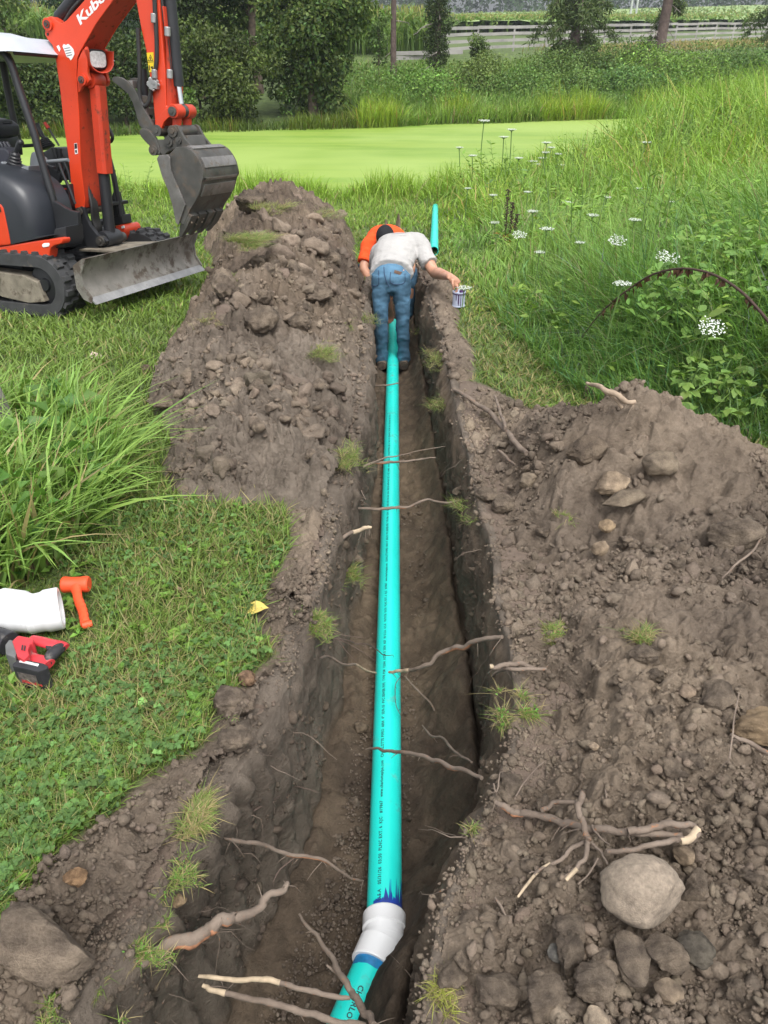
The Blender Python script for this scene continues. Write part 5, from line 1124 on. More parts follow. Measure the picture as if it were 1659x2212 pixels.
# ---- canopy: posts and roof
fpst = [ex(*E1(x, y), -.50) for x, y in ((5, 335), (45, 370), (75, 430), (110, 540), (150, 660), (215, 850), (260, 1010), (310, 1180), (345, 1300), (375, 1440))]
bar('canopy_post', fpst, .028, M_BLK, n=12, smooth_=4, flat=1.25)
bar('canopy_post', [p+Vector((-.03, .05, .02)) for p in fpst[1:]], .018, M_BLK, n=10, smooth_=4)
bar('canopy_post', [ex(*E1(x, y), .40) for x, y in ((12, 360), (35, 500), (60, 640), (85, 760), (112, 880))]+[ex(*E1(125, 1000), .40)], .030, M_BLK, n=12, smooth_=3)
fl2 = [ex(*EB(x, y), .50) for x, y in ((1245, 120), (1290, 400), (1330, 560), (1390, 800), (1440, 1080), (1478, 1300))]
rc = ex(17, 116, -.5); rR = Vector((rc.x+.03, .50, rc.z))
bar('canopy_post', [rR+Vector((0, 0, 0)), Vector((fl2[0].x*.5+rR.x*.5, .5, (fl2[0].z+rR.z)/2))]+fl2, .024, M_BLK, n=12, smooth_=4)
bm = bmesh.new(); rf = [(rc.x+.10, -.56), (rc.x+.13, 0), (rc.x+.10, .56), (rc.x-1.35, .60), (rc.x-1.35, -.60)]
nx, ny = 14, 14; g = [[None]*(ny+1) for _ in range(nx+1)]
for layer, dz in ((0, 0.0), (1, .085)):
    for i in range(nx+1):
        for j in range(ny+1):
            s_, t = i/nx, j/ny*2-1; f = rc.x-1.35+(1.46+.03*(1-t*t))*s_; l = .60*t
            e = min(1, min(s_, 1-s_)*9, (1-abs(t))*9); z = rc.z+.01+dz*(e**.5)+(.03*(1-t*t)+.035*math.exp(-((abs(t)-.55)/.12)**2)*min(1, (1-s_)*5))*layer-.03*(1-s_)*0
            g[i][j] = bm.verts.new((f, l, z)) if layer == 0 or e > 0 else g[i][j]
    for i in range(nx):
        for j in range(ny):
            try: bm.faces.new((g[i][j], g[i+1][j], g[i+1][j+1], g[i][j+1]))
            except ValueError: pass
part('canopy_roof', bm, M_CANOPY, EX, 40)
bar('roof_gutter', [(rc.x+.085, -.53, rc.z+.002), (rc.x+.12, 0, rc.z+.002), (rc.x+.085, .53, rc.z+.002)], .014, M_BLK, n=8, smooth_=6)
bar('grab_rail', [ex(*EB(x, y), -.36) for x, y in ((520, 612), (680, 598), (835, 585))], .014, M_GREY)
bar('grab_rail', [ex(*EB(x, y), .30) for x, y in ((1258, 50), (1310, 160), (1362, 270), (1372, 320), (1350, 360), (1290, 378))], .014, M_BLK, smooth_=4)
bar('grab_rail', [ex(*EB(x, y), -.25) for x, y in ((715, 620), (780, 790), (850, 940), (915, 1120))], .012, M_BLK)
bar('grab_rail', [ex(*EB(x, y), -.10) for x, y in ((760, 560), (830, 720), (865, 860))], .012, M_BLK)
bar('grab_rail', [ex(*EB(x, y), -.05) for x, y in ((40, 130), (140, 128))], .012, M_BLK)
bar('grab_rail', [ex(*EB(x, y), .1) for x, y in ((280, 415), (470, 405), (520, 440))], .014, M_BLK, smooth_=3)
plate('post_latch', EB, [(515, 645), (550, 640), (640, 665), (640, 690), (560, 690), (525, 680)], -.44, -.40, M_BLK)

# ---- seat, consoles, levers
st = link('operator_seat', None, None, EX)
bk = [ex(*EB(x, y), -.05) for x, y in ((-160, 60), (0, 95), (70, 150), (120, 230), (225, 290), (265, 360), (250, 460), (120, 560), (-160, 560))]
bm = bmesh.new(); add_prism(bm, [Vector((p.x-.25, -.24, p.z)) for p in bk], [Vector((p.x-.25, .24, p.z)) for p in bk]); part('backrest', bm, M_SEAT, st, 50, .05)
hd = [ex(*EB(x, y), -.1) for x, y in ((-160, 60), (20, 100), (90, 160), (122, 240), (95, 300), (0, 328), (-160, 330))]; bm = bmesh.new(); add_prism(bm, [Vector((p.x-.10, -.26, p.z)) for p in hd], [Vector((p.x-.10, .16, p.z)) for p in hd]); part('seat_pad', bm, M_SEAT, st, 50, .04)
for k in range(3): bar('seat_seam', [ex(*EB(x+k*42, y), -.29) for x, y in ((0, 370), (30, 420), (45, 480), (50, 540))], .014, M_SEAT, st, 8, 3)
plate('armrest', EB, [(-120, 440), (0, 430), (60, 440), (100, 480), (120, 560), (90, 640), (-120, 640)], -.42, -.30, M_SEAT, bev=.03)
plate('near_console', EB, [(0, 600), (180, 680), (350, 655), (340, 780), (0, 700)], -.46, -.30, M_GREY, bev=.01)
plate('control_tower', EB, [(345, 780), (360, 560), (375, 490), (410, 485), (520, 560), (535, 620), (505, 880), (480, 880)], -.30, -.24, M_GREY, bev=.015)
plate('far_console', EB, [(490, 500), (620, 430), (720, 440), (790, 590), (800, 700), (720, 850), (640, 830), (560, 700)], -.02, .22, mat('console_black', (.035, .037, .042), .5, .2), bev=.02)
plate('console_base', EB, [(560, 640), (640, 680), (740, 760), (720, 870), (640, 880), (590, 800)], -.06, -.02, M_BLK, bev=.01)
def joystick(b0, b1, top, l, name, r=.055):
    j = link(name, None, None, EX); a, b_, c = ex(*EB(*b0), l), ex(*EB(*b1), l), ex(*EB(*top), l); bm = bmesh.new(); ax = b_-a; L = ax.length
    pr = [(r*.9, 0)]
    for k in range(5): f = k/5; rr_ = r*(1-f*.5); pr += [(rr_, L*(f+.06)), (rr_*1.02, L*(f+.12)), (rr_*.82, L*(f+.19))]
    add_lathe(bm, pr+[(r*.4, L*1.05), (r*.2, L*1.07)], a, ax, 18); part('rubber_boot', bm, M_BLK, j, 50)
    bm = bmesh.new(); q = curve_pts([b_, b_.lerp(c, .5)+Vector((-.004, 0, 0)), c], 5); add_tube(bm, q, [.016+.010*i/(len(q)-1) for i in range(len(q))], 12); add_ball(bm, c, .027); part('hand_grip', bm, M_BLK, j, 50)
joystick((175, 680), (190, 500), (250, 375), -.42, 'joystick', .062); joystick((590, 440), (535, 320), (452, 172), .14, 'joystick', .062)
lv = link('control_lever', None, None, EX); bar('rod', [ex(*EB(720, 410), .02), ex(*EB(590, 195), .02)], .008, M_BLK, lv); bar('red_knob', [ex(*EB(592, 200), .02), ex(*EB(545, 130), .02)], [.016, .013], M_REDD, lv)
for k in range(2):
    lv = link('control_lever', None, None, EX); bar('rod', [ex(*EB(700+k*45, 720), -.06), ex(*EB(690+k*45, 540), -.06)], .010, M_BLK, lv); bar('hand_grip', [ex(*EB(690+k*42, 560), -.06), ex(*EB(655+k*62, 440), -.06)], [.014, .026], M_BLK, lv)

# ---- swing bracket and hoses
sb = link('swing_bracket', None, None, EX)
plate('near_cheek', EC, [(945, 200), (985, 172), (1020, 190), (1045, 300), (1095, 410), (1180, 520), (1265, 560), (1300, 600), (1270, 650), (1200, 655), (1180, 760), (1160, 815), (880, 800), (855, 700), (1050, 660), (1000, 540), (960, 500), (990, 460), (935, 320)], -.14, -.10, M_BLK, sb, .008)
plate('far_cheek', EC, [(945, 200), (985, 172), (1020, 190), (1045, 300), (1095, 410), (1180, 520), (1265, 560), (1300, 600), (1270, 650), (1200, 655), (1180, 760), (1160, 815), (880, 800), (855, 700), (1050, 660), (1000, 540), (960, 500), (990, 460), (935, 320)], .10, .14, M_BLK, sb, .008)
plate('kingpost', EC, [(1000, 480), (1180, 540), (1230, 600), (1170, 690), (1170, 800), (1050, 810), (1000, 690)], -.09, .09, M_BLK, sb, .01)
bm = bmesh.new(); kp = ex(*EC(1060, 740), 0); add_lathe(bm, [(.09, -.16), (.10, -.15), (.10, .20), (.09, .21)], kp, (0, 0, 1), 26); part('swing_pin', bm, M_BLK, sb, 35)
plate('frame_arch', EC, [(660, 450), (820, 410), (960, 372), (985, 400), (985, 455), (870, 460), (845, 500), (850, 640), (870, 680), (800, 690), (800, 470), (665, 470)], -.16, .16, M_BLK, sb, .012)
bar('swing_cylinder_rod', [ex(*EC(620, 738), -.30), ex(*EC(860, 742), -.22)], .022, M_CHROME); bar('swing_cylinder_barrel', [ex(*EC(560, 735), -.32), ex(*EC(655, 738), -.30)], [.06, .055], M_BLK)
pin(ex(*EC(965, 235), -.15), .030, -.155, .155, M_IRON, sb); pin(ex(*EC(1222, 600), -.15), .038, -.155, .155, M_IRON, sb)
random.seed(4)
for k in range(6):
    bar('hydraulic_hose', [ex(*EB(1060+k*14, 870+k*6), -.05+.018*k), ex(*EB(1090+k*12, 1000), -.06+.02*k), ex(*EB(1120+k*12, 1150), -.07+.02*k), ex(*EC(1130+k*14, 330), -.06+.02*k), ex(*EC(1170+k*12, 440), -.05+.02*k), ex(*EC(1180+k*8, 520), -.04+.02*k)], .013, M_HOSE, n=9, smooth_=4)
for k in range(4):
    bar('hydraulic_hose', [ex(*EC(840, 545+k*32), -.06+.02*k), ex(*EC(920, 525+k*34), -.07), ex(*EC(990, 555+k*26), -.06), ex(*EC(1060, 600+k*14), -.04)], .018, M_HOSE, n=9, smooth_=4)
bar('hydraulic_hose', [ex(*EC(830, 940), -.2), ex(*EC(895, 945), -.2), ex(*EC(905, 880), -.2), ex(*EC(900, 820), -.2), ex(*EC(960, 800), -.1)], .02, M_HOSE, n=10, smooth_=5)

# ---- boom
bo_ = link('boom', None, None, EX)
side = [(330, 105), (305, 110), (292, 150), (291, 225), (308, 258), (338, 292), (352, 335), (366, 430), (386, 560), (412, 800), (445, 1035), (450, 1085), (456, 1150), (468, 1280), (488, 1352), (520, 1366), (545, 1345), (550, 1290), (535, 1180), (522, 1060), (512, 760), (502, 602), (494, 474), (499, 378), (518, 336), (558, 267), (622, 155), (735, 0), (905, -235), (990, -330), (985, -380), (930, -400), (860, -380), (660, -135), (545, 2), (430, 132), (395, 152), (365, 135)]
def boomP(y0, y1, pts, name, m_=M_ORG, bev=.006, par=bo_): return plate(name, E1, pts, y0, y1, m_, par, bev)
boomP(-.13, -.115, side, 'side_plate'); 
# inner web is a little narrower than the side plates
web = [ex(*E1(x, y), -.13) for x, y in side[5:]]
bm = bmesh.new(); ce = [ex(*E1(x, y), -.13) for x, y in side]; add_prism(bm, [Vector((p.x-.006, -.115, p.z)) for p in ce], [Vector((p.x-.006, .115, p.z)) for p in ce]); part('web', bm, M_ORGD, bo_, 35)
bm = bmesh.new(); add_prism(bm, [Vector((p.x, .115, p.z)) for p in ce], [Vector((p.x, .13, p.z)) for p in ce]); part('side_plate', bm, M_ORG, bo_, 35, .005)
lug = [(520, 345), (552, 300), (562, 340), (562, 470), (575, 520), (560, 548), (530, 562), (512, 595), (503, 600), (495, 480), (502, 385)]
for y0, y1 in ((-.128, -.098), (.098, .128)):
    bm = bmesh.new(); a = [ex(*E1(x, y), -.12)+Vector((.012, 0, 0)) for x, y in lug]; add_prism(bm, [Vector((p.x, y0, p.z)) for p in a], [Vector((p.x, y1, p.z)) for p in a]); part('cylinder_lug', bm, M_ORG, bo_, 35, .005)
for p_, rr_ in (((314, 158), .042), ((536, 517), .040)): pin(ex(*E1(*p_), -.13), rr_, -.142, .142, M_ORG, bo_, 'pin_boss'); pin(ex(*E1(*p_), -.13), rr_*.62, -.150, .150, M_IRON, bo_)
boomP(-.134, -.130, [(302, 215), (312, 212), (314, 228), (304, 232)], 'bolt_hole', M_BLKD, 0)
# recessed window near the foot
boomP(-.128, -.124, [(452, 1075), (520, 1105), (524, 1112), (452, 1084)], 'weld_ridge', M_ORG, .002)
def on_side(u, v, y=-.1312): return ex(*E1(u, v), y)
def decal_text(s, a, b_, up, size_px, m_, name, bold=.02, y=-.1315):
    V, F = text_mesh(s, 1.0, bold, .95); wdt = max(v[0] for v in V); A_, B_ = on_side(*a, y), on_side(*b_, y); U_ = on_side(*up, y)-A_; me = bpy.data.meshes.new(name); me.from_pydata([(A_+(B_-A_)*(x/wdt)+U_*(yy/.72))[:] for x, yy, *_ in V], [], F); me.update(); return link(name, me, m_, bo_)
decal_text('Kubota', (516, 166), (754, -74), (490, 105), 60, M_WHITE, 'maker_lettering', .028)
boomP(-.1325, -.1308, [(405, 300), (412, 286), (428, 292), (440, 284), (462, 302), (474, 318), (482, 350), (470, 376), (458, 392), (446, 374), (432, 370), (418, 330)], 'torn_sticker', M_WHITE, 0)
for k in range(4): boomP(-.1332, -.1326, [(416+k*5, 312+k*16), (452+k*5, 306+k*15), (453+k*5, 312+k*15), (417+k*5, 318+k*16)], 'sticker_print', M_GREY, 0)
boomP(-.1325, -.1308, [(366, 300), (380, 292), (392, 318), (384, 336)], 'label_patch', M_WHITE, 0)
boomP(-.1325, -.1308, [(480, 930), (498, 926), (505, 995), (486, 1000)], 'label_patch', M_WHITE, 0); boomP(-.1333, -.1326, [(482, 932), (497, 930), (500, 962), (484, 966)], 'label_print', M_BLKD, 0); boomP(-.1333, -.1326, [(486, 974), (497, 970), (499, 990), (489, 992)], 'label_print', M_BLKD, 0)
random.seed(12)
for k in range(16):
    u, v = random.uniform(415, 490), random.uniform(420, 900); s_ = random.uniform(2, 6); boomP(-.1318, -.1306, [(u, v), (u+s_, v+s_*.6), (u+s_*1.5, v+s_*.9), (u+s_*.4, v+s_*.5)], 'paint_chip', M_BLKD, 0)
# headlight with its guard
hl = link('work_lamp', None, None, bo_)
gd = [(530, 342), (555, 425), (600, 458), (655, 466), (690, 440), (684, 400), (652, 360), (655, 420), (610, 425), (570, 405), (548, 352)]
bm = bmesh.new(); q0 = [ex(*E1(x, y), -.03)+Vector((.10, 0, 0)) for x, y in gd]; 
lc = ex(*E1(612, 385), -.02)+Vector((.03, 0, 0)); ln = Vector((.93, -.36, -.08)).normalized(); ls = Vector((0, 0, 1)).cross(ln).normalized(); lu = ln.cross(ls)
def disc(c, w_, h_, d0, d1, m_, name, par, n=28, pw=4):
    bm = bmesh.new(); P0 = []
    for k in range(n): a = 2*math.pi*k/n; ca, sa = math.cos(a), math.sin(a); kk = (abs(ca)**pw+abs(sa)**pw)**(-1/pw); P0.append(c+ls*w_*ca*kk+lu*h_*sa*kk)
    add_prism(bm, [p+ln*d0 for p in P0], [p+ln*d1 for p in P0]); return part(name, bm, m_, par, 40, .004)
disc(lc, .080, .066, -.06, .0, M_BLK, 'lamp_housing', hl); disc(lc, .068, .055, -.01, .008, M_GLASS, 'lens', hl)
bm = bmesh.new(); gp = []
for k in range(9): a = math.radians(200+140*k/8); gp.append((math.cos(a), math.sin(a)))
gq = [lc+ls*(.105*x)+lu*(.085*y-.005) for x, y in gp]; gq = [lc+ls*-.112+lu*.06]+gq+[lc+ls*.112+lu*.06]
oa = [p-ln*.05 for p in gq]; ob = [p+ln*.055-lu*.0 for p in gq]; th = .006
vs = [[bm.verts.new(p) for p in oa], [bm.verts.new(p) for p in ob], [bm.verts.new(p+(lc-p)*.07) for p in ob], [bm.verts.new(p+(lc-p)*.07) for p in oa]]
for i in range(len(gq)-1):
    for k in range(4): bm.faces.new((vs[k][i], vs[k][i+1], vs[(k+1) % 4][i+1], vs[(k+1) % 4][i]))
for i in (0, -1): bm.faces.new([vs[k][i] for k in range(4)])
part('lamp_guard', bm, M_ORGD, hl, 40)

# ---- boom cylinder with its guard, arm cylinder on the back of the boom
c0, c1 = ex(*EA(1155, 690), 0), ex(*EC(1345, 560), 0); cm = c0.lerp(c1, .62)
bar('boom_cylinder_rod', [c0, cm], .025, M_CHROME, bo_); bar('boom_cylinder', [c0.lerp(c1, .50), c1], .046, M_BLK, bo_, 22)
bm = bmesh.new(); add_lathe(bm, [(.055, -.07), (.06, -.06), (.06, .06), (.055, .07)], c0, (0, 1, 0), 20); part('cylinder_eye', bm, M_ORGD, bo_, 35); bm = bmesh.new(); add_lathe(bm, [(.062, -.10), (.066, -.09), (.066, .09), (.062, .10)], c1, (0, 1, 0), 22); part('cylinder_eye', bm, M_BLK, bo_, 35)
ga, gb = ex(*EA(1157, 745), 0), ex(*EB(1250, 742), 0); gd_ = (gb-ga).normalized(); gx = Vector((gd_.z, 0, -gd_.x)); 
if gx.x < 0: gx = -gx
pr = [(-.01, -.058), (.052, -.062), (.072, -.040), (.072, .040), (.052, .062), (-.01, .058), (-.01, .052), (.048, .056), (.064, .037), (.064, -.037), (.048, -.056), (-.01, -.052)]
bm = bmesh.new(); add_prism(bm, [ga+gx*a+Vector((0, b_, 0)) for a, b_ in pr], [gb+gx*a+Vector((0, b_, 0)) for a, b_ in pr]); part('cylinder_guard', bm, M_ORGD, bo_, 30, .003)
k0, k1 = ex(*E1(385, 118), 0), ex(*E1(760, -330), 0); bar('arm_cylinder', [k0, k0.lerp(k1, .95)], .048, M_BLK, bo_, 20); bar('arm_cylinder_rod', [k0.lerp(k1, .9), k1.lerp(k0, -.15)], .026, M_CHROME, bo_)
bar('hydraulic_hose', [ex(*E1(420, 140), -.10), ex(*E1(470, 60), -.10), ex(*E1(560, -40), -.10), ex(*E1(700, -220), -.10)], .014, M_HOSE, bo_, 8, 4); bar('hydraulic_hose', [ex(*E1(440, 120), -.08), ex(*E1(500, 40), -.09), ex(*E1(590, -70), -.09)], .012, M_HOSE, bo_, 8, 4)

# ---- arm
ar = link('dipper_arm', None, None, EX)
aside = [(878, 0), (915, 200), (945, 330), (985, 600), (1000, 770), (1002, 850), (1018, 878), (1040, 868), (1050, 822), (1075, 782), (1112, 760), (1140, 735), (1136, 700), (1110, 690), (1078, 686), (1072, 466), (1048, 200), (1030, 0), (1012, -180), (1040, -380), (1000, -470), (930, -470), (870, -330), (850, -180)]
plate('arm_body', E1, aside, -.085, .085, M_ORG, ar, .012)
M_fr = plate('front_face', E1, [(1050, 40), (1076, 300), (1082, 686), (1110, 690), (1110, 560), (1085, 300), (1060, 40)], -.080, .080, M_ORGD, ar, .003)
for l0, l1 in ((-.128, -.092), (.092, .128)): plate('end_flange', ED, [(800, 430), (740, 450), (690, 510), (640, 590), (612, 680), (615, 730), (650, 765), (690, 740), (700, 690), (730, 610), (780, 560), (850, 530), (880, 490), (860, 440)], -.128, -.092, M_ORG, ar, .006).location = (0, 0 if l0 < 0 else .22, 0)
pk, pb = ex(*ED(840, 480), -.128), ex(*ED(652, 715), -.128)
bm = bmesh.new(); add_lathe(bm, [(.046, -.128), (.05, -.12), (.05, -.03), (.040, -.028), (.040, .028), (.05, .03), (.05, .12), (.046, .128)], Vector((pk.x, 0, pk.z)), (0, 1, 0), 24); part('bellcrank_boss', bm, M_ORGD, ar, 35)
pin(pk, .032, -.140, .140, M_IRON, ar); pin(pb, .040, -.140, .140, M_IRON, ar)
q0, q1, q2 = ex(*E1(1060, -420), 0), ex(*E1(1152, 560), 0), Vector((pk.x, 0, pk.z))
bar('bucket_cylinder', [q0, q1], .047, M_BLK, ar, 22); bar('bucket_cylinder_rod', [q1.lerp(q0, .05), q2], .024, M_CHROME, ar, 16)
bm = bmesh.new(); add_lathe(bm, [(.04, -.03), (.044, -.026), (.044, .026), (.04, .03)], q2+Vector((0, 0, .004)), (0, 1, 0), 20); add_tube(bm, [q2, q2.lerp(q1, .3)], [.032, .026], 12); part('rod_eye', bm, M_IRON, ar, 35)
for y_, pts in ((-.10, ((1000, -60), (1004, 60), (1010, 140), (1016, 300), (1014, 400), (1000, 480), (985, 540))), (-.105, ((985, 560), (975, 610), (965, 660), (945, 686), (925, 680), (908, 640), (903, 560), (905, 480), (900, 320), (893, 180)))):
    bar('hydraulic_hose', [ex(*E1(x, y), y_) for x, y in pts], .016, M_HOSE, ar, 10, 4)
for k in range(3): bar('hydraulic_hose', [ex(*E1(x+k*9, y), -.06+.03*k) for x, y in ((1040, -80), (1062, 120), (1085, 260), (1100, 400), (1108, 470))], .011, M_HOSE, ar, 8, 4)
for p_ in ((997, 118), (1085, 205), (1002, 480), (1100, 480)): bm = bmesh.new(); c = ex(*E1(*p_), -.105); add_lathe(bm, [(.018, -.03), (.022, -.025), (.022, .025), (.018, .03)], c, (.1, 0, 1), 12); part('hose_fitting', bm, M_EDGE, ar, 35)
bm = bmesh.new()
for dx, dy in ((0, 0), (22, 14), (5, 40), (28, 34), (-10, 22)): c = ex(*E1(985+dx, 525+dy), -.11); add_box(bm, c, (.035, .04, .035), Matrix.Rotation(.4*dx, 3, 'Y')); add_lathe(bm, [(.012, -.03), (.012, .03)], c, (dx-10, 3, 10), 10)
part('valve_block', bm, M_EDGE, ar, 35, .003)
pl_ = plate('warning_sign', E1, [(950, 342), (994, 338), (1000, 464), (966, 468)], -.0875, -.0860, M_YEL, ar, 0)
plate('warning_symbol', E1, [(974, 352), (992, 394), (958, 396)], -.0883, -.0876, M_BLKD, pl_, 0); plate('warning_symbol', E1, [(974, 362), (987, 390), (963, 391)], -.0890, -.0884, M_YEL, pl_, 0); plate('warning_symbol', E1, [(971, 370), (976, 369), (978, 387), (972, 388)], -.0897, -.0891, M_BLKD, pl_, 0)
plate('warning_symbol', E1, [(956, 402), (996, 399), (996, 402), (956, 405)], -.0883, -.0876, M_BLKD, pl_, 0); plate('warning_symbol', E1, [(964, 424), (970, 423), (973, 455), (967, 456)], -.0883, -.0876, M_BLKD, pl_, 0); plate('warning_symbol', E1, [(976, 432), (990, 428), (991, 450), (984, 446), (978, 440)], -.0883, -.0876, M_BLKD, pl_, 0)
# thumb
tb = [(90, 88), (112, 62), (150, 55), (205, 66), (280, 112), (350, 190), (402, 272), (440, 370), (485, 450), (535, 540), (590, 640), (620, 720), (560, 770), (470, 700), (425, 640), (400, 560), (380, 480), (340, 360), (295, 275), (210, 195), (150, 150), (110, 120)]
th_ = link('hydraulic_thumb', None, None, EX)
plate('thumb_tine', ED, tb, -.125, -.10, M_IRON, th_, .004)
o = plate('thumb_tine', ED, tb, -.125, -.10, M_IRON, th_, .004); o.location = (0, .21, 0)
tc = [ex(*ED(x, y), -.1) for x, y in ((330, 150), (395, 250), (430, 330), (500, 480), (560, 620))]
for p in tc[:1]+tc[2:]: bm = bmesh.new(); add_box(bm, (p.x-.01, .0, p.z), (.05, .20, .05)); part('cross_brace', bm, M_IRONL, th_, 35, .005)
bar('thumb_cylinder', [ex(*ED(470, -40), 0), ex(*ED(500, 340), 0)], .035, M_BLK, th_, 16); bar('thumb_cylinder_rod', [ex(*ED(498, 300), 0), ex(*ED(560, 650), 0)], .02, M_IRON, th_)
lk = [(430, 715), (452, 692), (490, 688), (550, 720), (620, 800), (660, 880), (688, 985), (672, 1012), (640, 1012), (600, 990), (555, 905), (500, 850), (450, 790), (432, 750)]
plate('thumb_link', ED, lk, -.16, -.128, M_IRON, th_, .006); o = plate('thumb_link', ED, lk, -.16, -.128, M_IRON, th_, .006); o.location = (0, .288, 0)
pin(ex(*ED(608, 955), -.16), .036, -.172, .172, M_IRON, th_)

# ---- quick coupler and bucket
cp = link('quick_coupler', None, None, EX)
ck = [(640, 825), (748, 820), (800, 700), (825, 655), (862, 643), (900, 660), (935, 730), (975, 800), (1062, 905), (1040, 925), (950, 915), (880, 930), (800, 965), (725, 1012), (690, 1000), (672, 900)]
plate('coupler_cheek', ED, ck, -.155, -.125, M_IRON, cp, .006); o = plate('coupler_cheek', ED, ck, -.155, -.125, M_IRON, cp, .006); o.location = (0, .28, 0)
plate('cross_block', ED, [(955, 775), (1010, 768), (1062, 905), (980, 900)], -.12, .12, M_IRON, cp, .012)
for p_, rr_ in (((846, 722), .040), ((795, 848), .036), ((918, 832), .024)): pin(ex(*ED(*p_), -.155), rr_, -.168, .168, M_IRON, cp)
lnk = [ex(*ED(x, y), 0) for x, y in ((1010, 470), (1020, 740))]
for l in (-.07, .07): bar('link', [Vector((pk.x+.0, l, pk.z)), Vector((ex(*ED(950, 760), 0).x, l, ex(*ED(950, 760), 0).z))], .034, M_ORGD, cp, 10, flat=.5)
bk_ = link('digging_bucket', None, None, EX)
BW0, BW1 = -.265, .265
shell = [ED(880, 918), ED(960, 912), ED(1060, 950), ED(1130, 1030), ED(1185, 1130), ED(1208, 1220), ED(1210, 1310), E2(1312, 130), E2(1298, 200), E2(1266, 270), E2(1232, 325), E2(1212, 372), E2(1190, 420)]
sp = [ex(u, v, BW0) for u, v in shell]; sp = [Vector(p) for p in curve_pts(sp, 4)]
inn = []
for i, p in enumerate(sp):
    t_v = (sp[min(i+1, len(sp)-1)]-sp[max(i-1, 0)]).normalized(); nn = Vector((t_v.z, 0, -t_v.x)); inn.append(p+nn*.016*(1 if nn.x < 0 or True else -1))
cc_ = sum(sp, Vector())/len(sp); 
if (inn[10]-cc_).length > (sp[10]-cc_).length: inn = [p*2-q for p, q in zip(sp, inn)]
bm = bmesh.new(); add_prism(bm, sp+inn[::-1], [p+Vector((0, BW1-BW0, 0)) for p in sp+inn[::-1]]); part('bucket_shell', bm, M_IRON, bk_, 40)
sdp = [ED(662, 1052), ED(690, 1012), ED(800, 1004), ED(840, 960), *shell, E2(1150, 402), E2(1130, 300), E2(1100, 195), E2(1062, 110)]
sd0 = [ex(u, v, BW0) for u, v in sdp]
for y0, y1 in ((BW0-.004, BW0+.012), (BW1-.012, BW1+.004)):
    bm = bmesh.new(); add_prism(bm, [Vector((p.x, y0, p.z)) for p in sd0], [Vector((p.x, y1, p.z)) for p in sd0]); part('side_plate', bm, M_IRON, bk_, 35, .003)
ec_ = [ED(662, 1052), ED(690, 1012), ED(795, 1006), ED(822, 1045), ED(832, 1200), ED(870, 1290), E2(1210, 290), E2(1165, 420), E2(1148, 402), E2(1128, 300), E2(1098, 195), E2(1060, 108)]
for y0, y1 in ((BW0-.022, BW0-.004), (BW1+.004, BW1+.022)):
    bm = bmesh.new(); a = [ex(u, v, BW0) for u, v in ec_]; add_prism(bm, [Vector((p.x, y0, p.z)) for p in a], [Vector((p.x, y1, p.z)) for p in a]); part('side_cutter', bm, M_IRONL, bk_, 35, .004)
def strip(i0, i1, name, m_, h_=.010, in_=.03):
    bm = bmesh.new(); out = []
    for i in range(i0, i1+1): d_ = (sp[i]-inn[i]).normalized(); out.append((sp[i]-d_*.002, sp[i]+d_*h_))
    pts = [a for a, _ in out]+[b_ for _, b_ in out[::-1]]; add_prism(bm, [p+Vector((0, in_, 0)) for p in pts], [p+Vector((0, BW1-BW0-in_, 0)) for p in pts]); return part(name, bm, m_, bk_, 35, .002)
for i0, i1 in ((5, 8), (13, 18), (23, 27), (30, 34)): strip(i0, i1, 'wear_strip', M_IRONL)
strip(44, len(sp)-1, 'lip_plate', M_IRON, .012, 0)
tip0 = sp[-1]; tdir = (sp[-1]-sp[-4]).normalized()
for k in range(4):
    y = BW0+.02+(BW1-BW0-.14)*k/3+.03; bm = bmesh.new(); t0 = Vector((tip0.x, y, tip0.z)); nn = Vector((tdir.z, 0, -tdir.x))
    b0 = [t0-tdir*.10+nn*a+Vector((0, b_, 0)) for a, b_ in ((-.030, -.05), (-.030, .05), (.030, .05), (.030, -.05))]; b1 = [t0+tdir*.02+nn*a+Vector((0, b_, 0)) for a, b_ in ((-.030, -.046), (-.030, .046), (.030, .046), (.030, -.046))]; b2 = [t0+tdir*.115+nn*a+Vector((0, b_, 0)) for a, b_ in ((-.010, -.024), (-.010, .024), (.010, .024), (.010, -.024))]
    vv = [[bm.verts.new(p) for p in r] for r in (b0, b1, b2)]
    for a, b_ in zip(vv[:-1], vv[1:]):
        for i in range(4): bm.faces.new((a[i], a[(i+1) % 4], b_[(i+1) % 4], b_[i]))
    bm.faces.new(vv[0][::-1]); bm.faces.new(vv[-1]); part('tooth', bm, M_IRON, bk_, 30, .004)
md = crumbs('caked_mud', np.array([[tip0.x+random.uniform(-.05, .03)-tdir.x*random.uniform(-.02, .1), random.uniform(BW0+.02, BW1-.02), tip0.z+random.uniform(-.01, .09)] for _ in range(70)]), np.random.default_rng(3).uniform(.006, .018, 70), 1, M_CLOD, [5, 6, 7]); md.parent = bk_; md['kind'] = 'stuff'
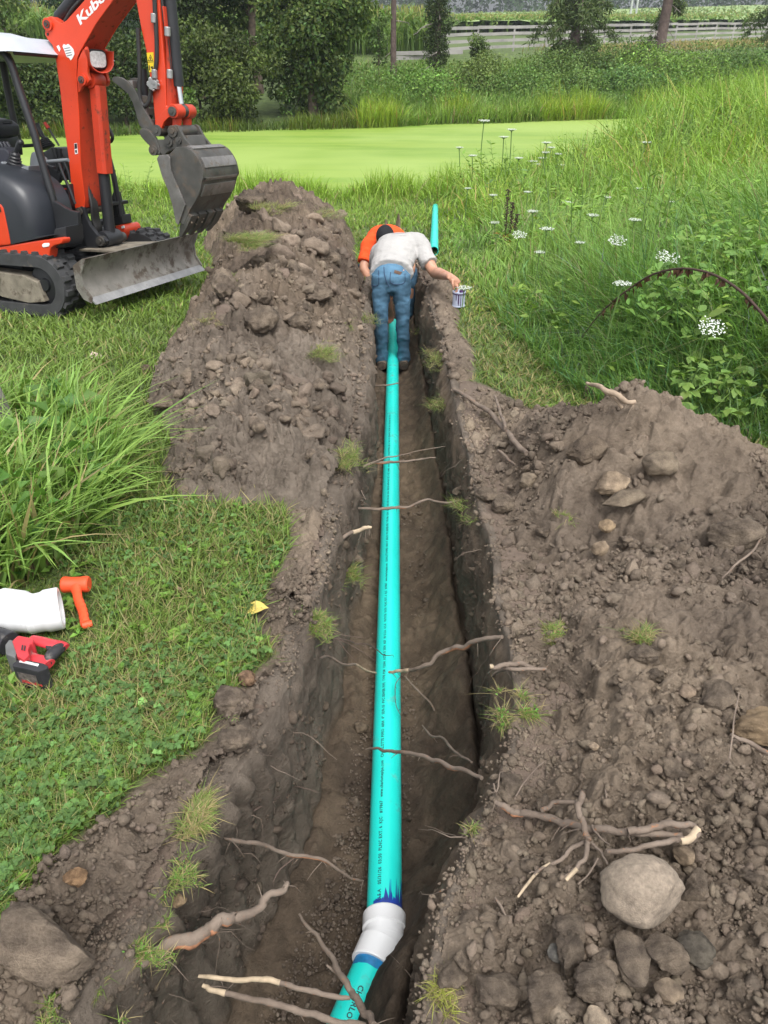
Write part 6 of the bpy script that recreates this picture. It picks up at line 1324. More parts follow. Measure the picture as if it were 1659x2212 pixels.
# ================================================================ the two men
from mathutils.bvhtree import BVHTree
M_SKIN = mat('skin', (.48, .25, .165), .5, .12, 14, dirt=(.40, .18, .11), damt=.42, dscale=9)
def clothmat(name, c, var=.16, scale=9, bs=.5):
    m = mat(name, c, .85, var, scale, spec=.2, bmp=bs, bscale=22, bdist=.02); return m
M_TEE = clothmat('grey_tshirt', (.40, .39, .38), .06); M_OTEE = clothmat('orange_tshirt', (.78, .09, .022), .08)
M_JEAN = clothmat('blue_jeans', (.066, .14, .215), .5, 6); M_JEAN2 = clothmat('blue_jeans_worn', (.055, .115, .18), .4, 6)
M_STITCH = mat('stitching', (.030, .055, .11), .9, .2); M_PATCH = mat('leather_patch', (.10, .055, .035), .7, .3, 60)
M_BOOT = mat('work_boot', (.045, .035, .028), .8, .3, 15, dirt=(.13, .10, .075), damt=.55, dscale=12); M_CAP = clothmat('black_cap', (.018, .019, .022), .2); M_HAIR = mat('dark_hair', (.03, .02, .014), .6, .3, 90)
def J(u, v, y): return Vector(aty(u, v, y))
def body(name, tubes, vox, m_, parent=None, it=6, wr=0.0, wf=9.0, balls=()):
    """overlapping tapered limbs fused into one continuous skin"""
    bm = bmesh.new()
    for P, R in tubes:
        q = [Vector(p) for p in curve_pts(P, 5)]; n = len(q); rr_ = [np.array(r if hasattr(r, '__len__') else (r, r), float) for r in R]; ri = []
        for i in range(n):
            t = i/(n-1)*(len(P)-1); k = min(int(t), len(P)-2); ri.append(tuple(rr_[k]+(rr_[k+1]-rr_[k])*(t-k)))
        add_tube(bm, q, ri, 18, ref=(1, 0, 0))
    for c, r, s_ in balls: add_ball(bm, c, r, *s_, sub=3)
    me = bpy.data.meshes.new(name); bmesh.ops.recalc_face_normals(bm, faces=bm.faces); bm.to_mesh(me); bm.free(); tmp = bpy.data.objects.new(name, me); C.objects.link(tmp)
    r_ = tmp.modifiers.new('r', 'REMESH'); r_.mode = 'VOXEL'; r_.voxel_size = vox; sm = tmp.modifiers.new('s', 'SMOOTH'); sm.iterations = it; sm.factor = .5
    out = bpy.data.meshes.new_from_object(tmp.evaluated_get(bpy.context.evaluated_depsgraph_get())); bpy.data.objects.remove(tmp); bpy.data.meshes.remove(me)
    if wr:
        n = len(out.vertices); V = np.empty(n*3); out.vertices.foreach_get('co', V); V = V.reshape(-1, 3); N = np.empty(n*3); out.vertices.foreach_get('normal', N); N = N.reshape(-1, 3)
        f = 1-np.abs(fbm(V[:, 0]*wf*.6+V[:, 1]*2, V[:, 2]*wf+V[:, 1]*wf*.8, 3, 601))*3; V = V+N*(wr*np.clip(f, -.6, 1))[:, None]; out.vertices.foreach_set('co', V.ravel())
    out.polygons.foreach_set('use_smooth', np.ones(len(out.polygons), bool)); out.name = name; out.materials.clear(); out.materials.append(m_); return link(name, out, None, parent)
def hand(w_, d_, up, sgn, curl=.9, s_=1.0):
    """palm, four bent fingers of unequal length, thumb from the side of the palm"""
    d_ = d_.normalized(); sd = d_.cross(up).normalized()*sgn; n_ = sd.cross(d_).normalized()*sgn; T = []
    T.append(([w_, w_+d_*.05, w_+d_*.09], [(.028, .019), (.040, .016), (.038, .014)]))
    for k, L in enumerate((.070, .080, .074, .058)):
        b_ = w_+d_*.085+sd*(.030-.020*k); p = [b_]; a = .25*curl
        for j, fr in enumerate((.45, .32, .23)): a += .55*curl; p.append(p[-1]+(d_*math.cos(a)-n_*math.sin(a))*L*fr*s_)
        T.append((p, [.0095, .009, .008, .0065]))
    b_ = w_+d_*.03+sd*.030; T.append(([b_, b_+sd*.022+d_*.022-n_*.012, b_+sd*.024+d_*.046-n_*.026, b_+sd*.016+d_*.066-n_*.038], [.013, .011, .010, .008])); return T

# ---- the man in the grey shirt, bent double over the pipe, seen from behind
m1 = empty('person', (.085, 6.72, -1.15), 0, 'person in grey t-shirt and jeans bent over in the trench, reaching to a tin', 'person')
P1 = {k: J(*v) for k, v in dict(ha=(824, 600, 6.76), hb=(866, 600, 6.76), ka=(823, 690, 6.70), kb=(869.5, 690, 6.70), aa=(825, 772, 6.78), ab=(872, 770, 6.78), pel=(845, 600, 6.78), lum=(846, 578, 6.90), mid=(853, 551, 7.04), ch=(862, 530, 7.18), nk=(868, 521, 7.34),
     sa=(822, 548, 7.18), sb=(903, 526, 7.16), eb=(938, 588, 6.92), wb=(973, 630, 6.66), hd=(860, 540, 7.50)).items()}
floor1 = floorz(6.75)
for k in ('aa', 'ab'): P1[k].z = floor1+.10
jt = [([P1['pel']+Vector((0, .10, .02)), P1['pel'], P1['pel']+Vector((0, -.01, -.10))], [(.158, .125), (.170, .135), (.155, .11)])]
for h_, k_, a_ in (('ha', 'ka', 'aa'), ('hb', 'kb', 'ab')):
    jt.append(([P1[h_]+Vector((0, 0, .03)), P1[h_].lerp(P1[k_], .35), P1[k_]+Vector((0, 0, .05)), P1[k_].lerp(P1[a_], .35), P1[k_].lerp(P1[a_], .75), P1[a_]+Vector((0, 0, -.04))], [(.088, .10), (.082, .092), (.060, .068), (.060, .070), (.055, .063), (.060, .070)]))
j1 = body('jeans', jt, .010, M_JEAN, m1, 5, .006, 11)
st_ = [([P1['pel']+Vector((0, -.02, .035)), P1['lum']+Vector((0, 0, .01)), P1['mid'], P1['ch'], P1['nk']], [(.192, .142), (.185, .135), (.190, .130), (.195, .115), (.09, .07)]),
       ([P1['ch']+Vector((.05, 0, .01)), P1['sb'], P1['sb'].lerp(P1['eb'], .5), P1['sb'].lerp(P1['eb'], .72)], [(.10, .10), (.088, .088), (.076, .08), (.078, .084)]),
       ([P1['ch']+Vector((-.06, 0, 0)), P1['sa'], P1['sa']+Vector((-.02, .10, -.16)), P1['sa']+Vector((.0, .14, -.24))], [(.10, .10), (.09, .09), (.078, .08), (.078, .08)])]
s1_ = body('shirt', st_, .009, M_TEE, m1, 8, .007, 8)
ct = Vector(at(990, 667)); ct.z = float(G(ct.x, ct.y))+.02; hw = ct+Vector((-.075, .03, .235)); hdir = Vector((.085, -.02, -.085))
la = P1['sa']; le = la+Vector((.02, .16, -.27)); lw = Vector((.06, 7.45, -.82))
sk = [([P1['ch'], P1['nk'], P1['nk'].lerp(P1['hd'], .6)], [(.13, .09), (.062, .062), (.058, .06)]),
      ([P1['ch'], P1['sb'], P1['sb'].lerp(P1['eb'], .55), P1['eb'], P1['eb'].lerp(hw, .3), P1['eb'].lerp(hw, .7), hw], [.07, .062, .056, .047, .050, .038, (.032, .026)]),
      ([P1['ch'], la, la.lerp(le, .55), le, le.lerp(lw, .3), lw], [.07, .062, .054, .046, .048, (.030, .026)]),
      ([P1['pel'], P1['lum'], P1['mid'], P1['ch']], [(.14, .10), (.14, .10), (.15, .10), (.15, .09)])]
for h_, k_, a_ in (('ha', 'ka', 'aa'), ('hb', 'kb', 'ab')): sk.append(([P1['pel'], P1[h_], P1[k_], P1[a_]], [.09, .075, .05, .042]))
sk += hand(hw, hdir, Vector((0, 0, 1)), 1, .85)+hand(lw, Vector((0, .5, -1)), Vector((0, 1, .3)), -1, .6)
hd = P1['hd']; fwd = Vector((0, .5, -.86)); body('body', sk, .0065, M_SKIN, m1, 4, 0, 9, [(hd, .098, (.82, 1.0, 1.12)), (hd+fwd*.05+Vector((0, .06, -.02)), .05, (.9, .7, .8)), (hd+Vector((0, .105, -.015)), .018, (.7, 1, 1.3)), (hd+Vector((.082, 0, -.01)), .025, (.4, .8, 1.2)), (hd+Vector((-.082, 0, -.01)), .025, (.4, .8, 1.2))])
bm = bmesh.new(); add_ball(bm, hd+Vector((0, -.012, .018)), .104, .84, 1.0, 1.1, 3); part('hair', bm, M_HAIR, m1, 60)
for s_, k_ in ((-1, 'aa'), (1, 'ab')):
    bm = bmesh.new(); a = P1[k_]; q = [a+Vector((0, -.085, -.055)), a+Vector((0, -.02, -.05)), a+Vector((.01*s_, .08, -.065)), a+Vector((.02*s_, .17, -.075))]; add_tube(bm, curve_pts(q, 4), [(.042, .042)]*2+[(.047, .052)]*3+[(.048, .045)]*4+[(.046, .032)]*3+[(.03, .02)], 14, ref=(1, 0, 0)); add_tube(bm, [a+Vector((0, -.01, .06)), a+Vector((0, -.01, -.04))], [.052, .050], 14)
    part('boot', bm, M_BOOT, m1, 50)
def bvh(o):
    dg = bpy.context.evaluated_depsgraph_get(); me = o.data; return BVHTree.FromPolygons([v.co[:] for v in me.vertices], [p.vertices[:] for p in me.polygons])
camv = Vector((0, 0, HC))
def project(tree, u, v, lift=.002):
    d = Vector(ray(u, v)).normalized(); h = tree.ray_cast(camv, d)
    return (h[0]+h[1]*lift) if h[0] is not None else None
Z7 = lambda x, y: (734.5+x/5.486, 449.3+y/5.486)
tj = bvh(j1); ts = bvh(s1_)
def seam(tree, pts, r, name, m_, par):
    q = [project(tree, *Z7(*p)) for p in curve_pts([(*p, 0) for p in pts], 6) for p in [p[:2]]]; q = [p for p in q if p is not None]
    if len(q) > 2: bm = bmesh.new(); add_tube(bm, q, r, 5); return part(name, bm, m_, par, 60)
seam(tj, [(372, 770), (360, 850), (378, 915), (455, 905), (458, 740)], .0032, 'pocket_seam', M_STITCH, j1)
seam(tj, [(600, 760), (598, 880), (690, 905), (765, 880), (770, 780)], .0032, 'pocket_seam', M_STITCH, j1)
seam(tj, [(520, 700), (530, 800), (555, 880), (580, 930)], .004, 'back_seam', M_STITCH, j1)
def patch(tree, c4, name, m_, par, n=6):
    V = []; F = []
    for i in range(n+1):
        for j in range(n+1):
            a, b_ = i/n, j/n; x = (1-a)*((1-b_)*c4[0][0]+b_*c4[3][0])+a*((1-b_)*c4[1][0]+b_*c4[2][0]); y = (1-a)*((1-b_)*c4[0][1]+b_*c4[3][1])+a*((1-b_)*c4[1][1]+b_*c4[2][1]); p = project(tree, *Z7(x, y), .003)
            if p is None: return
            V.append(p[:])
    for i in range(n):
        for j in range(n): k = i*(n+1)+j; F.append((k, k+1, k+n+2, k+n+1))
    me = bpy.data.meshes.new(name); me.from_pydata(V, [], F); return link(name, me, m_, par)
patch(tj, [(645, 735), (735, 760), (715, 795), (640, 770)], 'leather_patch', M_PATCH, j1)
M_FADED = mat('faded_print', (.36, .35, .345), .9, .1)
random.seed(9)
for r_, y0 in ((0, 300), (1, 325)):
    x = 600+60*r_
    while x < 775:
        w_ = random.uniform(7, 15); patch(ts, [(x, y0-(x-600)*.03), (x+w_, y0-(x-600)*.03), (x+w_, y0+random.uniform(6, 13)-(x-600)*.03), (x, y0+random.uniform(4, 12)-(x-600)*.03)], 'faded_print', M_FADED, s1_, 2); x += w_+random.uniform(3, 9)
# tin of primer in his hand
cn = empty('primer_tin', ct[:], 0, 'white and purple primer tin with dauber standing in the grass under the reaching hand', 'tin')
M_TIN = mat('tin_label', (.42, .47, .60), .4, .12, 30, dirt=(.30, .30, .38), damt=.42, dscale=30); M_PURP = mat('purple_primer', (.055, .018, .09), .35, .3, 40)
hh = .125
bm = bmesh.new(); add_lathe(bm, [(.050, 0), (.054, .003), (.054, .010), (.0515, .013), (.0515, hh-.014), (.0545, hh-.010), (.0545, hh), (.050, hh), (.046, hh-.008), (.024, hh-.006), (.0, hh-.006)], (0, 0, 0), (0, 0, 1), 30); part('can', bm, M_TIN, cn, 35)
bm = bmesh.new(); add_lathe(bm, [(.022, hh-.006), (.024, hh+.004), (.020, hh+.012), (.010, hh+.030), (.006, hh+.05)], (.01, 0, 0), (.1, -.1, 1), 18); part('dauber', bm, M_PURP, cn, 40)
for a, w_, l_ in ((-1.7, .010, .10), (-1.35, .006, .12), (-2.1, .007, .06), (-1.0, .005, .05)):
    bm = bmesh.new(); V_ = []
    q = [(math.cos(a+k)*.0525, math.sin(a+k)*.0525) for k in (-w_*10, 0, w_*10)]; add_prism(bm, [(x, y, hh-.014-l_*(1 if i == 1 else .75)) for i, (x, y) in enumerate(q)], [(x, y, hh-.010) for x, y in q]); part('primer_drip', bm, M_PURP, cn, 60)
bm = bmesh.new(); add_lathe(bm, [(.0555, hh-.018), (.0560, hh-.015), (.0555, hh-.011), (.0535, hh-.013)], (0, 0, 0), (0, 0, 1), 30, close=True); part('rim_band', bm, M_PURP, cn, 35)

# ---- the man in orange, crouched in front of him, facing us, head bowed
m2 = empty('person', (.08, 8.3, -1.26), 0, 'person in orange t-shirt and black cap crouching in the trench behind the bent man', 'person')
Q = {k: J(*v) for k, v in dict(pel=(836, 570, 8.62), lum=(836, 535, 8.62), mid=(834, 515, 8.50), ch=(834, 512, 8.30), nk=(834, 514, 8.14), sa=(800, 528, 8.22), sb=(868, 528, 8.22), ea=(786, 578, 8.05), eb=(888, 580, 8.10), wa=(806, 622, 7.98), wb=(858, 632, 8.20), ka=(781, 588, 8.16), kb=(886, 588, 8.16), hd=(832, 515, 8.00)).items()}
fa, fb = Vector((-.10, 8.22, float(floorz(8.2))+.09)), Vector((.26, 8.22, float(floorz(8.2))+.09))
ha, hb = Q['pel']+Vector((-.10, 0, -.05)), Q['pel']+Vector((.10, 0, -.05))
jt = [([Q['pel']+Vector((0, .03, .06)), Q['pel'], Q['pel']+Vector((0, -.04, -.10))], [(.165, .12), (.18, .13), (.16, .12)])]
for h_, k_, a_ in ((ha, Q['ka'], fa), (hb, Q['kb'], fb)): jt.append(([h_, h_.lerp(k_, .5), k_, k_.lerp(a_, .4), a_+Vector((0, 0, .02))], [.10, .09, .074, .070, .060]))
body('jeans', jt, .011, M_JEAN2, m2, 5, .005, 10)
st_ = [([Q['pel']+Vector((0, .0, .05)), Q['lum'], Q['mid'], Q['ch'], Q['nk']], [(.175, .14), (.185, .145), (.20, .135), (.205, .115), (.09, .075)]),
       ([Q['ch']+Vector((-.05, 0, 0)), Q['sa'], Q['sa'].lerp(Q['ea'], .5), Q['sa'].lerp(Q['ea'], .80)], [.105, .092, .080, .082]), ([Q['ch']+Vector((.05, 0, 0)), Q['sb'], Q['sb'].lerp(Q['eb'], .5), Q['sb'].lerp(Q['eb'], .80)], [.105, .092, .080, .082])]
body('shirt', st_, .010, M_OTEE, m2, 7, .006, 8)
sk = [([Q['ch'], Q['nk'], Q['nk'].lerp(Q['hd'], .6)], [(.13, .09), (.062, .062), (.06, .06)]), ([Q['pel'], Q['lum'], Q['mid'], Q['ch']], [(.14, .10), (.14, .11), (.15, .10), (.15, .09)])]
for s_, e_, w_, sg in ((Q['sa'], Q['ea'], Q['wa'], -1), (Q['sb'], Q['eb'], Q['wb'], 1)):
    sk.append(([Q['ch'], s_, s_.lerp(e_, .6), e_, e_.lerp(w_, .35), w_], [.07, .062, .054, .046, .047, (.030, .026)])); sk += hand(w_, Vector((-.3*sg, .2, -.9)), Vector((0, -1, .2)), sg, .9)
for h_, k_, a_ in ((ha, Q['ka'], fa), (hb, Q['kb'], fb)): sk.append(([Q['pel'], h_, k_, a_], [.09, .075, .05, .042]))
hd = Q['hd']; body('body', sk, .008, M_SKIN, m2, 4, 0, 9, [(hd, .098, (.82, 1.05, 1.08)), (hd+Vector((0, -.055, -.055)), .05, (.9, .8, .9)), (hd+Vector((0, -.105, -.045)), .018, (.7, 1, 1.3)), (hd+Vector((.082, 0, -.02)), .025, (.4, .8, 1.2)), (hd+Vector((-.082, 0, -.02)), .025, (.4, .8, 1.2))])
bm = bmesh.new(); add_ball(bm, hd+Vector((0, .0, .022)), .108, .86, 1.06, 1.02, 3)
for v in list(bm.verts):
    if v.co.z < hd.z-.01: v.co.z = hd.z-.01+(v.co.z-hd.z)*.1
cap_ = part('cap', bm, M_CAP, m2, 60)
bm = bmesh.new(); arc = [(.078*math.cos(a), -.085-.075*math.sin(a)) for a in np.linspace(0, math.pi, 13)]; add_prism(bm, [hd+Vector((x, y, -.012-.12*abs(y+.08)-.3*x*x/.08)) for x, y in arc], [hd+Vector((x, y, -.004-.12*abs(y+.08)-.3*x*x/.08)) for x, y in arc]); part('cap_brim', bm, M_CAP, cap_, 40)
for a in (fa, fb):
    bm = bmesh.new(); q = [a+Vector((0, .09, -.05)), a+Vector((0, 0, -.045)), a+Vector((0, -.10, -.055)), a+Vector((0, -.18, -.065))]; add_tube(bm, curve_pts(q, 4), [(.042, .042)]*4+[(.048, .045)]*5+[(.046, .03)]*3+[(.03, .02)], 14, ref=(1, 0, 0)); part('boot', bm, M_BOOT, m2, 50)

for m_ in (m1, m2):
    for ch in m_.children: ch.location = -Vector(m_.location)
# ================================================================ across the pond
def crown(lobes, n, leaf, col, spread=.25, yellow=.2, droop=.2, asp=.62, zpref=None, inner=.35):
    """leaves gathered on the shells of many lobes; lobes = (centre, (rx, ry, rz))"""
    vol = np.array([r[0]*r[2]+r[1]*r[2] for _, r in lobes])
    if zpref is not None: vol = vol*np.array([1.6 if c[2] < zpref else .55 for c, _ in lobes])
    which = RNG.choice(len(lobes), n, p=vol/vol.sum()); Cc = np.array([c for c, _ in lobes])[which]; Rr = np.array([r for _, r in lobes])[which]
    d = RNG.normal(size=(n, 3)); d /= np.linalg.norm(d, axis=1)[:, None]; rad = (inner+(1-inner)*RNG.uniform(0, 1, n)**.45); lump = 1+.22*n3(d*1.0+Cc*.37, 2.2, 7)
    P = Cc+d*Rr*(rad*lump)[:, None]; tone = np.clip(RNG.normal(1, .24, len(lobes)), .5, 1.6)[which]
    L = leaf*RNG.uniform(.6, 1.3, n); dirn = d*.7+RNG.normal(0, .6, (n, 3)); dirn[:, 2] -= droop; Nn = d+RNG.normal(0, .5, (n, 3))+np.array([0, 0, .5])
    return leaves(P, Nn, dirn, L, L*asp, greens(n, col, spread*1.2, yellow)*tone[:, None], .2)
def lobes_in(c, r, k, size, seed, zmin=None):
    q = np.random.default_rng(seed); out = []
    for _ in range(k):
        d = q.normal(size=3); d /= np.linalg.norm(d); f = q.uniform(.25, .95); s_ = size*q.uniform(.6, 1.25); p = np.array(c)+d*np.array(r)*f
        if zmin is not None and p[2] < zmin: p[2] = zmin+q.uniform(0, .5)
        out.append((p, (s_, s_, s_*.75)))
    return out
def limbs(bm, base, top, r, lobes, k=14):
    base, top = Vector(base), Vector(top); n = 8; P = [base.lerp(top, i/n)+Vector((random.gauss(0, r*.35), random.gauss(0, r*.35), 0))*(i > 0) for i in range(n+1)]
    add_tube(bm, P, [r*(1.35 if i == 0 else 1-.7*i/n) for i in range(n+1)], 10)
    for c, _ in random.sample(lobes, min(k, len(lobes))):
        c = Vector(c); t = min(.95, max(.15, (c.z-base.z)/max(.1, top.z-base.z)*.7)); s_ = base.lerp(top, t); m_ = s_.lerp(c, .5)+Vector((0, 0, .15*(c-s_).length)); add_tube(bm, curve_pts([s_, m_, c], 4), [r*.42*(1-.85*i/8) for i in range(9)], 6)
def tree(name, label, x, y, h, cr, cz, n, leaf, col, lobesize, nl, tr=.16, seed=1, group=None, cat='tree', yellow=.15, asp=.62, zmin=None, droop=.25, zpref=2.6, inner=.35, spread=.25):
    z = float(G(x, y)); t = empty(name, (x, y, z), 0, label, cat, group); lb = lobes_in((0, 0, cz), cr, nl, lobesize, seed, zmin)
    bm = bmesh.new(); random.seed(seed); limbs(bm, (0, 0, -.1), (0, 0, h*.9), tr, lb); part('trunk', bm, M_BARK, t, 60)
    V, F, c = crown(lb, n, leaf, col, spread, yellow, droop, asp, zpref-z, inner); link('crown', np_mesh('crown', V, F, False, c), M_LEAF, t); return t
DG, MG, LG = (.026, .056, .017), (.042, .085, .022), (.105, .18, .038)
TG = 'dark trees and bushes beyond the pond at left'
tree('broadleaf_tree', 'large broadleaf tree drooping to the water just right of the excavator arm', -2.75, 34.0, 9, (2.0, 1.4, 4.2), 3.2, 27000, .17, (.042, .084, .026), .85, 52, .17, 31, yellow=.28, zmin=.0, spread=.34)
tree('broadleaf_tree', 'dark dense tree behind the excavator arm, trunk half hidden', -7.6, 37.5, 10, (2.2, 1.8, 3.6), 5.0, 12000, .17, DG, 1.0, 34, .22, 32, zmin=2.0)
tree('broadleaf_tree', 'dark tree with bare lower trunk left of the large drooping tree', -5.6, 39, 10, (1.8, 1.6, 3.2), 5.4, 8000, .17, DG, .9, 26, .20, 33, zmin=2.6)
tree('conifer_tree', 'dark blue-green conifer seen between boom and arm', -11.3, 35.0, 9, (1.7, 1.5, 3.8), 3.2, 15000, .16, (.022, .050, .024), .8, 36, .18, 34, asp=.4, zmin=.2, yellow=.05)
tree('broadleaf_tree', 'pale leafy tree far left above the canopy roof', -18.5, 44.0, 9, (2.6, 2.0, 3.0), 4.6, 8000, .2, (.085, .14, .04), 1.1, 26, .2, 35, zmin=2.4)
for k, (x, y, w_, h_, c_, lb) in enumerate([(-20.0, 31.0, 2.0, 2.9, MG, 'green bush at the far left edge behind the driver seat'), (-17.0, 30.6, 1.9, 2.6, (.055, .09, .022), 'yellow-green bush behind the canopy posts'), (-14.4, 30.6, 1.7, 2.9, MG, 'dark bush at the waterline behind the joysticks'),
        (-12.4, 30.5, 1.5, 2.1, DG, 'low dark bush at the waterline left of the boom'), (-9.4, 31.4, 1.5, 2.6, DG, 'dark bush at the waterline between boom and thumb'), (-8.0, 31.8, 1.1, 1.5, (.085, .17, .035), 'small bright bush below the thumb'),
        (-7.0, 33.0, 1.7, 3.0, (.055, .088, .026), 'olive bush behind the bucket cylinder'), (-5.6, 32.6, 1.4, 2.5, (.062, .096, .026), 'yellowish bush just right of the arm'), (-22.5, 33, 2.2, 3.4, DG, 'dark bush cut by the left frame edge')]):
    tree('bush', lb, x, y, h_*.9, (w_*1.15, w_*.8, h_*.62), h_*.6, 8500, .14, c_, w_*.45, 28, .06, 60+k, TG, 'bush', .2, .6, .1)
BG = 'bushes on the far bank at right'
for k, (u, v, Y, w_, h_, c_, lb) in enumerate([(905, 205, 37.5, 2.2, 1.5, (.10, .20, .045), 'fresh green weeds in the middle of the far bank'), (1030, 190, 39.5, 1.8, 1.9, (.075, .115, .035), 'dull olive bush on the far bank behind the white flowers'), (1120, 205, 39, 1.7, 1.2, (.085, .165, .045), 'low green bush right of the dull olive bush'),
        (1180, 160, 43, 2.2, 1.6, (.065, .12, .035), 'dark bush at the foot of the first pine'), (1290, 165, 43.5, 2.0, 1.9, (.055, .10, .03), 'dark shady bush just right of the first pine'), (1370, 150, 45, 2.2, 2.2, (.05, .10, .03), 'dark bush under the dead pine branches'),
        (1440, 190, 43, 2.6, 1.9, (.095, .175, .035), 'rounded yellow-green bush below the second pine'), (1330, 215, 41, 1.9, 1.1, (.08, .17, .055), 'blue-green low bush above the reeds'), (1250, 215, 40, 1.7, 1.2, (.075, .14, .04), 'bush behind the drooping reeds'), (1530, 165, 46, 2.4, 1.7, (.07, .14, .045), 'tall blue-green weeds at the right of the far bank'), (1620, 175, 45, 2.6, 1.9, (.07, .14, .04), 'green bush at the right frame edge of the far bank'), (1420, 235, 40.5, 1.7, 1.0, (.05, .12, .03), 'dark reeds and bush where the pond ends')]):
    c_ = tuple(a*1.3 for a in c_); p = aty(u, v, Y); tree('bush', lb, p[0], Y, h_*.6, (w_*1.0, w_*.8, h_*.42), h_*.40, 5500, .12, c_, w_*.42, 26, .05, 90+k, BG, 'bush', .25, .55, .05)
# pines with bare trunks
def pine(name, label, u, Y, w_, tw, seed, sprays, dead, h=11, lean=0):
    p = aty(u, 100, Y); x = p[0]; z = float(G(x, Y)); t = empty(name, (x, Y, z), 0, label, 'tree'); random.seed(seed); bm = bmesh.new(); r = tw/2
    add_tube(bm, [(lean*i/10*.5, 0, h*i/10) for i in range(11)], [r*(1.25 if i == 0 else 1-.06*i) for i in range(11)], 12); part('trunk', bm, M_PINE, t, 60)
    bm = bmesh.new(); pts = []
    for k in range(sprays):
        a = random.uniform(0, 6.283); zz = random.uniform(1.0, 4.2); L = random.uniform(.8, w_); s_ = Vector((0, 0, zz)); e_ = s_+Vector((math.cos(a)*L, math.sin(a)*L, random.uniform(-.9, .1)*L*.7)); m_ = s_.lerp(e_, .5)+Vector((0, 0, .18*L)); q = curve_pts([s_, m_, e_], 4); add_tube(bm, q, [.04*(1-.85*i/8) for i in range(9)], 5)
        pts += [(Vector(q[i]).lerp(Vector(q[i+1]), random.random())) for i in range(3, 8) for _ in range(40)]
    if sprays: part('branches', bm, M_PINE, t, 60)
    else: bm.free()
    if pts:
        P = np.array([p_[:] for p_ in pts])+RNG.normal(0, .10, (len(pts), 3)); n = len(P); D_ = RNG.normal(0, .6, (n, 3)); D_[:, 2] -= .5; L = RNG.uniform(.18, .42, n); V, F, c = leaves(P, rdir(n), D_, L, L*.2, greens(n, (.075, .115, .045), .25, .15), .1); link('needles', np_mesh('needles', V, F, False, c), M_LEAF, t)
    if dead:
        for k in range(dead):
            bm = bmesh.new(); a = random.uniform(0, 6.283); zz = random.uniform(.6, 3.4); L = random.uniform(.7, 2.0); s_ = Vector((0, 0, zz)); q = [s_]; d_ = Vector((math.cos(a), math.sin(a), random.uniform(-.5, .15)))
            for j in range(5): d_ = (d_+Vector((random.gauss(0, .25), random.gauss(0, .25), random.gauss(-.16, .2)))).normalized(); q.append(q[-1]+d_*L/5); 
            add_tube(bm, q, [.028*(1-.16*j) for j in range(6)], 5)
            for j in (2, 3, 4): e_ = q[j]+Vector((random.gauss(0, .3), random.gauss(0, .3), random.gauss(-.2, .2)))*L*.5; add_tube(bm, [q[j], q[j].lerp(e_, .5)+Vector((0, 0, .04)), e_], [.014, .010, .005], 4)
            part('dead_branch', bm, M_DEADW, t, 60)
    return t
M_PINE = mat('pine_bark', (.115, .085, .075), .9, .35, 3, spec=.2, bmp=.8, bscale=9, bdist=.05); M_DEADW = mat('dead_wood', (.24, .21, .19), .9, .3, 4)
tree('broadleaf_tree', 'shadowy tree filling the gap behind bucket and big tree', -9.6, 41.5, 10, (3.0, 1.6, 4.0), 3.6, 12000, .2, DG, 1.1, 40, .2, 36, zmin=.4)
tree('broadleaf_tree', 'shadowy tree behind the canopy posts at far left', -16.5, 36.5, 10, (3.0, 1.6, 2.2), 1.9, 9000, .18, (.035, .068, .02), 1.0, 34, .2, 37, zmin=.3)
pine('pine_tree', 'slender bare trunk beside the large drooping tree', 850, 43, .9, .30, 41, 0, 2)
pine('pine_tree', 'first pine at right with drooping grey-green needles', 1240, 46, 2.6, .52, 42, 40, 8)
pine('pine_tree', 'second pine at right with bare dead branches', 1424, 47, 1.6, .60, 43, 4, 18, lean=.5)
pine('pine_tree', 'pine branch hanging in at the upper right corner', 1690, 52, 2.6, .5, 44, 22, 2)
sn = pine('vine_covered_tree', 'short broad trunk wrapped in dark vine leaves above the weeds', 945, 42, .8, .42, 45, 0, 7, 5)
V, F, c = crown([(np.array([random.gauss(0, .12), random.gauss(0, .1), 1.0+.27*i]), (.42+.25*math.sin(i*1.7)**2, .4, .34)) for i in range(12)], 5200, .11, (.045, .075, .028), .3, .1, .2, .6); link('vine', np_mesh('vine', V, F, False, c), M_LEAF, sn)
tree('sapling', 'thin leafy sapling against the corn left of the slender trunk', aty(818, 100, 41)[0], 41, 3.2, (.4, .4, 1.3), 2.0, 900, .14, (.07, .13, .035), .3, 14, .03, 46, cat='tree')
tree('sapling', 'small round sapling in front of the pale fence', aty(1035, 100, 41.5)[0], 41.5, 2.3, (.5, .5, .6), 1.7, 1100, .12, (.085, .14, .04), .28, 12, .03, 47, cat='tree')
# reeds and rank grass on the far waterline: mixed colours, nobody could count it
n = 36000; x = RNG.uniform(-27, 20, n); f = np.abs(RNG.normal(0, 1, n))**1.2*1.7; y = yfar(x)-.25+f; k = (x > -1.2+.6*np.sin(f*3)) | ((f < 1.2) & (RNG.uniform(0, 1, n) < .45)); x, y, f = x[k], y[k], f[k]; n = len(x)
tn = vn(x*.7, y*.25, 501); h = RNG.uniform(.4, 1.0, n)*(.6+.75*tn)*np.where(x < -1, .6, 1.0); c = greens(n, (.15, .27, .045), .2, .38, .05); c[x < -1] *= .45; hot = (tn > .5)[:, None]; c = np.where(hot, c*np.array([1.35, 1.2, .8]), c); c[f > 1.6] *= np.array([.75, .85, .95])  # left stretch darkened: shade under the bushes painted into the blade colour
pt = [blades(np.stack([x, y, np.maximum(G(x, y), PONDZ)-.02], 1), h, RNG.uniform(0, 6.283, n), RNG.normal(.1, .15, n), np.abs(RNG.normal(.3, .35, n)), RNG.uniform(.010, .022, n), c, 3)]
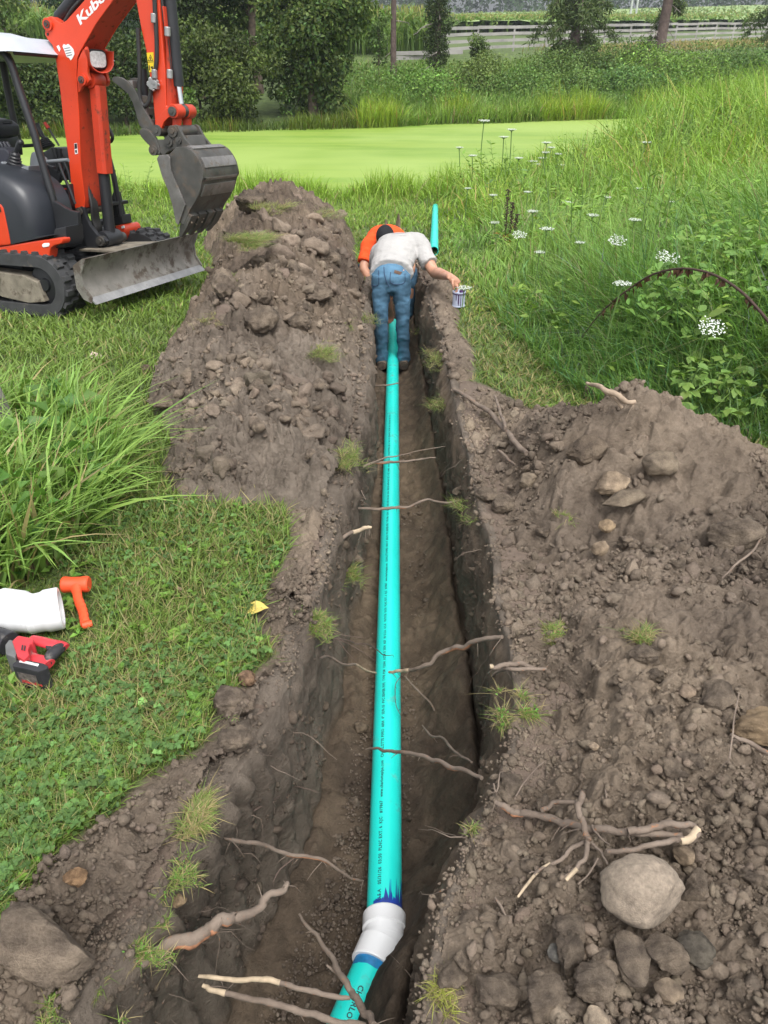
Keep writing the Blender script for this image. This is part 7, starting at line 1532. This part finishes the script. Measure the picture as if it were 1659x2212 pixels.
n = 26000; x = RNG.uniform(-3, 30, n); y = yfar(x)+RNG.uniform(1.5, 16, n); tn = vn(x*.5, y*.4, 503); h = RNG.uniform(.2, .6, n)*(.3+1.0*tn); c = greens(n, (.13, .225, .06), .25, .3, .04)*(.7+.6*tn)[:, None]
pt.append(blades(np.stack([x, y, G(x, y)], 1), h, RNG.uniform(0, 6.283, n), RNG.normal(.1, .2, n), np.abs(RNG.normal(.35, .35, n)), RNG.uniform(.012, .028, n), c, 3))
n = 14000; x = RNG.uniform(-4, 22, n); y = yfar(x)+RNG.uniform(1.0, 10, n); k = vn(x*.45+9, y*.5, 505) > .45; x, y = x[k], y[k]; n = len(x); L = RNG.uniform(.09, .2, n)
pt.append(leaves(np.stack([x, y, G(x, y)+RNG.uniform(.15, 1.1, n)], 1), rdir(n, .8), RNG.normal(0, 1, (n, 3)), L, L*.4, greens(n, (.10, .20, .05), .25, .3)))
V, F, c = merge(pt); tag(link('bank_grass', np_mesh('bank_grass', V, F, False, c), M_GRASS), kind='stuff')
# dry grass before the fence
n = 9000; s_ = RNG.uniform(0, 1, n); x = 12+52*s_+RNG.normal(0, 1.5, n); y = 60+46*s_-RNG.uniform(.5, 7, n); c = greens(n, (.30, .25, .11), .2, .2, .4)
V, F, c = blades(np.stack([x, y, G(x, y)], 1), RNG.uniform(.2, .6, n), RNG.uniform(0, 6.28, n), RNG.normal(.1, .2, n), np.abs(RNG.normal(.3, .3, n)), RNG.uniform(.02, .05, n), c, 2); tag(link('dry_grass', np_mesh('dry_grass', V, F, False, c), M_GRASS), kind='stuff')
# four-rail fence
M_FENCE = mat('weathered_boards', (.34, .325, .31), .85, .25, .6, spec=.2)
fe = empty('rail_fence', (3.2, 53.2, float(G(3.2, 53.2))), 0, 'long grey four-rail board fence along the corn field', 'fence'); F0, F1 = np.array([3.2, 53.2]), np.array([66., 118.]); nf = 24
pts = [F0+(F1-F0)*i/nf for i in range(nf+1)]; zz = [float(G(p[0], p[1])) for p in pts]; o_ = np.array([3.2, 53.2, zz[0]])
for i, p in enumerate(pts): bm = bmesh.new(); add_box(bm, (p[0]-o_[0], p[1]-o_[1]+.08, zz[i]-o_[2]+.62), (.11, .11, 1.36)); part('post', bm, M_FENCE, fe)
for k in range(4):
    for i in range(nf):
        a, b_ = pts[i], pts[i+1]; bm = bmesh.new(); za, zb_ = zz[i]-o_[2]+.28+.36*k+random.gauss(0, .015), zz[i+1]-o_[2]+.28+.36*k+random.gauss(0, .015); w_ = .085
        add_prism(bm, [(a[0]-o_[0], a[1]-o_[1], za-w_), (a[0]-o_[0], a[1]-o_[1], za+w_), (a[0]-o_[0]-.03, a[1]-o_[1]-.04, za+w_), (a[0]-o_[0]-.03, a[1]-o_[1]-.04, za-w_)], [(b_[0]-o_[0], b_[1]-o_[1], zb_-w_), (b_[0]-o_[0], b_[1]-o_[1], zb_+w_), (b_[0]-o_[0]-.03, b_[1]-o_[1]-.04, zb_+w_), (b_[0]-o_[0]-.03, b_[1]-o_[1]-.04, zb_-w_)])
        if k*nf+i < 100: part('rail', bm, M_FENCE, fe)
        else: bm.free()
fo = empty('rail_fence', (1.0, 46, 0), 0, 'short broken piece of pale board fence between slender trunk and vine-covered trunk', 'fence')
for v_, u0, u1 in ((116, 845, 1000), (126, 850, 960)):
    a, b_ = aty(u0, v_, 46)-np.array([1, 46, 0]), aty(u1, v_-3, 47)-np.array([1, 46, 0]); bm = bmesh.new(); add_prism(bm, [(a[0], a[1], a[2]-.08), (a[0], a[1], a[2]+.10), (a[0], a[1]+.04, a[2]+.10), (a[0], a[1]+.04, a[2]-.08)], [(b_[0], b_[1], b_[2]-.08), (b_[0], b_[1], b_[2]+.10), (b_[0], b_[1]+.04, b_[2]+.10), (b_[0], b_[1]+.04, b_[2]-.08)]); part('rail', bm, M_FENCE, fo)
for u in (850, 958): a = aty(u, 116, 46.2)-np.array([1, 46, 0]); bm = bmesh.new(); add_box(bm, (a[0], a[1], a[2]-.35), (.12, .12, .95)); part('post', bm, M_FENCE, fo)
# maize: leafy plants at the field edge, canopy of tops behind
def maize(x, y, h):
    n = len(x); c = greens(n, (.13, .24, .062), .14, .3); base = np.stack([x, y, G(x, y)], 1); w_ = np.clip(np.hypot(x, y)/60, .8, 4); out = [blades(base, h, RNG.uniform(0, 6.28, n), RNG.normal(.02, .04, n), RNG.uniform(0, .1, n), .05*w_, c, 2)]
    for k in range(4): b2 = base.copy(); b2[:, 2] += h*RNG.uniform(.3, .85, n); out.append(blades(b2, h*RNG.uniform(.25, .42, n), RNG.uniform(0, 6.28, n), RNG.normal(.5, .2, n), RNG.uniform(.5, 1.3, n), .065*w_, greens(n, (.14, .25, .065), .16, .35), 3))
    tt = base.copy(); tt[:, 2] += h*.93; out.append(blades(tt, h*.16, RNG.uniform(0, 6.28, n), RNG.normal(0, .2, n), RNG.uniform(0, .3, n), .05*w_, np.tile([.30, .29, .10], (n, 1))*RNG.uniform(.7, 1.2, (n, 1)), 2)); return out
pt = []
s_ = RNG.uniform(-.35, 1, 5200); off = 22+np.abs(RNG.normal(0, 1, 5200))*6; x = 3.2+62.8*s_-off*.6; y = 57.5+64.8*s_+off; k = y > 50; pt += maize(x[k], y[k], RNG.uniform(1.5, 1.9, k.sum()))
x = RNG.uniform(-60, -2, 2600); y = 58+np.abs(RNG.normal(0, 1, 2600))*7-.12*(x+20); pt += maize(x, y, RNG.uniform(2.0, 2.6, len(x)))
x = RNG.uniform(-9, 3.5, 900); y = 51+RNG.uniform(0, 9, 900)+.25*np.abs(x); pt += maize(x, y, RNG.uniform(1.8, 2.4, 900))
u = RNG.uniform(0, 1, 15000); y = 60*(320/60)**u; x = RNG.uniform(-.75, .75, 15000)*y; k = y > 84+np.clip(x, 0, 200)*.98; pt += maize(x[k], y[k], RNG.uniform(1.5, 1.9, k.sum()))
V, F, c = merge(pt); tag(link('maize', np_mesh('maize', V, F, False, c), M_LEAF), kind='stuff')
m, t, b = newmat('maize_tops'); mpg = node(t, 'ShaderNodeMapping'); mpg.inputs['Scale'].default_value = (1, .25, 1); t.links.new(coords(t), mpg.inputs[0]); n1 = noise(t, .9, 6, .7, 0, mpg.outputs[0]); n2 = noise(t, .03, 3)
cc = mixc(t, ramp(t, n1.outputs[0], .35, .7), (.13, .21, .06), (.27, .37, .135)); cc = mixc(t, ramp(t, n2.outputs[0], .4, .65), cc, (.25, .34, .125)); t.links.new(cc, b.inputs['Base Color']); b.inputs['Roughness'].default_value = .9
ys_ = np.geomspace(58, 330, 90); aa_ = np.linspace(-.9, .9, 130); YY = np.repeat(ys_[:, None], 130, 1); XX = aa_[None]*YY; ZZ = G(XX, YY)+1.35+.2*fbm(XX*.5, YY*.5, 3, 511)
tag(link('maize_canopy', grid_mesh('maize_canopy', XX, YY, ZZ, YY > 84+np.clip(XX, 0, 300)*.98, True), m), kind='stuff')
# far woods on the rise, as one mass
lb = []; q = np.random.default_rng(77)
for k in range(210):
    x = q.uniform(-260, 280); y = 335+q.uniform(-10, 45)+x*.06*(x > 0); z = float(G(x, y)); hgt = q.uniform(9, 20)
    for j in range(3): lb.append((np.array([x+q.normal(0, 2.5), y+q.normal(0, 2), z+hgt*(.25+.3*j)]), (q.uniform(3.5, 6), q.uniform(3, 5), hgt*.26)))
V, F, c = crown(lb, 42000, 1.5, (.040, .075, .034), .3, .08, .2, .7, None, .6); tag(link('far_woods', np_mesh('far_woods', V, F, False, c), M_LEAF), kind='stuff')
bm = bmesh.new(); add_tube(bm, [(0, 0, -1), (0, 0, 11)], [.26, .18], 10); add_box(bm, (0, 0, 10.2), (2.4, .12, .12)); ps = bm_mesh('utility_pole', bm)
for k, (u, lbl) in enumerate(((1363, 'pale utility pole on the far field, left of a pair'), (1375, 'pale utility pole on the far field, right of a pair'))):
    p = aty(u, 22, 205); o = link('utility_pole', ps, mat('pale_pole', (.42, .44, .42), .8, .1)); o.location = (p[0], 205, float(G(p[0], 205))); tag(o, lbl, 'pole', 'pair of utility poles on the far field')
for k in range(3):
    a, b_ = aty(-260, 62-k*5, 150), aty(1180, -16-k*5, 215); bm = bmesh.new(); add_tube(bm, curve_pts([a, (a+b_)/2-np.array([0, 0, .8]), b_], 12), .025, 5); part('power_line', bm, M_BLKD, None, 60, 0, 'thin power line sagging across the far hill above the canopy, %s of three' % ['lowest', 'middle', 'top'][k], 'wire', 'power lines across the far hill')

# ================================================================ plants standing out of the meadow
M_WHITE_FL = mat('white_florets', (.72, .76, .70), .7, .08, 40)
def at_tall(u, v, h): return at(u, v, h)
def lace(u, v, h, r, label, group=None, tilt=(0, 0)):
    r *= 1.12; p = at_tall(u, v, h) if v > 400 else aty(u, v, float(at(u, 418+(v % 7)*3)[1]))
    z = float(G(p[0], p[1])); t = empty('wild_carrot_flower', (p[0], p[1], z), 0, label, 'flower', group); H = p[2]-z; bm = bmesh.new(); add_tube(bm, curve_pts([(random.gauss(0, .03), random.gauss(0, .03), -.02), (random.gauss(0, .02), 0, H*.5), (0, 0, H)], 5), [.004*max(1, p[1]/7)]*11, 5)
    n = 22
    for k in range(n): a = 2.4*k; q = r*math.sqrt((k+.5)/n); add_tube(bm, [(0, 0, H), (q*math.cos(a)*.6, q*math.sin(a)*.6, H+r*.22), (q*math.cos(a), q*math.sin(a), H+r*.42)], [.0016*max(1, p[1]/7)]*3, 4)
    part('stem', bm, M_STEM, t, 60); bm = bmesh.new()
    for k in range(n*6): kk = k % n; a = 2.4*kk; q = r*math.sqrt((kk+.5)/n); c = Vector((q*math.cos(a), q*math.sin(a), H+r*.42))+Vector((random.gauss(0, r*.10), random.gauss(0, r*.10), random.gauss(0, r*.05))); add_ball(bm, c, r*random.uniform(.035, .075), 1, 1, .6, 1)
    part('umbel', bm, M_WHITE_FL, t, 60); t.rotation_euler = (tilt[0], tilt[1], 0)
M_STEM = mat('green_stem', (.10, .18, .045), .6, .2)
for u, v, h, r, lb in [(1318, 502, .62, .062, 'large white lacy flower in the meadow, left of the two largest'), (1420, 536, .62, .068, 'largest white lacy flower in the middle of the meadow above the arching cane'), (1342, 620, .60, .045, 'white lacy flower just left of the arching dry cane'), (1505, 672, .58, .060, 'white lacy flower under the arching dry cane at right'), (1252, 528, .5, .038, 'small white flower beside the yellow-green leaves'), (1115, 493, .55, .055, 'white flower beside the brown dock spike, on its right'), (1068, 485, .5, .045, 'white flower among leaves left of the brown dock spike'), (1045, 266, .95, .12, 'tallest white flower standing against the pond'), (1395, 312, .8, .09, 'white flower among tall weeds near the pond end'), (1165, 549, .5, .035, 'lone flat white flower low in the meadow'), (1002, 628, .22, .05, 'white flower in the short grass beside the primer tin')]:
    lace(u, v, h, r, lb, None, (.35 if r > .05 and v > 480 else 0, 0))
for u, v in [(1150, 352), (1178, 333), (1205, 336), (1190, 322), (1172, 345), (1105, 284), (1225, 441), (1150, 461), (1020, 340), (992, 322), (1160, 358), (1215, 360), (1088, 300), (1120, 345), (1180, 312), (1010, 410), (1065, 425), (1140, 418), (1260, 400), (1310, 430), (1380, 410), (1450, 440), (1180, 500), (1280, 470), (1370, 480), (1540, 420)]:
    lace(u, v, .85 if v < 400 else .6, .085 if v < 400 else .05, 'small flat white flower head on a thin stem near the pond side of the meadow', 'small white flower heads near the pond')
def leafy(name, label, cat, u, v, h, nst, L, asp, col, spread=.06, pairs=7, yellow=.2, base=None, top=None):
    p = at_tall(u, v, 0) if base is None else base; t = empty(name, tuple(p), 0, label, cat); t.location.z = float(G(p[0], p[1])); bm = bmesh.new(); P, D_ = [], []
    for s_ in range(nst):
        a0 = random.uniform(0, 6.28); b0 = Vector((random.gauss(0, spread), random.gauss(0, spread), 0)); H = h*random.uniform(.75, 1.05); e_ = b0*2.2+Vector((0, 0, H)); q = curve_pts([b0, b0*1.5+Vector((0, 0, H*.5)), e_], 5); add_tube(bm, q, [.006*h*(1-.6*i/10) for i in range(11)], 5)
        for k in range(pairs):
            f = .2+.8*k/pairs; c = Vector(q[min(10, int(f*10))])
            for sd in (0, 1): a = a0+k*1.57+sd*math.pi; P.append(c[:]); D_.append((math.cos(a), math.sin(a), random.uniform(.1, .8)))
    part('stem', bm, M_STEM, t, 60); P, D_ = np.array(P), np.array(D_); n = len(P); LL = L*RNG.uniform(.7, 1.2, n); V, F, c = leaves(P, np.tile([0, 0, 1.], (n, 1))+RNG.normal(0, .2, (n, 3)), D_, LL, LL*asp, greens(n, col, .18, yellow), .12, True); link('leaves', np_mesh('leaves', V, F, False, c), M_LEAF, t); return t
random.seed(21)
leafy('milkweed', 'broad-leaved milkweed among white flowers against the pond', 'plant', 1060, 470, .95, 2, .13, .42, (.11, .20, .06), .1, 6)
leafy('milkweed', 'tall milkweed standing against the water near the pond end', 'plant', 1342, 330, 1.15, 1, .22, .32, (.14, .26, .05), .05, 8)
leafy('milkweed', 'leafy milkweed on the skyline of the meadow at right', 'plant', 1395, 320, 1.2, 4, .22, .34, (.14, .26, .05), .35, 7)
leafy('milkweed', 'tall leafy milkweed at the upper right of the meadow', 'plant', 1450, 300, 1.3, 4, .22, .34, (.13, .25, .05), .4, 7)
leafy('tall_weed', 'dark narrow-leaved weed, left of a pair in the upper meadow', 'plant', 1375, 470, .75, 1, .10, .2, (.05, .10, .03), .03, 13)
leafy('tall_weed', 'dark narrow-leaved weed, right of a pair in the upper meadow', 'plant', 1395, 475, .65, 2, .10, .2, (.055, .11, .03), .06, 12)
leafy('goldenrod', 'spreading weeds with pointed leaves at the right edge of the upper meadow', 'plant', 1640, 380, 1.1, 9, .16, .3, (.13, .24, .05), .5, 7)
leafy('sapling_weed', 'bright yellow-green star of leaves above a white flower', 'plant', 1255, 560, .50, 1, .15, .45, (.20, .32, .03), .02, 3, .5)
leafy('leafy_weed', 'broad-leaved shoot with pale green leaves below the white flower at right', 'plant', 1490, 880, .62, 2, .11, .55, (.16, .28, .07), .05, 6, .3)
leafy('leafy_weed', 'broad leaves at the right edge of the meadow under the skyline', 'plant', 1640, 480, .6, 6, .17, .6, (.12, .25, .06), .3, 5)
leafy('pond_weed', 'delicate leafy weed growing behind the digger at the pond edge', 'plant', 283, 440, .85, 6, .13, .3, (.20, .33, .06), .22, 8, base=at(283, 448))
# brown dock spike with reddish leaves
p = at(1098, 560); dk = empty('dock_plant', tuple(p), 0, 'dead brown dock spike standing at the left edge of the meadow', 'plant'); M_DOCK = mat('dock_brown', (.055, .032, .024), .85, .35, 40); bm = bmesh.new(); H = .78
for k in range(3): o_ = Vector((.05*(k-1), .03*k, 0)); add_tube(bm, [o_, o_*1.2+Vector((0, 0, H*.5)), o_*1.4+Vector((.01, 0, H*(1-.18*k)))], [.007, .005, .003], 6)
part('stem', bm, M_DOCK, dk, 60); bm = bmesh.new()
for k in range(3):
    for j in range(150): f = random.uniform(.45, 1); c = Vector((.05*(k-1)*(1+.4*f)+random.gauss(0, .014), .03*k+random.gauss(0, .014), H*(1-.18*k)*f)); add_ball(bm, c, random.uniform(.005, .010), 1, 1, .8, 1)
part('seed_spike', bm, M_DOCK, dk, 60); V, F, c = leaves(np.array([[random.gauss(0, .05), random.gauss(0, .04), random.uniform(.05, .32)] for _ in range(16)]), np.tile([0, 0, 1.], (16, 1)), np.array([[random.gauss(0, 1), random.gauss(0, 1), random.uniform(-.2, .6)] for _ in range(16)]), RNG.uniform(.06, .14, 16), RNG.uniform(.03, .05, 16), np.array([[.16, .22, .03], [.35, .10, .02], [.4, .30, .04], [.14, .2, .03]])[RNG.integers(0, 4, 16)], .15); link('leaves', np_mesh('leaves', V, F, False, c), M_LEAF, dk)
# arching dead bramble cane and the raspberry thicket it grows from
Z6 = lambda x, y: (950.5+x*.4271, 345.6+y*.4271)
cpts = [J(*Z6(x, y), Y*.86) for x, y, Y in ((712, 905, 5.6), (790, 800, 5.5), (870, 720, 5.4), (960, 650, 5.3), (1070, 582, 5.15), (1200, 550, 5.0), (1320, 560, 4.85), (1430, 602, 4.7), (1530, 672, 4.55), (1600, 745, 4.45), (1680, 840, 4.4))]
bm = bmesh.new(); q = curve_pts(cpts, 8); add_tube(bm, q, [.0038+.0045*i/len(q) for i in range(len(q))], 8)
for i in range(0, len(q)-2): c = Vector(q[i]); add_tube(bm, [c, c+Vector((random.gauss(0, .012), random.gauss(0, .012), random.gauss(-.004, .012)))], [.003, .0004], 4)
br = part('dead_bramble_cane', bm, M_DOCK, None, 60, 0, 'arching dead bramble cane with withered leaves over the meadow at right', 'branch')
wl = [Vector(random.choice(q[10:-8])) for _ in range(46)]; n = len(wl); V, F, c = leaves(np.array([w_[:] for w_ in wl]), rdir(n), np.array([[random.gauss(0, .3), random.gauss(0, .3), -1] for _ in range(n)]), RNG.uniform(.02, .06, n), RNG.uniform(.012, .03, n), np.tile([.075, .038, .022], (n, 1))*RNG.uniform(.6, 1.6, (n, 1)), .4); link('withered_leaves', np_mesh('withered_leaves', V, F, False, c), M_LEAF, br)
def thicket(name, label, x, y, w_, h, n, L, col, seed, ns=16):
    z = float(G(x, y)); t = empty(name, (x, y, z), 0, label, 'bush'); random.seed(seed); bm = bmesh.new(); P = []
    for k in range(ns):
        a = random.uniform(0, 6.28); q = curve_pts([(random.gauss(0, w_*.2), random.gauss(0, w_*.2), 0), (math.cos(a)*w_*.45, math.sin(a)*w_*.45, h*random.uniform(.6, 1)), (math.cos(a)*w_, math.sin(a)*w_, h*random.uniform(.2, .7))], 6); add_tube(bm, q, [.006*(1-.7*i/12) for i in range(13)], 5); P += [q[random.randrange(3, 13)] for _ in range(n//ns)]
    part('canes', bm, M_STEM, t, 60); P = np.array(P)+RNG.normal(0, .05, (len(P), 3)); n = len(P); A = RNG.uniform(0, 6.28, n); D0 = np.stack([np.cos(A), np.sin(A), RNG.normal(-.1, .3, n)], 1); pt = []
    for k in (-1, 0, 1): ca, sa = math.cos(.95*k), math.sin(.95*k); D_ = np.stack([D0[:, 0]*ca-D0[:, 1]*sa, D0[:, 0]*sa+D0[:, 1]*ca, D0[:, 2]], 1); LL = L*RNG.uniform(.7, 1.2, n); pt.append(leaves(P, np.tile([0, 0, 1.], (n, 1))+RNG.normal(0, .3, (n, 3)), D_, LL, LL*.62, greens(n, col, .25, .2), .15, True))
    V, F, c = merge(pt); link('leaves', np_mesh('leaves', V, F, False, c), M_LEAF, t); return t
thicket('raspberry_bush', 'raspberry thicket with serrated leaves at the right edge, where the dead cane bends down', 2.55, 4.35, .55, .75, 520, .075, (.125, .245, .06), 3)
thicket('raspberry_bush', 'dark lower raspberry thicket beside the right soil heap at the frame edge', 2.35, 3.55, .45, .55, 420, .07, (.10, .20, .05), 4)
thicket('raspberry_bush', 'leafy raspberry thicket behind the arching dead cane', 2.6, 5.3, .6, .7, 420, .08, (.14, .27, .065), 5)
thicket('leafy_weed', 'low pale-leaved weeds between meadow grass and right heap crest', 1.75, 3.75, .22, .35, 60, .06, (.14, .25, .06), 6, 6)

thicket('raspberry_bush', 'bright leafy bramble thicket in the middle of the meadow under the arching cane', 1.95, 4.75, .42, .6, 330, .065, (.13, .26, .06), 7)
thicket('raspberry_bush', 'bramble leaves behind the largest white lacy flower', 2.4, 6.1, .5, .65, 300, .075, (.14, .27, .06), 8)
# mixed tall weeds through the meadow: four kinds, copied
random.seed(33); protos = []
for k, (nst, L, asp, col, h) in enumerate(((4, .10, .26, (.16, .29, .055), .85), (3, .085, .2, (.11, .22, .05), .9), (6, .11, .42, (.17, .30, .06), .7), (3, .09, .6, (.19, .31, .05), .6))):
    for j in range(28):
        x_, y_ = random.uniform(1.6, 9), random.uniform(5.2, 21)
        for _ in range(60):
            if sdist(x_, y_, MEADOW) > .5 and y_ < yshore(x_)-.6 and abs(x_) < y_*.62+.3: break
            x_, y_ = random.uniform(1.2, 9), random.uniform(5.2, 21)
        lb = ['bushy yellow-green weed standing among the meadow grass', 'narrow-leaved dark weed standing among the meadow grass', 'broad-leaved weed standing among the meadow grass', 'round-leaved light green weed standing among the meadow grass'][k]
        if j == 0: t0 = leafy('meadow_weed', lb, 'weed', 0, 0, h, nst, L, asp, col, .12, 9, .25, (x_, y_, 0)); t0['group'] = lb.split(' standing')[0]+'s of the meadow'
        else:
            t = t0.copy(); C.objects.link(t)
            for ch in t0.children: c = ch.copy(); C.objects.link(c); c.parent = t
            t.location = (x_, y_, float(G(x_, y_)))
            s_ = random.uniform(.75, 1.35); t.scale = (s_, s_, s_*random.uniform(.85, 1.2)); t.rotation_euler = (0, 0, random.uniform(0, 6.28))
# ================================================================ the summer air
bm = bmesh.new(); add_box(bm, (0, 340, 32), (1800, 800, 80)); m, t, b = newmat('summer_air'); t.nodes.remove(b)
v = node(t, 'ShaderNodeVolumePrincipled'); v.inputs['Color'].default_value = (.80, .87, .95, 1); v.inputs['Density'].default_value = .00042
t.links.new(v.outputs[0], t.nodes['Material Output'].inputs['Volume']); o = link('haze', bm_mesh('haze', bm), m); tag(o, kind='stuff')
